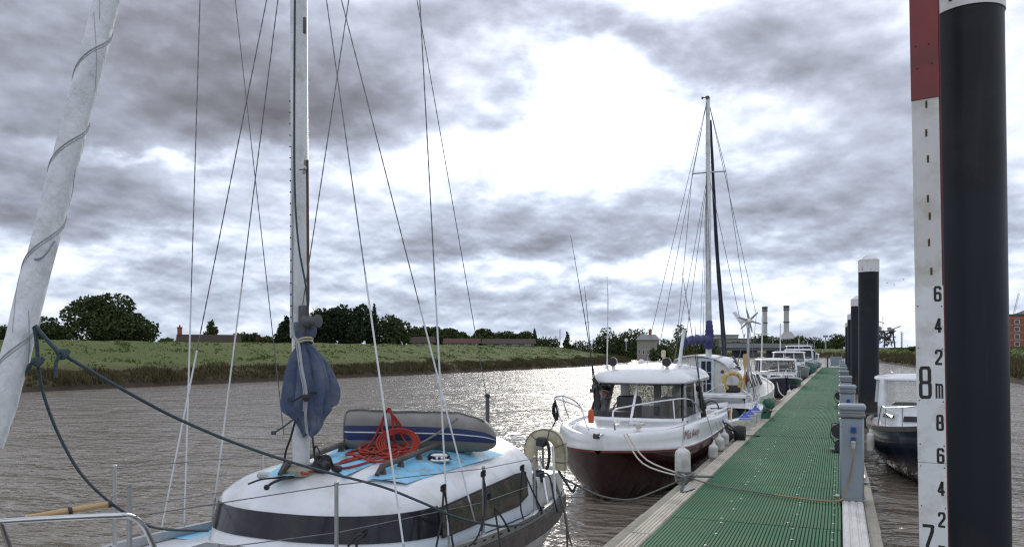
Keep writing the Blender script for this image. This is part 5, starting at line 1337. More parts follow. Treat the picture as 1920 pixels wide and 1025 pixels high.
# boat hook on the foredeck rail
t = thing('boat_hook', 'varnished wooden boat hook lying across the bow rail at the lower left', 'boat hook', tuple(at(130, 957, 4.05)))
MB().tube([at(48, 971, 4.0), at(205, 944, 4.15)], .016, 10).obj('shaft', M['wood'], t)
m = MB(); m.tube([at(128, 958, 4.07), at(135, 956.5, 4.08)], .022, 10); m.tube([at(203, 944.5, 4.14), at(209, 943.5, 4.15)], .019, 10); m.obj('band', M['black'], t)
m = MB(); m.tube(smoothpts([at(207, 943.8, 4.15), at(209, 932, 4.15), at(210, 928, 4.15)], 3), .005, 6); m.obj('hook', M['alu'], t)
MB().tube([at(243, 906, 4.35), at(243, 1030, 4.35)], .014, 8).obj('stanchion', M['alu'], yacht)
MB().tube([at(209, 930, 4.15), at(243, 910, 4.34)], .0028, 5).obj('guard_wire', M['wire'], yacht)
# blue-grey lines tied to the furled sail
def knot(m, c, r):
    for k in range(3): m.tube([c + RT * (r * math.cos(a)) + UP * (r * .8 * math.sin(a + k)) + FW * (r * .7 * math.sin(a * 2 + k)) for a in [2 * PI * i / 12 for i in range(12)]], r * .55, 6, closed=True)
t = thing('sail_sheet', 'dark blue grey sheet running from the furled sail across the yacht roof', 'rope', tuple(at(118, 665, 3.95)))
m = MB(); m.tube(smoothpts([at(62, 612, 3.86), at(80, 628, 3.88), at(104, 652, 3.92), at(118, 664, 3.95), at(150, 683, 4.0), at(220, 724, 4.15), at(320, 778, 4.45), at(420, 822, 4.75), at(500, 851, 5.0), at(560, 870, 5.2), at(622, 887, 5.4), at(700, 907, 5.55), at(740, 920, 5.55)], 5), .0092, 7)
m.tube(smoothpts([at(740, 920, 5.55), at(800, 945, 5.6), at(845, 965, 5.75), at(900, 980, 6.1), at(950, 986, 6.5), at(990, 976, 7.0), at(1012, 958, 7.6)], 5), .0092, 7); m.obj('rope', M['rope_blue'], t)
m = MB(); m.tube(smoothpts([at(66, 610, 3.86), at(86, 634, 3.87), at(110, 662, 3.9)], 4), .0095, 6); m.tube(smoothpts([at(112, 664, 3.9), at(105, 680, 3.9), at(105, 707, 3.9)], 4), .0085, 6); knot(m, at(118, 664, 3.93), .021); m.obj('knot', M['rope_blue'], t)
t = thing('sail_sheet', 'slack dark blue grey sheet hanging from the furled sail to the bow rail', 'rope', tuple(at(70, 678, 3.9)))
m = MB(); m.tube(smoothpts([at(64, 616, 3.86), at(70, 650, 3.88), at(72, 690, 3.9), at(82, 740, 3.95), at(108, 810, 4.02), at(150, 885, 4.1), at(205, 940, 4.2), at(255, 972, 4.35), at(300, 990, 4.6), at(390, 994, 5.4)], 6), .0080, 7); m.obj('rope', M['rope_blue'], t)
m = MB(); m.tube(smoothpts([at(66, 614, 3.86), at(68, 640, 3.87), at(71, 672, 3.88)], 4), .0095, 6); m.tube(smoothpts([at(70, 676, 3.88), at(58, 682, 3.88), at(45, 704, 3.88)], 4), .0085, 6); knot(m, at(71, 678, 3.88), .019); m.obj('knot', M['rope_blue'], t)

# ================================================================ fenders
def fender(label, p, r, L, lan=None, mat='fender', ends=None, group='fenders hanging between boats and pontoon', lean=0.0):
    """a sausage fender hanging with its middle at p"""
    p = Vector(p); t = thing('fender', label, 'fender', tuple(p), group)
    prof = [(.012, L / 2 + .05), (.022, L / 2 + .03), (.03, L / 2)] + [(r * math.sin(a), L / 2 - r * .8 * (1 - math.cos(a)) - .0) for a in (.5, .9, 1.25, PI / 2)] + [(r, -L / 2 + r * .8)] + [(r * math.cos(a), -L / 2 + r * .8 * (1 - math.sin(a))) for a in (.4, .8, 1.2)] + [(.03, -L / 2 - .005), (.02, -L / 2 - .03), (.01, -L / 2 - .04)]
    R = Matrix.Rotation(lean, 3, 'Y')
    MB().lathe(prof, (0, 0, 0), 20, R).obj('body', M[mat], t, local=True)
    if ends:
        for s in (1, -1): MB().lathe([(.024, s * (L / 2 + .05)), (.036, s * (L / 2 + .01)), (r * .60, s * (L / 2 - r * .12)), (r * .9, s * (L / 2 - r * .42)), (r * 1.012, s * (L / 2 - r * .80))][::s], (0, 0, 0), 20, R).obj('end_cap', M[ends], t, local=True)
    if lan is not None:
        e = R @ V(0, 0, L / 2 + .045)
        MB().tube([e, Vector(lan) - p], .006, 6).obj('lanyard', M['rope_grey'], t, local=True)
        m = MB(); m.tube([e + V(.014 * math.cos(a), 0, .014 * math.sin(a)) for a in [2 * PI * i / 10 for i in range(10)]], .006, 5, closed=True); m.obj('eye', M[mat], t, local=True)
    return t
def line(name, label, cat, pts, r, mat, n=5, group=None):
    t = thing(name, label, cat, tuple(Vector(pts[len(pts) // 2])), group)
    q = smoothpts(pts, n); m = MB(); m.tube([p for p in q], r, 6); m.obj('strand', M[mat], t); return t

# ================================================================ maroon cabin boat
MXc = -3.19
mia = thing('cabin_motorboat', 'white topped maroon hulled cabin motorboat with name on its bow and two roof lamps', 'motorboat', (MXc, 14, 0))
st0 = [(11.02, .05, .79, .72, 1.2), (11.10, .21, .785, .46, 1.15), (11.28, .42, .775, .10, 1.25), (11.65, .69, .755, -.14, 1.5), (12.2, .95, .735, -.26, 2.0), (13.0, 1.06, .72, -.30, 2.6), (14.5, 1.09, .71, -.32, 3.0), (16.0, 1.07, .71, -.32, 3.1), (17.1, 1.02, .71, -.30, 3.1)]
MS = interp_st(st0, 5)
MB().loft(shift(hull_rings(MS, 10), MXc), False, False, True).obj('hull', M['maroon'], mia)
def mb_(y): ys = [s[0] for s in MS]; return float(np.interp(y, ys, [s[1] for s in MS])), float(np.interp(y, ys, [s[2] for s in MS]))
def gz_(y): return float(np.interp(y, [11, 11.3, 12, 13, 14, 15, 16, 17.1], [.99, 1.005, 1.03, 1.06, 1.06, 1.0, .97, .95]))
# white topside moulding from the rubbing strake up to the gunwale, and its rolled top
def mprof(s, sg):
    y, hb, zs = s[0], s[1], s[2]; g = gz_(y); f = min(1, hb / .5)
    P_ = [(hb - .005, zs - .012), (hb + .035, zs - .010), (hb + .045, zs + .015), (hb + .030, zs + .04), (hb + .028, lerp(zs, g, .5)), (hb + .012, g - .05), (hb - .01, g - .012), (hb - .05 * f, g), (hb - .11 * f, g - .008), (hb - .15 * f, g - .04), (hb - .165 * f, g - .10)]
    return [V(MXc + sg * x, y - (.03 if False else 0), z) for x, z in P_]
for sg in (1, -1):
    MB().loft([mprof(s, sg) for s in MS], False).obj('topside', M['gel_clean'], mia, smooth=50)
    MB().loft([[V(MXc + sg * (s[1] + .012 + a), s[0], s[2] - .03 + b) for a, b in ((-.02, -.012), (.012, -.012), (.012, .014), (-.02, .014))] for s in MS], True, True, True).obj('rub_strake', M['redpaint'], mia)
# bow cap with roller
m = MB(); m.loft([mprof(MS[0], 1), [V(MXc, MS[0][0] - .02 - .03 * math.sin(i / 10 * PI), p.z) for i, p in enumerate(mprof(MS[0], 1))], mprof(MS[0], -1)], False); m.obj('bow_cap', M['gel_clean'], mia, smooth=50)
m = MB(); m.box((MXc, 11.06, .985), (.10, .26, .03), bev=.008); m.obj('bow_plate', M['steel'], mia)
MB().lathe([(.02, -.045), (.042, -.04), (.030, 0), (.042, .04), (.02, .045)], (MXc, 10.96, .99), 14, Matrix.Rotation(PI / 2, 3, 'Y')).obj('bow_roller', M['black'], mia)
# anchor well and foredeck
m = MB(); m.loft([[V(MXc + s[1] * t - (.16 * t if s[1] > .2 else 0), s[0], gz_(s[0]) - .10) for t in (-1, -.5, 0, .5, 1)] for s in MS], False); m.obj('well_floor', M['beige'], mia)
fd_ = []
for y, w, z0, z1 in ((11.62, .16, .90, .90), (11.66, .28, .90, .985), (11.78, .46, .90, 1.02), (12.05, .66, .92, 1.045), (12.5, .80, .94, 1.055), (13.05, .86, .95, 1.06), (13.3, .86, .95, 1.06)):
    fd_.append([V(MXc + w * c, y, lerp(z0, z1, s)) for c, s in ((-1.08, 0), (-1.05, .4), (-.98, .78), (-.84, .95), (-.5, 1.0), (0, 1.03), (.5, 1.0), (.84, .95), (.98, .78), (1.05, .4), (1.08, 0))])
MB().loft(fd_, False, True).obj('foredeck', M['gel_clean'], mia, smooth=55)
for sg in (1, -1):
    m = MB(); m.loft([[V(MXc + sg * x, y, z) for x, z in ((.80, .955), (mb_(y)[0] - .14, .955))] for y in (12.9, 13.5, 14.5, 15.5, 17.0)], False); m.obj('side_deck', M['gel_clean'], mia)
m = MB(); m.box((MXc + .30, 12.2, 1.085), (.20, .26, .02), bev=.01); m.box((MXc + .33, 12.05, 1.10), (.06, .03, .03), bev=.005); m.obj('deck_hatch', M['gel'], mia)
# cabin: outlines for the glass at the bottom and top
def cab(w, yf, yc, z, yend, n=18, ex=3.2):
    P_ = [V(MXc + w, yend, z), V(MXc + w, (yend + yc) / 2, z)]
    for i in range(n + 1):
        f = PI * i / n; c, s = math.cos(f), math.sin(f)
        P_.append(V(MXc + math.copysign(abs(c) ** (2 / ex), c) * w, yc - (yc - yf) * abs(s) ** (2 / ex), z))
    return P_ + [V(MXc - w, (yend + yc) / 2, z), V(MXc - w, yend, z)]
lo = cab(.83, 12.98, 13.55, 1.045, 15.4); hi = cab(.745, 13.46, 13.95, 1.64, 15.4)
NB = len(lo) - 1
def between(f, off=0.0):
    out = []
    for a, b in zip(lo, hi):
        p = lerp(a, b, f); d = p - V(MXc, 14.4, p.z); d.z = 0; out.append(p + d.normalized() * off)
    return out
def pane_(a, b, name, mat, f0=.08, f1=.97, off=.0):
    m = MB(); m.loft([between(lerp(f0, f1, k / 4), off)[a:b + 1] for k in range(5)], False); return m.obj(name, M[mat], mia, smooth=60)
mid = NB // 2
pane_(5, mid, 'windscreen', 'smoke'); pane_(mid, NB - 5, 'windscreen', 'smoke')
pane_(1, 5, 'side_glass', 'smoke'); pane_(NB - 5, NB - 1, 'side_glass', 'smoke')
def frame_strip(idx, w, name='mullion', mat='gel_clean', taper=1.0):
    m = MB(); R_ = []
    for k in range(7):
        L = between(k / 6, .012); p = L[idx]; tdir = (L[min(idx + 1, NB)] - L[max(idx - 1, 0)]).normalized(); nrm = V(tdir.y, -tdir.x, 0)
        ww = w * lerp(1.5, 1, k / 6) if taper != 1 else w
        R_.append([p - tdir * ww + nrm * 0, p - tdir * ww * .6 - nrm * .012, p + tdir * ww * .6 - nrm * .012, p + tdir * ww, p + tdir * ww * .5 + nrm * .03, p - tdir * ww * .5 + nrm * .03])
    m.loft(R_, True, True, True); return m.obj(name, M[mat], mia, smooth=50)
frame_strip(mid, .022); frame_strip(1, .10, 'pillar', 'gel_clean', 2); frame_strip(NB - 1, .10, 'pillar', 'gel_clean', 2); frame_strip(4, .012, 'seal', 'rubber'); frame_strip(NB - 4, .012, 'seal', 'rubber')
for f0, f1, nm in ((-.02, .09, 'coaming'), (.965, 1.03, 'header')):
    m = MB(); m.loft([between(f0, .02), between(f0, .004), between(f1, .006), between(f1, -.02)], False); m.obj(nm, M['gel_clean'], mia, smooth=50)
m = MB(); m.tube(between(.095, .012), .010, 6); m.tube(between(.962, .010), .007, 6); m.obj('window_seal', M['rubber'], mia)
# lower cabin sides and interior
m = MB()
for sg in (1, -1): MB().box((MXc + sg * .83, 14.5, 1.02), (.04, 2.0, .15)).obj('cabin_side', M['gel_clean'], mia, smooth=0)
MB().box((MXc, 14.6, .78), (1.6, 3.0, .04)).obj('cabin_sole', M['grey'], mia, smooth=0)
for dx, w in ((-.42, .46), (.40, .46)):
    MB().box((MXc + dx, 14.55, 1.06), (w, .16, .62), bev=.05).obj('seat_back', M['beige'] if dx > 0 else M['black'], mia)
    MB().box((MXc + dx, 14.25, .92), (w, .5, .14), bev=.04).obj('seat', M['beige'], mia)
MB().box((MXc - .35, 13.55, 1.02), (.62, .34, .26), bev=.04).obj('helm_console', M['black'], mia)
MB().box((MXc + .45, 13.5, .98), (.5, .3, .2), bev=.04).obj('dash_shelf', M['beige'], mia)
m = MB(); m.tube([V(MXc - .35 + .16 * math.cos(a), 13.78, 1.16 + .16 * math.sin(a)) for a in [2 * PI * i / 20 for i in range(20)]], .014, 6, closed=True); m.obj('steering_wheel', M['black'], mia)
for x0, x1 in ((-.80, -.62), (-.14, .0), (.26, .40), (.68, .80)): MB().box((MXc + (x0 + x1) / 2, 15.40, 1.22), (x1 - x0, .04, .86), bev=.01).obj('bulkhead_post', M['gel'], mia)
MB().box((MXc + .0, 15.40, .96), (1.6, .04, .34)).obj('rear_bulkhead', M['gel'], mia, smooth=0)
for x0, x1 in ((-.62, -.14), (.0, .26), (.40, .68)): MB().box((MXc + (x0 + x1) / 2, 15.40, 1.38), (x1 - x0, .012, .50)).obj('rear_glass', M['smoke'], mia, smooth=0)
# roof
rr_ = []
for f, z, yo in ((1.075, 1.645, .12), (1.10, 1.66, .15), (1.10, 1.70, .15), (1.06, 1.765, .10), (.98, 1.83, .02), (.86, 1.885, -.12), (.66, 1.925, -.30), (.36, 1.955, -.60), (.10, 1.962, -.85)):
    L = cab(.785 * f, 13.36 - yo, 14.0 - yo, z, 15.65 + yo * .6, 22, 3.0); rr_.append(L)
m = MB(); m.loft(rr_, True, False, False); top_ = rr_[-1]; k = len(top_); m.add(top_, [(i, i + 1, k - 2 - i, k - 1 - i) for i in range(k // 2 - 1)])
bt = rr_[0]; m.add([p for p in bt], [(k - 1 - i, k - 2 - i, i + 1, i) for i in range(k // 2 - 1)])
m.obj('roof', M['gel_clean'], mia, smooth=60)
def rz_(x, y):
    q = math.hypot((x) / .82, max(0, (13.95 - y) / .72)); return float(np.interp(q, [0, .4, .66, .86, .98, 1.06], [1.962, 1.955, 1.925, 1.885, 1.83, 1.765]))
# roof lamps
for dx, px in ((-.47, 1161), (.47, 1251)):
    c = V(MXc + dx, 13.62, rz_(dx, 13.62)); RX_ = Matrix.Rotation(PI / 2, 3, 'X')
    l = MB().lathe([(.03, -.07), (.06, -.055), (.076, 0), (.080, .035), (.074, .045)], tuple(c + V(0, 0, .095)), 18, RX_).obj('roof_lamp', M['gel_clean'], mia)
    MB().lathe([(.066, .040), (.078, .046), (.074, .054), (.058, .053)], tuple(c + V(0, 0, .095)), 18, RX_).obj('rim', M['black'], l)
    MB().lathe([(.001, .051), (.060, .0512)], tuple(c + V(0, 0, .095)), 18, RX_).obj('lens', M['lens'], l)
    MB().tube([c - V(0, 0, .02), c + V(0, 0, .05)], [.035, .022], 10).obj('bracket', M['gel'], l)
# roof fittings
m = MB(); m.tube(smoothpts([V(MXc - .12, 14.1, 1.955), V(MXc - .10, 14.1, 1.99), V(MXc + .30, 14.15, 1.985), V(MXc + .32, 14.15, 1.945)], 3), .012, 6); m.obj('roof_rail', M['steel'], mia)
for sg in (-1, 1): MB().tube(smoothpts([V(MXc + sg * .60, 14.1, 1.90), V(MXc + sg * .60, 14.15, 1.95), V(MXc + sg * .60, 15.1, 1.95), V(MXc + sg * .60, 15.15, 1.90)], 3), .011, 6).obj('roof_rail', M['steel'], mia)
c = V(MXc + .26, 14.35, 1.94); MB().lathe([(.05, 0), (.03, .02), (.018, .04), (.018, .13), (.04, .15), (.042, .25), (.02, .27)], tuple(c), 14).obj('anchor_light', M['buoy'], mia)
m = MB(); m.lathe([(.05, 0), (.06, .03), (.045, .07), (.01, .085)], (MXc - .20, 14.6, 1.955), 14); m.obj('gps_dome', M['white'], mia)
m = MB(); m.tube([V(MXc - .02, 14.3, 1.96), V(MXc - .02, 14.3, 2.08)], .008, 6); m.obj('roof_stub', M['steel'], mia)
a0 = V(MXc - .62, 13.75, 1.88); MB().tube([a0, at(1140, 560, 14.05), at(1138, 518, 14.05)], [.012, .009, .006], 6).obj('aerial', M['white'], mia); MB().lathe([(.03, 0), (.025, .05), (.014, .07)], tuple(a0), 10).obj('aerial_base', M['steel'], mia)
a0 = at(1274, 682, 14.6); MB().tube([a0, at(1278, 650, 14.6), at(1283, 617, 14.6)], [.035, .030, .034], 10).obj('aerial_mast', M['sheath'], mia)
m = MB(); m.lathe([(.045, -.03), (.03, .02)], tuple(a0), 10); m.obj('aerial_base', M['steel'], mia)
# bow rails
def rail_(pts, r=.0125, nm='bow_rail'): m = MB(); m.tube(smoothpts(pts, 5), r, 8); return m.obj(nm, M['steel'], mia)
def gp_(sg, y): hb, _ = mb_(y); return V(MXc + sg * (hb - .07), y, gz_(y))
rail_([at(1153, 806, 11.45), at(1151, 790, 11.45), at(1149, 776, 11.5), at(1154, 767, 11.55), at(1175, 762, 11.7), at(1215, 755, 12.1), at(1258, 749, 12.6), at(1283, 747, 13.0), at(1300, 752, 13.4), at(1316, 772, 13.9)])
rail_([at(1262, 749, 12.6), at(1265, 786, 12.55)], .011, 'rail_stanchion')
rail_([at(1040, 747, 12.6), at(1044, 743, 12.4), at(1055, 742, 12.5), at(1070, 747, 12.9), at(1082, 755, 13.2), at(1092, 768, 13.4)], .0115)
rail_([at(1040, 747, 12.4), at(1060, 752, 12.1), at(1084, 762, 11.8), at(1093, 773, 11.65), at(1098, 792, 11.6), at(1104, 805, 11.5)], .0115)
rail_([at(1041, 748, 12.3), at(1048, 775, 12.3), at(1053, 790, 12.2)], .011, 'rail_stanchion')
rail_([at(1055, 745, 12.6), at(1060, 765, 12.8), at(1066, 782, 13.0)], .011, 'rail_stanchion')
# cleat on the foredeck, rope hank on the far rail, small fittings
m = MB(); c = V(MXc + .42, 11.75, 1.05); m.box(tuple(c), (.05, .14, .03), bev=.008)
for k in range(4): m.tube([c + V(.05 * math.cos(a), .05 * math.sin(a), .02 + .012 * k) for a in [2 * PI * i / 10 for i in range(10)]], .011, 6, closed=True)
m.obj('deck_cleat', M['rope_white'], mia)
m = MB()
for k in range(5): m.tube([at(1040 + 4 * math.cos(a) + k * .8, 768 + 14 * math.sin(a) + k * 1.5, 12.3 + .02 * k) for a in [2 * PI * i / 14 for i in range(14)]], .011, 6, closed=True)
m.tube(smoothpts([at(1040, 750, 12.3), at(1039, 762, 12.3), at(1042, 785, 12.3), at(1036, 800, 12.3)], 4), .011, 6); m.obj('rope_hank', M['rope_black'], mia)
m = MB(); m.lathe([(.02, -.11), (.042, -.10), (.05, .0), (.04, .09), (.015, .11)], tuple(at(1108, 780, 12.4)), 14); m.obj('buoy', M['orange'], mia)
# boat name in dark red script, laid onto the curved moulding
def name_on(text, y0, size, zc, parent, mat, shear=.25):
    cu = bpy.data.curves.new('lettering', 'FONT'); cu.body = text; cu.size = size; cu.shear = shear; cu.resolution_u = 2
    o = bpy.data.objects.new('lettering_tmp', cu); COL.objects.link(o); dg = bpy.context.evaluated_depsgraph_get(); me = bpy.data.meshes.new_from_object(o.evaluated_get(dg)); bpy.data.objects.remove(o)
    for v in me.vertices:
        y = y0 + v.co.x; hb, zs = mb_(y); v.co = V(MXc + hb + .034, y, zc(y) + v.co.y) - parent.location
    me.materials.append(mat); oo = link('lettering', me, parent); return oo
nm = name_on('Mia Away', 12.25, .20, lambda y: .845 + .012 * (y - 12.3), mia, pm('name_lettering', (.20, .012, .03), (.16, .01, .025), 5, .5))
for v in nm.data.vertices: v.co.x += .006
# aft cockpit side and aft rails
for sg in (1, -1): MB().box((MXc + sg * 1.0, 16.4, .98), (.05, 1.5, .10), bev=.02).obj('cockpit_coaming', M['gel'], mia)
MB().box((MXc, 17.08, .6), (1.95, .06, .75), bev=.02).obj('transom', M['gel'], mia)
# fishing rods
def rod(label, a, b, c, reel=True):
    """a: butt, b: middle, c: tip"""
    t = thing('fishing_rod', label, 'fishing rod', tuple(a), 'fishing rods standing in the boat holders')
    P_ = bez(a, b * 1.0, c, 18); k = int(len(P_) * .30)
    m = MB(); m.tube(P_[k - 1:], [lerp(.010, .0035, i / (len(P_) - k)) for i in range(len(P_) - k + 1)], 6); m.obj('blank', M['rubber'], t)
    m = MB(); m.tube(P_[:k], [.020, .024, .020, .022, .016][:1] * k if k < 3 else [.022 if i % 2 == 0 else .017 for i in range(k)], 8); m.obj('handle', M['black'], t)
    if reel:
        q = P_[max(k - 2, 1)] - FW * .05; m = MB(); m.lathe([(.02, -.04), (.045, -.035), (.03, -.02), (.03, .02), (.045, .035), (.02, .04)], tuple(q - RT * .03), 12, Matrix.Rotation(PI / 2, 3, 'Y')); m.tube([q, q - RT * .08 + UP * .02], .010, 6); m.obj('reel', M['darksteel'], t)
    for i in (k + 2, k + 5, k + 8, k + 11):
        if i < len(P_): m = MB(); m.tube([P_[i] + RT * (.012 * math.cos(a_)) + UP * (.012 * math.sin(a_)) - FW * .012 for a_ in [2 * PI * j / 8 for j in range(8)]], .0028, 4, closed=True); m.obj('line_guide', M['darksteel'], t)
    return t
rod('tall thick fishing rod with reel left of the maroon boat windscreen', at(1124, 770, 13.7), at(1105, 640, 13.7), at(1070, 442, 13.7))
rod('shorter fishing rod close beside the tall one left of the windscreen', at(1117, 768, 13.8), at(1108, 660, 13.8), at(1096, 536, 13.8))
rod('long fishing rod with reel right of the maroon boat cabin, leaning left', at(1319, 772, 14.3), at(1308, 690, 14.3), at(1278, 503, 14.3))
rod('short straight fishing rod right of the maroon boat cabin', at(1315, 765, 14.2), at(1309, 690, 14.2), at(1303, 610, 14.2), False)
m = MB(); RXh = at(1122, 745, 13.75)
m.tube([at(1124, 790, 13.7), at(1118, 715, 13.75)], [.06, .035], 8); m.tube([at(1112, 708, 13.7), at(1128, 730, 13.7)], .03, 8); m.obj('rod_holder', M['rubber'], mia)
m = MB(); m.tube([at(1322, 795, 14.3), at(1313, 735, 14.3)], [.055, .04], 8); m.box(tuple(at(1310, 728, 14.3)), (.10, .08, .12), bev=.03); m.box(tuple(at(1318, 760, 14.3)), (.12, .10, .16), bev=.03); m.obj('rod_holder', M['rubber'], mia)
# fenders and lines of the maroon boat
fp = at(1280, 874, 10.75)
fender('large grubby white fender beside the maroon hull and the nearest walkway edge', fp, .105, .50, gp_(1, 12.55))
fender('small white teardrop fender near the maroon boat stern, over the timber edge', at(1337, 846, 12.6), .075, .24, at(1326, 782, 13.2), lean=.1)
fender('round bluish white fender just behind the teardrop fender', at(1349, 832, 13.8), .085, .26, at(1341, 790, 14.2))
fender('white fender tucked farthest back on the maroon boat quarter', at(1358, 823, 14.7), .085, .26, at(1348, 788, 15.0))
ca = V(CLEATS[0][0], CLEATS[0][1], PZ + .03)
bc = V(MXc + .44, 11.72, 1.06)
line('mooring_line', 'white mooring line from the maroon bow to the cleat, left of the pair', 'mooring line', [at(1170, 814, 11.3), at(1205, 868, 11.0), ca + V(-.05, .0, .02)], .011, 'rope_white')
line('mooring_line', 'white mooring line from the maroon bow to the cleat, right of the pair', 'mooring line', [at(1175, 812, 11.35), at(1213, 862, 11.05), ca + V(.03, .06, .02)], .011, 'rope_white')
line('mooring_line', 'dark line sagging over the water from the yacht stern to the cleat', 'mooring line', [at(1052, 893, 8.9), at(1080, 908, 9.3), at(1130, 930, 9.9), at(1180, 936, 10.4), at(1215, 926, 10.6), ca], .012, 'rope_grey')
line('mooring_line', 'thin grey line from the yacht stern hanging into the water', 'mooring line', [at(1046, 880, 8.7), at(1062, 905, 8.7), at(1072, 920, 8.8), at(1076, 918, 8.8), at(1080, 908, 8.8)], .014, 'rope_blue')
t = thing('rope_coil', 'tangle of pale rope heaped over the cleat at the maroon bow', 'rope', tuple(ca))
m = MB(); rr = random.Random(5)
for k in range(9): m.tube([ca + V((.11 + .03 * rr.random()) * math.cos(a) * .8 + rr.uniform(-.02, .02), (.16 + .05 * rr.random()) * math.sin(a), .0 + .012 * k * .6 + .015 * math.sin(2 * a + k)) for a in [2 * PI * i / 16 for i in range(16)]], .012, 6, closed=True)
m.tube(smoothpts([ca + V(.05, -.05, .05), ca + V(.22, -.12, .055), ca + V(.38, -.02, .05)], 5), .016, 6); m.obj('rope', M['rope_grey'], t)
line('deck_line', 'dark rope end lying on the pale planks beside the rope tangle', 'rope', [ca + V(.05, -.1, .05), at(1278, 922, 9.55), at(1302, 917, 9.75)], .017, 'rope_blue')

# ================================================================ open white boat moored behind
ob = thing('open_motorboat', 'small open white boat with an orange engine cover behind the maroon boat', 'motorboat', (-3.02, 17.7, 0), rz=-math.atan2(.75, 4.3))
OS = interp_st([(4.3, .03, .86, .45, 1.3), (4.1, .34, .85, .05, 1.5), (3.5, .62, .80, -.15, 1.9), (2.4, .80, .72, -.2, 2.5), (1.2, .84, .68, -.2, 2.8), (.0, .80, .67, -.15, 2.8)], 5)
MB().loft(hull_rings(OS, 8), False, False, True).obj('hull', M['greyhull'], ob, local=True)
m = MB()
for sg in (1, -1): m.loft([[V(sg * (s[1] + a), s[0], s[2] + b) for a, b in ((.0, -.16), (.03, -.10), (.035, .0), (.0, .02), (-.09 * min(1, s[1] / .4), .02), (-.11 * min(1, s[1] / .4), -.02), (-.12 * min(1, s[1] / .4), -.25))] for s in OS], False)
m.obj('gunwale', M['gel_clean'], ob, local=True, smooth=50)
m = MB(); m.loft([[V(s[1] * t * .9, s[0], .45) for t in (-1, 0, 1)] for s in OS], False); m.obj('floor', M['gel'], ob, local=True)
m = MB(); m.loft([[V(s[1] * .9 * t, s[0], s[2] - .03 + .02 * (1 - t * t)) for t in (-1, -.5, 0, .5, 1)] for s in OS if s[0] > 2.9], False); m.obj('foredeck', M['gel_clean'], ob, local=True)
m = MB(); m.box((0.05, 1.55, .62), (.5, .4, .40), bev=.05); m.obj('console', M['gel_clean'], ob, local=True)
m = MB(); m.tube([V(.05 + .17 * math.cos(a), 1.28, .86 + .17 * math.sin(a)) for a in [2 * PI * i / 20 for i in range(20)]], .018, 6, closed=True); m.tube([V(.05, 1.28, .86), V(.05, 1.4, .82)], .02, 6); m.obj('steering_wheel', M['black'], ob, local=True)
eng = MB(); eng.box((-.10, .75, .80), (.34, .30, .22), bev=.06); eng.box((-.36, .62, .74), (.22, .22, .20), bev=.05); eng.obj('engine_cover', M['orange'], ob, local=True)
m = MB(); m.box((-.12, .70, .66), (.6, .4, .16), bev=.04); m.obj('engine_block', M['black'], ob, local=True)
m = MB(); m.tube([V(.42, 1.5, .45), V(.42, 1.5, .80)], .02, 6); m.lathe([(.05, 0), (.06, .03), (.03, .05)], (.42, 1.5, .80), 12); m.obj('throttle', M['wood'], ob, local=True)
for k in range(5):
    s = OS[4 + k * 3]; MB().tube([V(s[1] - .04, s[0], s[2]), V(s[1] - .07, s[0], s[2] + .22)], .011, 6).obj('rail_post', M['steel'], ob, local=True)
for sg in (1, -1): MB().tube([V(sg * (s[1] - .07) if s[1] > .1 else 0, s[0], s[2] + .22) for s in OS[1:18]], .011, 6).obj('rail', M['steel'], ob, local=True)
FG = 'blue ended fenders on the open white boat'
for k, (px, py, d, w) in enumerate(((1396, 797, 17.1, 'nearest'), (1406, 791, 17.9, 'middle'), (1416.5, 782, 19.0, 'farthest'))):
    fender('white fender with blue ends on the open boat, ' + w + ' of the three', at(px, py, d), .125, .46, at(px + 2, py - 30, d + .3), ends='fblue', group=FG)
line('mooring_line', 'black line and loop from the maroon stern to the second cleat', 'mooring line', [at(1352, 780, 15.6), at(1362, 800, 15.3), at(1380, 808, 15.0), at(1372, 800, 15.1), at(1360, 792, 15.3), at(1385, 812, 14.8), V(CLEATS[1][0], CLEATS[1][1], PZ + .03)], .016, 'rope_black')
line('mooring_line', 'pale rope hanging from the open boat rail to the walkway edge', 'mooring line', [at(1372, 765, 16.5), at(1371, 800, 15.9), at(1376, 815, 15.3), V(PL + .1, 15.6, PZ)], .011, 'rope_white')
line('deck_line', 'black rope end lying on the planks by the second cleat', 'rope', [V(PL + .1, 15.9, PZ + .02), at(1395, 816, 15.6), at(1424, 817, 15.9)], .012, 'rope_black')
m_ = thing('rubber_tyre_block', 'black rubber block hung on the walkway edge by the second cleat', 'bumper', tuple(at(1387, 812, 15.2))); MB().lathe([(.06, -.10), (.14, -.10), (.16, 0), (.14, .10), (.06, .10)], tuple(at(1387, 812, 15.2)), 16, Matrix.Rotation(PI / 2, 3, 'Y')).obj('tyre', M['rubber'], m_)

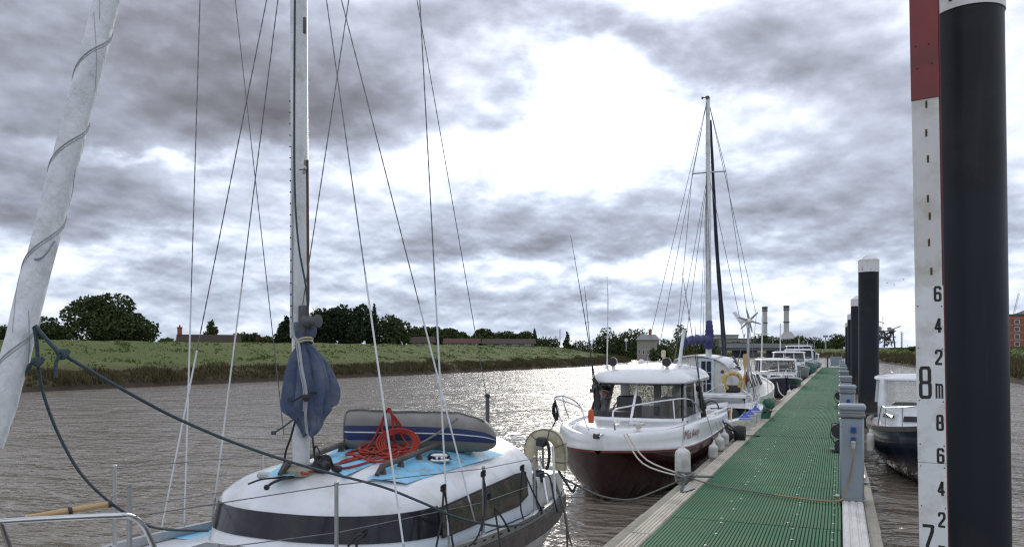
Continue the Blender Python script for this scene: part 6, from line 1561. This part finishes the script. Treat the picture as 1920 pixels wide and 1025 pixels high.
# ================================================================ motor sailer with the tall mast
SX = -3.30
sm = thing('motor_sailer', 'white motor sailer with wheelhouse door, tall mast and violet sail cover', 'yacht', (SX, 26, 0))
SS = interp_st([(33.5, .03, 1.25, .3, 1.3), (32.4, .55, 1.12, -.1, 1.6), (30.5, 1.02, .98, -.3, 2.1), (28, 1.25, .88, -.35, 2.6), (25, 1.26, .84, -.35, 2.8), (22.8, 1.14, .86, -.25, 2.8), (21.6, 1.0, .90, .0, 2.6)], 5)
MB().loft(shift(hull_rings(SS, 9), SX), False, False, True).obj('hull', M['greyhull'], sm)
for sg in (1, -1):
    MB().loft([[V(SX + sg * (s[1] + a), s[0], s[2] + b) for a, b in ((-.01, -.36), (.012, -.36), (.03, -.02), (.03, .05), (-.05, .05), (-.05, -.03))] for s in SS], False).obj('topside', M['gel_old'], sm)
    MB().loft([[V(SX + sg * (s[1] * .99 + a), s[0], s[2] + b) for a, b in ((.01, -.30), (.035, -.30), (.035, -.20), (.01, -.20))] for s in SS], True, True, True).obj('stripe', M['redpaint'], sm)
m = MB(); m.loft([[V(SX + s[1] * t, s[0], s[2] - .02) for t in (-1, 0, 1)] for s in SS], False); m.obj('deck', M['gel_old'], sm)
# wheelhouse with its rear bulkhead and door
wl, wr_ = at(1272, 700, 22.6).x - .15, at(1376, 700, 22.6).x
def bulk(y, z0=.70):
    xs = [(wr_, z0), (wr_, 1.50), (wr_ - .04, 1.66), (wr_ - .16, 1.80), (wr_ - .40, 1.94), (wr_ - .75, 2.01), ((wl + wr_) / 2 - .2, 2.03), (wl + .3, 1.99), (wl + .08, 1.90), (wl, 1.7), (wl, z0)]
    return [V(x, y, z) for x, z in xs]
m = MB(); m.loft([bulk(22.6), bulk(25.3)], True, True, True); m.obj('wheelhouse', M['gel_old'], sm, smooth=50)
b_ = bulk(22.58); m = MB(); m.loft([[p + V(0, -.06, .02) for p in b_[2:-1]], [p + V(0, 2.8, .02) for p in b_[2:-1]], [p + V(0, 2.8, .06) for p in b_[2:-1]], [p + V(0, -.06, .06) for p in b_[2:-1]], [p + V(0, -.06, .02) for p in b_[2:-1]]], False); m.obj('roof', M['gel_clean'], sm, smooth=50)
d0, d1 = at(1313, 672, 22.5), at(1343, 742, 22.5)
dw = d1.x - d0.x; dx_ = (d0.x + d1.x) / 2; dzt, dzb = d0.z, d1.z
door = MB().box((dx_, 22.565, (dzt + dzb) / 2), (dw, .05, dzt - dzb), bev=.01).obj('door', M['pblue'], sm)
for r_ in range(3):
    for c_ in range(2):
        hh = (dzt - dzb - .14) / 3; ww = (dw - .16) / 2
        MB().box((dx_ - dw / 2 + .07 + ww / 2 + c_ * (ww + .02), 22.535, dzb + .06 + hh * (r_ + .5) + .01 * r_), (ww - .012, .02, hh - .015)).obj('pane', M['tint'], door, smooth=0)
MB().box((dx_ + dw / 2 - .04, 22.52, (dzt + dzb) / 2), (.03, .04, .10)).obj('handle', M['steel'], door, smooth=0)
MB().lathe([(.045, 0), (.05, .012), (.03, .016)], (dx_ + dw / 2 + .22, 22.597, 1.62), 14, Matrix.Rotation(PI / 2, 3, 'X')).obj('round_vent', M['redpaint'], sm)
# cockpit coaming and stern rail
MB().box((SX + .1, 22.1, .95), (1.7, .8, .22), bev=.04).obj('cockpit_seat', M['gel_old'], sm)
MB().box((SX + .1, 21.65, 1.0), (1.9, .06, .10), bev=.02).obj('stern_coaming', M['gel'], sm)
m = MB(); m.tube(smoothpts([at(1322, 737, 21.7), at(1350, 722, 21.6), at(1358, 724, 21.55), at(1361, 745, 21.5)], 4), .016, 6); m.obj('stern_rail', M['steel'], sm)
m = MB(); m.tube(smoothpts([at(1345, 741, 21.6), at(1380, 739, 21.6), at(1410, 742, 21.8)], 4), .018, 6); m.obj('stern_rail', M['steel'], sm)
m = MB(); m.tube(smoothpts([at(1386, 726, 21.7), at(1404, 739, 21.4), at(1410, 745, 21.2)], 4), .022, 6); m.tube([at(1410, 743, 21.2), at(1415, 768, 20.9)], .018, 6); m.obj('stern_arm', M['white'], sm)
# fore cabin with slanting windows
def trunk(y):
    f = min(max((y - 22.7) / 8.5, 0), 1); w = lerp(1.0, .66, max(0, f - .45) ** 1.5 * 2.45); h = lerp(1.68, 1.36, f ** 1.3); zb = .82 + .25 * max(0, f - .6)
    return [V(SX + w, y, zb), V(SX + w * .97, y, lerp(zb, h, .35)), V(SX + w * .80, y, lerp(zb, h, .86)), V(SX + w * .68, y, h - .03), V(SX + w * .4, y, h + .03), V(SX, y, h + .05), V(SX - w * .4, y, h + .03), V(SX - w * .68, y, h - .03), V(SX - w * .80, y, lerp(zb, h, .86)), V(SX - w * .97, y, lerp(zb, h, .35)), V(SX - w, y, zb)]
m = MB(); m.loft([trunk(y) for y in (22.7, 23.5, 24.3, 25.2, 26, 27, 28, 29, 30, 30.8, 31.2)], False, True, True); m.obj('fore_cabin', M['gel_clean'], sm, smooth=45)
for y in (23.2, 24.9, 26.7):
    a, b, c, d = trunk(y), trunk(y + .75), trunk(y + .35), trunk(y + 1.10); o = V(.014, 0, .006)
    q = [lerp(a[1], a[2], .10) + o, lerp(b[1], b[2], .10) + o, lerp(d[1], d[2], .92) + o, lerp(c[1], c[2], .92) + o]
    wn = MB().prism(q, (-.02, 0, -.01)).obj('cabin_window', M['tint'], sm, smooth=0)
    m = MB(); m.tube([p + V(.004, 0, .002) for p in q], .016, 5, closed=True); m.obj('window_frame', M['rubber'], wn)
# mast, boom, spreaders, furled sails, rigging
ma, mt = V(SX - .05, 22.5 + .3, 1.9), at(1327, 184, 22.85); ma.x = at(1329, 660, 22.85).x; ma.y = at(1329, 660, 22.85).y
m = MB(); m.tube([ma - V(0, 0, 1.0), lerp(ma, mt, .5), mt], [.085, .08, .06], 12); m.obj('mast', M['mastpaint'], sm)
m = MB(); m.box(tuple(mt), (.10, .22, .06)); m.tube([mt, at(1316, 183, 22.85)], .014, 5); m.tube([at(1317, 186, 22.85), at(1317, 182, 22.85)], .03, 6); m.obj('masthead', M['darksteel'], sm)
sp = at(1328, 323, 22.85); MB().tube([at(1298, 326, 22.6), sp, at(1361, 321, 23.1)], .022, 6).obj('spreader', M['alu'], sm)
m = MB(); m.tube(smoothpts([at(1333, 225, 23.2), at(1337, 330, 23.9), at(1343, 450, 24.8), at(1351, 560, 25.8), at(1357, 640, 26.6), at(1357, 662, 26.8)], 5), [.03, .04, .045, .05, .052] + [.055] * 25 + [.03], 8) if False else None
P_ = smoothpts([at(1332, 225, 23.2), at(1337, 330, 23.9), at(1343, 450, 24.8), at(1351, 560, 25.8), at(1357, 640, 26.6), at(1358, 664, 26.8)], 6); m = MB(); m.tube(P_, [lerp(.035, .085, min(1, i / len(P_) * 1.15)) * (1 + .08 * math.sin(i * 1.7)) for i in range(len(P_))], 10); m.obj('furled_headsail', M['navy'], sm)
P_ = smoothpts([at(1330, 602, 22.75), at(1330, 615, 22.7), at(1330, 630, 22.7), at(1329, 645, 22.7), at(1329, 652, 22.75)], 5); m = MB(); m.tube(P_, [lerp(.08, .125, min(1, i / 9)) * (1 + .10 * math.sin(i * 2.1)) * (1 if i < len(P_) - 2 else .6) for i in range(len(P_))], 12); m.obj('mast_cover', M['purpclo'], sm, smooth=60)
P_ = smoothpts([at(1330, 636, 22.7), at(1316, 636, 22.0), at(1300, 637, 21.2), at(1282, 642, 20.4)], 7); m = MB(); m.tube(P_, [.088 * (1 + .22 * math.sin(i * 1.3) + .12 * math.sin(i * 3.1)) for i in range(len(P_))], 12, flat=1.25); m.obj('boom_cover', M['purpclo'], sm, smooth=60)
def sw(a, b, r=.008, nm='stay'): MB().tube([a, b], r, 5).obj(nm, M['wire'], sm)
spl, spr = at(1298, 326, 22.6), at(1361, 321, 23.1)
for a, b in ((mt, spl), (spl, V(SX - 1.15, 23.0, .9)), (mt, spr), (spr, V(SX + 1.15, 24.2, .9)), (sp, V(SX - 1.15, 22.3, .9)), (sp, V(SX - 1.15, 24, .9)), (sp, V(SX + 1.15, 23.4, .9)), (mt, at(1222, 620, 21.0)), (mt, at(1418, 590, 29)), (mt, at(1238, 640, 20.6)), (at(1418, 590, 29), V(SX, 33.3, 1.3))): sw(a, b)
for px in (1312, 1318, 1323, 1336): sw(at(1325, 330, 22.8), at(px, 655, 22.7), .006, 'halyard')
# wind generator on its pole
t = thing('wind_generator', 'small white six bladed wind generator on a slim pole behind the wheelhouse', 'wind turbine', tuple(at(1403, 740, 22.0)))
MB().tube([at(1402.5, 742, 22.0), at(1403, 612, 22.0)], [.038, .034], 8).obj('pole', M['alu'], t)
hb_ = at(1404, 601, 21.95); ax_ = (V(.35, -.9, 0)).normalized(); sx_ = V(0, 0, 1).cross(ax_).normalized() * -1
m = MB(); m.tube([hb_ - ax_ * .30, hb_ - ax_ * .15, hb_ + ax_ * .02, hb_ + ax_ * .09], [.05, .09, .09, .03], 12); m.tube([hb_ - ax_ * .1, at(1403, 614, 22.0)], .05, 8); m.obj('nacelle', M['gel_clean'], t)
for k in range(6):
    a = .28 + k * PI / 3; dr = sx_ * math.cos(a) + UP * math.sin(a); tn = sx_ * -math.sin(a) + UP * math.cos(a)
    m = MB(); m.loft([[hb_ + ax_ * .05 + dr * r_ + tn * (c_ * w_) + ax_ * (c_ * w_ * .35 + th) for c_, th in ((-1, 0), (0, .012), (1, 0), (0, -.012))] for r_, w_ in ((.05, .018), (.10, .030), (.25, .023), (.33, .013))], True, True, True); m.obj('blade', M['grey'], t)
m = MB(); q = hb_ - ax_ * .28; m.prism([q, q + at(1396, 594, 22) - at(1404, 601, 22), q + at(1384, 583, 22) - at(1404, 601, 22), q + at(1378, 585, 22) - at(1404, 601, 22), q + at(1391, 604, 22) - at(1404, 601, 22), q + at(1394, 609, 22) - at(1404, 601, 22)], (0, .02, 0)); m.obj('tail_fin', M['gel_clean'], t, smooth=0)
# ochre horseshoe on the stern rail
hc = at(1374, 715, 21.6); t = thing('horseshoe_lifebuoy', 'ochre horseshoe lifebuoy hung at the motor sailer stern', 'lifebuoy', tuple(hc))
P_ = [(-.14, -.20), (-.21, -.12), (-.235, 0), (-.20, .13), (-.10, .21), (.02, .225), (.14, .18), (.215, .07), (.215, -.05), (.16, -.16)]
P_ = smoothpts([hc + RT * a + UP * b for a, b in P_], 4); m = MB(); m.tube(P_, .062, 10, flat=.85); m.obj('ring', M['buoyyel'], t)
m = MB()
for k in (6, 14, 22, 30): m.sphere(P_[k], .066, 8, 6); 
m.obj('bands', M['buoy'], t, kind='stuff'); m = MB(); m.box(tuple(hc + V(-.02, .1, -.20)), (.42, .16, .20), bev=.04); m.obj('bracket', M['black'], t)
# paddle, tackle
t = thing('paddle', 'varnished wooden paddle standing blade up beside the wind generator pole', 'paddle', tuple(at(1396, 735, 21.9)))
MB().tube([at(1395.5, 740, 21.9), at(1397, 690, 21.9)], .02, 6).obj('shaft', M['wood'], t)
m = MB(); m.loft([[at(1397 + a * w_, y, 21.9 + b * .03) for a, b in ((-1, 0), (-.5, 1), (.5, 1), (1, 0), (.5, -1), (-.5, -1))] for y, w_ in ((692, 1.3), (684, 3.4), (674, 4.2), (666, 4.0), (663, 2.6))], True, True, True); m.obj('blade', M['wood'], t)
m = MB(); m.box(tuple(at(1399, 709, 22)), (.14, .12, .24), bev=.05); m.tube([at(1400, 696, 22), at(1398, 735, 22)], .02, 6); m.obj('tackle_bag', M['redpaint'], sm)
m = MB()
for k in range(7): m.tube([at(1374 + k * 2.2, 668 + k * 5 + (k % 2) * 4, 23.5), at(1380 + k * 2.0, 676 + k * 4, 23.3)], .03, 6)
m.obj('deck_gear', M['darksteel'], sm)
sw(at(1407, 690, 22.2), at(1415, 745, 21.9), .018, 'brace'); sw(at(1397, 625, 22), at(1381, 690, 23), .012, 'brace')
# green fenders
for px, py, d, w in ((1424, 768, 20.6, 'nearer of the two round ones'), (1441, 757, 22.6, 'farther of the two round ones')):
    p = at(px, py, d); t = thing('fender', 'green ball fender by the motor sailer, ' + w, 'fender', tuple(p), 'green round fenders')
    m = MB(); m.sphere((0, 0, 0), .17, 18, 12, (1, 1, 1.1)); m.obj('body', M['fgreen'], t, local=True); m = MB(); m.lathe([(.03, .18), (.05, .17), (.05, .14)], (0, 0, 0), 12); m.obj('collar', M['fblue'], t, local=True); MB().tube([V(0, 0, .18), V(-.05, .1, .75)], .010, 6).obj('lanyard', M['rope_white'], t, local=True)
t = thing('dinghy_tender', 'dark green upturned tender bow below the green ball fenders', 'dinghy', tuple(at(1424, 784, 19.9))); m = MB(); c = at(1424, 778, 20.2)
m.loft([[c + RT * (x * w_) + FW * y + UP * z for x, z in ((-1, .10), (-.8, -.10), (-.3, -.26), (.3, -.26), (.8, -.10), (1, .10))] for y, w_ in ((-.30, .10), (-.15, .26), (.2, .36), (.9, .38))], False, True, True); m.obj('hull', M['fgreen'], t); m = MB(); m.tube([c + RT * (x * .37) + FW * y + UP * .11 for x, y in ((1, .9), (.95, .2), (.68, -.15), (.1, -.31), (-.1, -.31), (-.68, -.15), (-.95, .2), (-1, .9))], .03, 6); m.obj('rim', M['rubber'], t)
line('mooring_line', 'pale mooring lines from the motor sailer quarter to the fourth cleat', 'mooring line', [at(1447, 716, 26), at(1449, 738, 25.5), at(1455, 750, 25), V(CLEATS[3][0], CLEATS[3][1], PZ + .03)], .014, 'rope_white')
line('mooring_line', 'slack pale line from the stern arm to the third cleat', 'mooring line', [at(1411, 745, 21.2), at(1420, 775, 20.6), at(1432, 790, 20.2), V(CLEATS[2][0], CLEATS[2][1], PZ + .03)], .014, 'rope_white')

# ================================================================ smaller cabin boats
def cabin_boat(label, loc, heading, L, B, hullmat, free=.75, cabin=(.30, .68), ch=.85, roofover=.12, ntop='gel_clean', group=None, band=None, canopy=None, open_back=True, winseg=3, trunkfrac=.16, gmat='smoke', gun=None, pr=.05):
    """a small cabin cruiser; local y runs forward, heading turns it (0 looks away along +Y)"""
    t = thing('cabin_cruiser', label, 'motorboat', loc, group, rz=heading)
    st = interp_st([(L, .03, free * 1.30, free * .55, 1.25), (L * .96, B * .16, free * 1.27, free * .10, 1.4), (L * .86, B * .32, free * 1.18, -.12, 1.7), (L * .68, B * .45, free * 1.08, -.22, 2.2), (L * .45, B * .5, free, -.25, 2.7), (L * .2, B * .49, free * .97, -.25, 2.9), (0, B * .44, free * .97, -.18, 2.9)], 4)
    MB().loft(hull_rings(st, 8), False, False, True).obj('hull', M[hullmat], t, local=True)
    for sg in (1, -1):
        MB().loft([[V(sg * (s[1] + a), s[0], s[2] + b) for a, b in ((-.01, -.07), (.035, -.06), (.035, .02), (-.05, .03), (-.06, -.05))] for s in st], False).obj('gunwale', M[gun or ntop], t, local=True)
    m = MB(); m.loft([[V(s[1] * q, s[0], s[2] - .03 + .04 * (1 - q * q)) for q in (-1, -.5, 0, .5, 1)] for s in st], False); m.obj('deck', M[ntop], t, local=True)
    yb, yf = L * cabin[0], L * cabin[1]; w = B * .39; zd = free * 1.02
    # low forward trunk with its lights
    yt = yf + L * trunkfrac; ht = zd + ch * .38
    tr = [[V(w * .98, yf, zd - .05), V(w * .93, yf, ht - .05), V(w * .8, yf, ht), V(-w * .8, yf, ht), V(-w * .93, yf, ht - .05), V(-w * .98, yf, zd - .05)], [V(w * .72, yt, zd), V(w * .68, yt - .05, ht - .09), V(w * .58, yt - .10, ht - .04), V(-w * .58, yt - .10, ht - .04), V(-w * .68, yt - .05, ht - .09), V(-w * .72, yt, zd)]]
    MB().loft(tr, False, False, True).obj('trunk_cabin', M[ntop], t, local=True, smooth=30)
    for x0, x1 in ((-.52, -.06), (.06, .52)):
        m = MB(); y_ = yt + .012; m.prism([V(w * x0 * 1.15, y_ - .0, zd + .09), V(w * x1 * 1.15, y_, zd + .09), V(w * x1 * 1.1, y_ - .045, ht - .12), V(w * x0 * 1.1, y_ - .045, ht - .12)], (0, -.02, 0)); m.obj('trunk_window', M['tint'], t, local=True, smooth=0)
    for sg in (1, -1):
        m = MB(); q = [V(sg * (w * .955 + .012), yf + .12, zd + .10), V(sg * (w * .80 + .012), yt - .25, zd + .13), V(sg * (w * .765 + .012), yt - .28, ht - .13), V(sg * (w * .925 + .012), yf + .12, ht - .11)]; m.prism(q, (-sg * .03, 0, 0)); m.obj('trunk_window', M['tint'], t, local=True, smooth=0)
    # wheelhouse: corner posts, glass, roof
    zr = zd + ch; rake = .16
    base = [(w, yb), (w, yf), (-w, yf), (-w, yb)]; tw = w * .93
    m = MB(); m.loft([[V(a * w, y, z) for (a, y) in ((1, yb), (1, yf), (-1, yf), (-1, yb))] for z in (zd - .05, zd + ch * .40)], False); m.obj('cabin_side', M[ntop], t, local=True, smooth=0)
    z0 = zd + ch * .40; z1 = zr
    def post(x, y, x2, y2, r=pr): MB().tube([V(x, y, z0 - .02), V(x2, y2, z1)], r, 6).obj('pillar', M[ntop], t, local=True, smooth=60)
    for sg in (1, -1):
        post(sg * w * .98, yf - .03, sg * tw, yf - rake); post(sg * w * .98, yb + .03, sg * tw, yb + .03); post(sg * w * .98, (yb + yf) / 2, sg * tw, (yb + yf) / 2 - .03, .035)
    for q in range(1, winseg): x = lerp(-w, w, q / winseg); post(x, yf - .02, x * .93, yf - rake, pr * .65)
    for q in range(winseg):
        xa, xb = lerp(-w, w, q / winseg), lerp(-w, w, (q + 1) / winseg)
        m = MB(); m.prism([V(xa * .97, yf - .02, z0), V(xb * .97, yf - .02, z0), V(xb * .93, yf - rake, z1), V(xa * .93, yf - rake, z1)], (0, -.012, 0)); m.obj('windscreen', M[gmat], t, local=True, smooth=0)
    for sg in (1, -1):
        for ya, y_b in ((yb + .03, (yb + yf) / 2), ((yb + yf) / 2, yf - .05)):
            m = MB(); m.prism([V(sg * w * .98, ya, z0), V(sg * w * .98, y_b, z0), V(sg * tw, y_b - (.12 if y_b > yf - .1 else .02), z1), V(sg * tw, ya, z1)], (-sg * .012, 0, 0)); m.obj('side_glass', M[gmat], t, local=True, smooth=0)
    o = roofover; rg_ = []
    for f, z in ((1.0, -.01), (1.03, .015), (1.02, .045), (.94, .075), (.7, .10), (.3, .115)):
        xw, cy, ly = (tw + o) * f, (yb + yf - rake) / 2, ((yf - rake - yb) / 2 + o * 1.6) * f
        rg_.append([V(xw * math.copysign(abs(math.cos(a)) ** .5, math.cos(a)), cy + ly * math.copysign(abs(math.sin(a)) ** .5, math.sin(a)), zr + z) for a in [2 * PI * i / 24 for i in range(24)]])
    m = MB(); m.loft(rg_, True, True, True); m.obj('roof', M[ntop], t, local=True, smooth=50)
    MB().box((0, (yb + yf) / 2, zd - .10), (w * 1.9, yf - yb, .03)).obj('sole', M['grey'], t, local=True, smooth=0)
    MB().box((w * .4, lerp(yb, yf, .45), zd + .12), (w * .6, .35, .45), bev=.05).obj('seat', M['black'], t, local=True)
    MB().box((-w * .45, lerp(yb, yf, .80), zd + .15), (w * .7, .3, .38), bev=.05).obj('helm', M['black'], t, local=True)
    # bow rail
    for sg in (1, -1):
        q = [s for s in st if s[0] > L * .62]
        P_ = [V(sg * max(s[1] - .05, .02), s[0] - (.06 if i < 2 else 0), s[2] + .34 * min(1, .25 + i * .5 if i < 1 else 1)) for i, s in enumerate(q)]
        P_[-1].z -= .34
        MB().tube(smoothpts(P_, 3), .012, 6).obj('bow_rail', M['steel'], t, local=True)
        for i in range(2, len(q) - 1, 3): MB().tube([V(sg * (q[i][1] - .05), q[i][0], q[i][2]), V(sg * (q[i][1] - .05), q[i][0], q[i][2] + .34)], .010, 6).obj('rail_stanchion', M['steel'], t, local=True)
    for sg in (1, -1): MB().tube([V(sg * tw * .75, yb + .2, zr + .11), V(sg * tw * .75, yb + .25, zr + .15), V(sg * tw * .75, yf - .6, zr + .15), V(sg * tw * .75, yf - .55, zr + .10)], .012, 6).obj('roof_rail', M['steel'], t, local=True)
    if canopy:
        m = MB(); m.loft([[V(x * w * 1.1, y, zr + z) for x, z in ((-1, -.75), (-1, -.1), (-.8, .08), (0, .14), (.8, .08), (1, -.1), (1, -.75))] for y in (L * .03, yb - .05)], False, True, False); m.obj('canopy', M[canopy], t, local=True, smooth=50)
    return t
def aim(bow, stern, L): # heading of a boat whose bow and stern lie here
    d = bow - stern; return math.atan2(-d.x, d.y)
def moor(label, px, ybow, x, turn, L, B, **k):
    """bow towards the viewer: bow at (x, ybow), turned a little"""
    h = PI + turn; st = V(x, ybow) - V(-math.sin(h), math.cos(h)) * L
    return cabin_boat(label, (st.x, st.y, 0), h, L, B, **k)
# right side: the navy hulled white cabin boat
rb = moor('navy hulled cabin boat with white wheelhouse, alone on the right of the walkway', 0, 13.6, 1.55, .0, 5.6, 2.05, hullmat='navy', free=.80, cabin=(.10, .36), ch=.80, ntop='gel', winseg=2, trunkfrac=.17, gmat='glass', gun='railwood', pr=.085)
# dark rubbing band and stem head
fender('slim white fender on the navy hull, right of the near pedestal', at(1632, 829, 13.6), .06, .34, at(1634, 797, 14.3), group='fenders hanging between boats and pontoon')
moor('dark blue hulled cabin boat with bow turned towards the walkway', 0, 38.6, -2.25, .20, 6.2, 2.2, hullmat='navy', free=.78, cabin=(.22, .60), ch=.92, ntop='gel_clean', winseg=2)
moor('grey hulled white cabin boat behind the dark blue one', 0, 52.5, -2.9, .06, 7.5, 2.6, hullmat='greyhull', free=1.05, cabin=(.20, .55), ch=.98, ntop='gel_clean', winseg=3)
moor('teal hulled boat with a grey canvas canopy behind the grey hulled boat', 0, 64, -3.0, 0, 8, 2.7, hullmat='tealhull', free=1.15, cabin=(.30, .60), ch=1.05, ntop='gel', canopy='canvas', winseg=3)
moor('tall white boat with grey canopy at the back of the row', 0, 75, -3.3, .05, 8.5, 2.9, hullmat='gel', free=1.3, cabin=(.30, .60), ch=1.25, ntop='gel', canopy='canvas', winseg=3)
moor('farthest small boat of the row, white with teal hull', 0, 86.5, -2.9, 0, 6, 2.3, hullmat='tealhull', free=.9, cabin=(.25, .6), ch=.9, ntop='gel', winseg=2)
# masts among the far boats
def pole_mast(label, px, top, d, x, r=.05):
    a = at(px, 668, d); b = at(px + (3 if px < 1440 else 0), top, d); a.z = .9
    t = thing('boat_mast', label, 'mast', tuple(a), 'thin masts among the far boats'); MB().tube([a, b], [r, r * .7], 6).obj('pole', M['mastpaint'], t)
    MB().tube([lerp(a, b, .7) - RT * .35, lerp(a, b, .7) + RT * .35], r * .35, 5).obj('spreader', M['alu'], t)
pole_mast('thin pale mast left of the first chimney, above the dark blue boat', 1427, 592, 40, 0)
pole_mast('thin pale mast between the chimneys, above the grey hulled boat', 1463, 606, 55, 0)
pole_mast('thin pale mast right of the second chimney above the canopy boats', 1498, 634, 66, 0)
pole_mast('short pale mast nearest the lamp post in the green field', 1514, 640, 78, 0)
for k, (px, py, d, w) in enumerate(((1481, 742, 33.5, 'by the dark blue bow'), (1502, 725, 44, 'between the dark blue and grey hulls'), (1516, 712, 53, 'below the grey hulled bow'), (1528, 702, 66, 'below the teal hull'))):
    fender('small white fender ' + w, at(px, py, d), .12, .5, at(px - 1, py - 22, d + .5), group='fenders hanging between boats and pontoon')
line('mooring_line', 'slack white mooring line from the dark blue bow to the walkway', 'mooring line', [at(1457, 716, 37), at(1462, 735, 35), at(1475, 744, 33.5), V(PL + .1, 34, PZ)], .02, 'rope_white')
# birds over the river
for k, (px, py, lb) in enumerate(((1663, 531, 'small bird in flight, left of the three by the tall pile'), (1677, 534, 'small bird in flight, lowest of the three by the tall pile'), (1694, 524, 'small bird in flight, right of the three by the gauge board'))):
    p = at(px, py, 120); t = thing('bird', lb, 'bird', tuple(p), 'birds over the river')
    m = MB(); m.sphere((0, 0, 0), .07, 8, 6, (2.0, 1, .8))
    for s in (-1, 1): m.add([V(.06, 0, .03), V(-.08, 0, .03), V(-.10, s * .16, .12), V(.02, s * .17, .13), V(-.10, s * .36, .05 + .03 * k)], [(0, 1, 2, 3), (3, 2, 4)])
    m.obj('body', M['darksteel'], t, local=True); t.rotation_euler = (0, 0, 1.1 + k * .5)
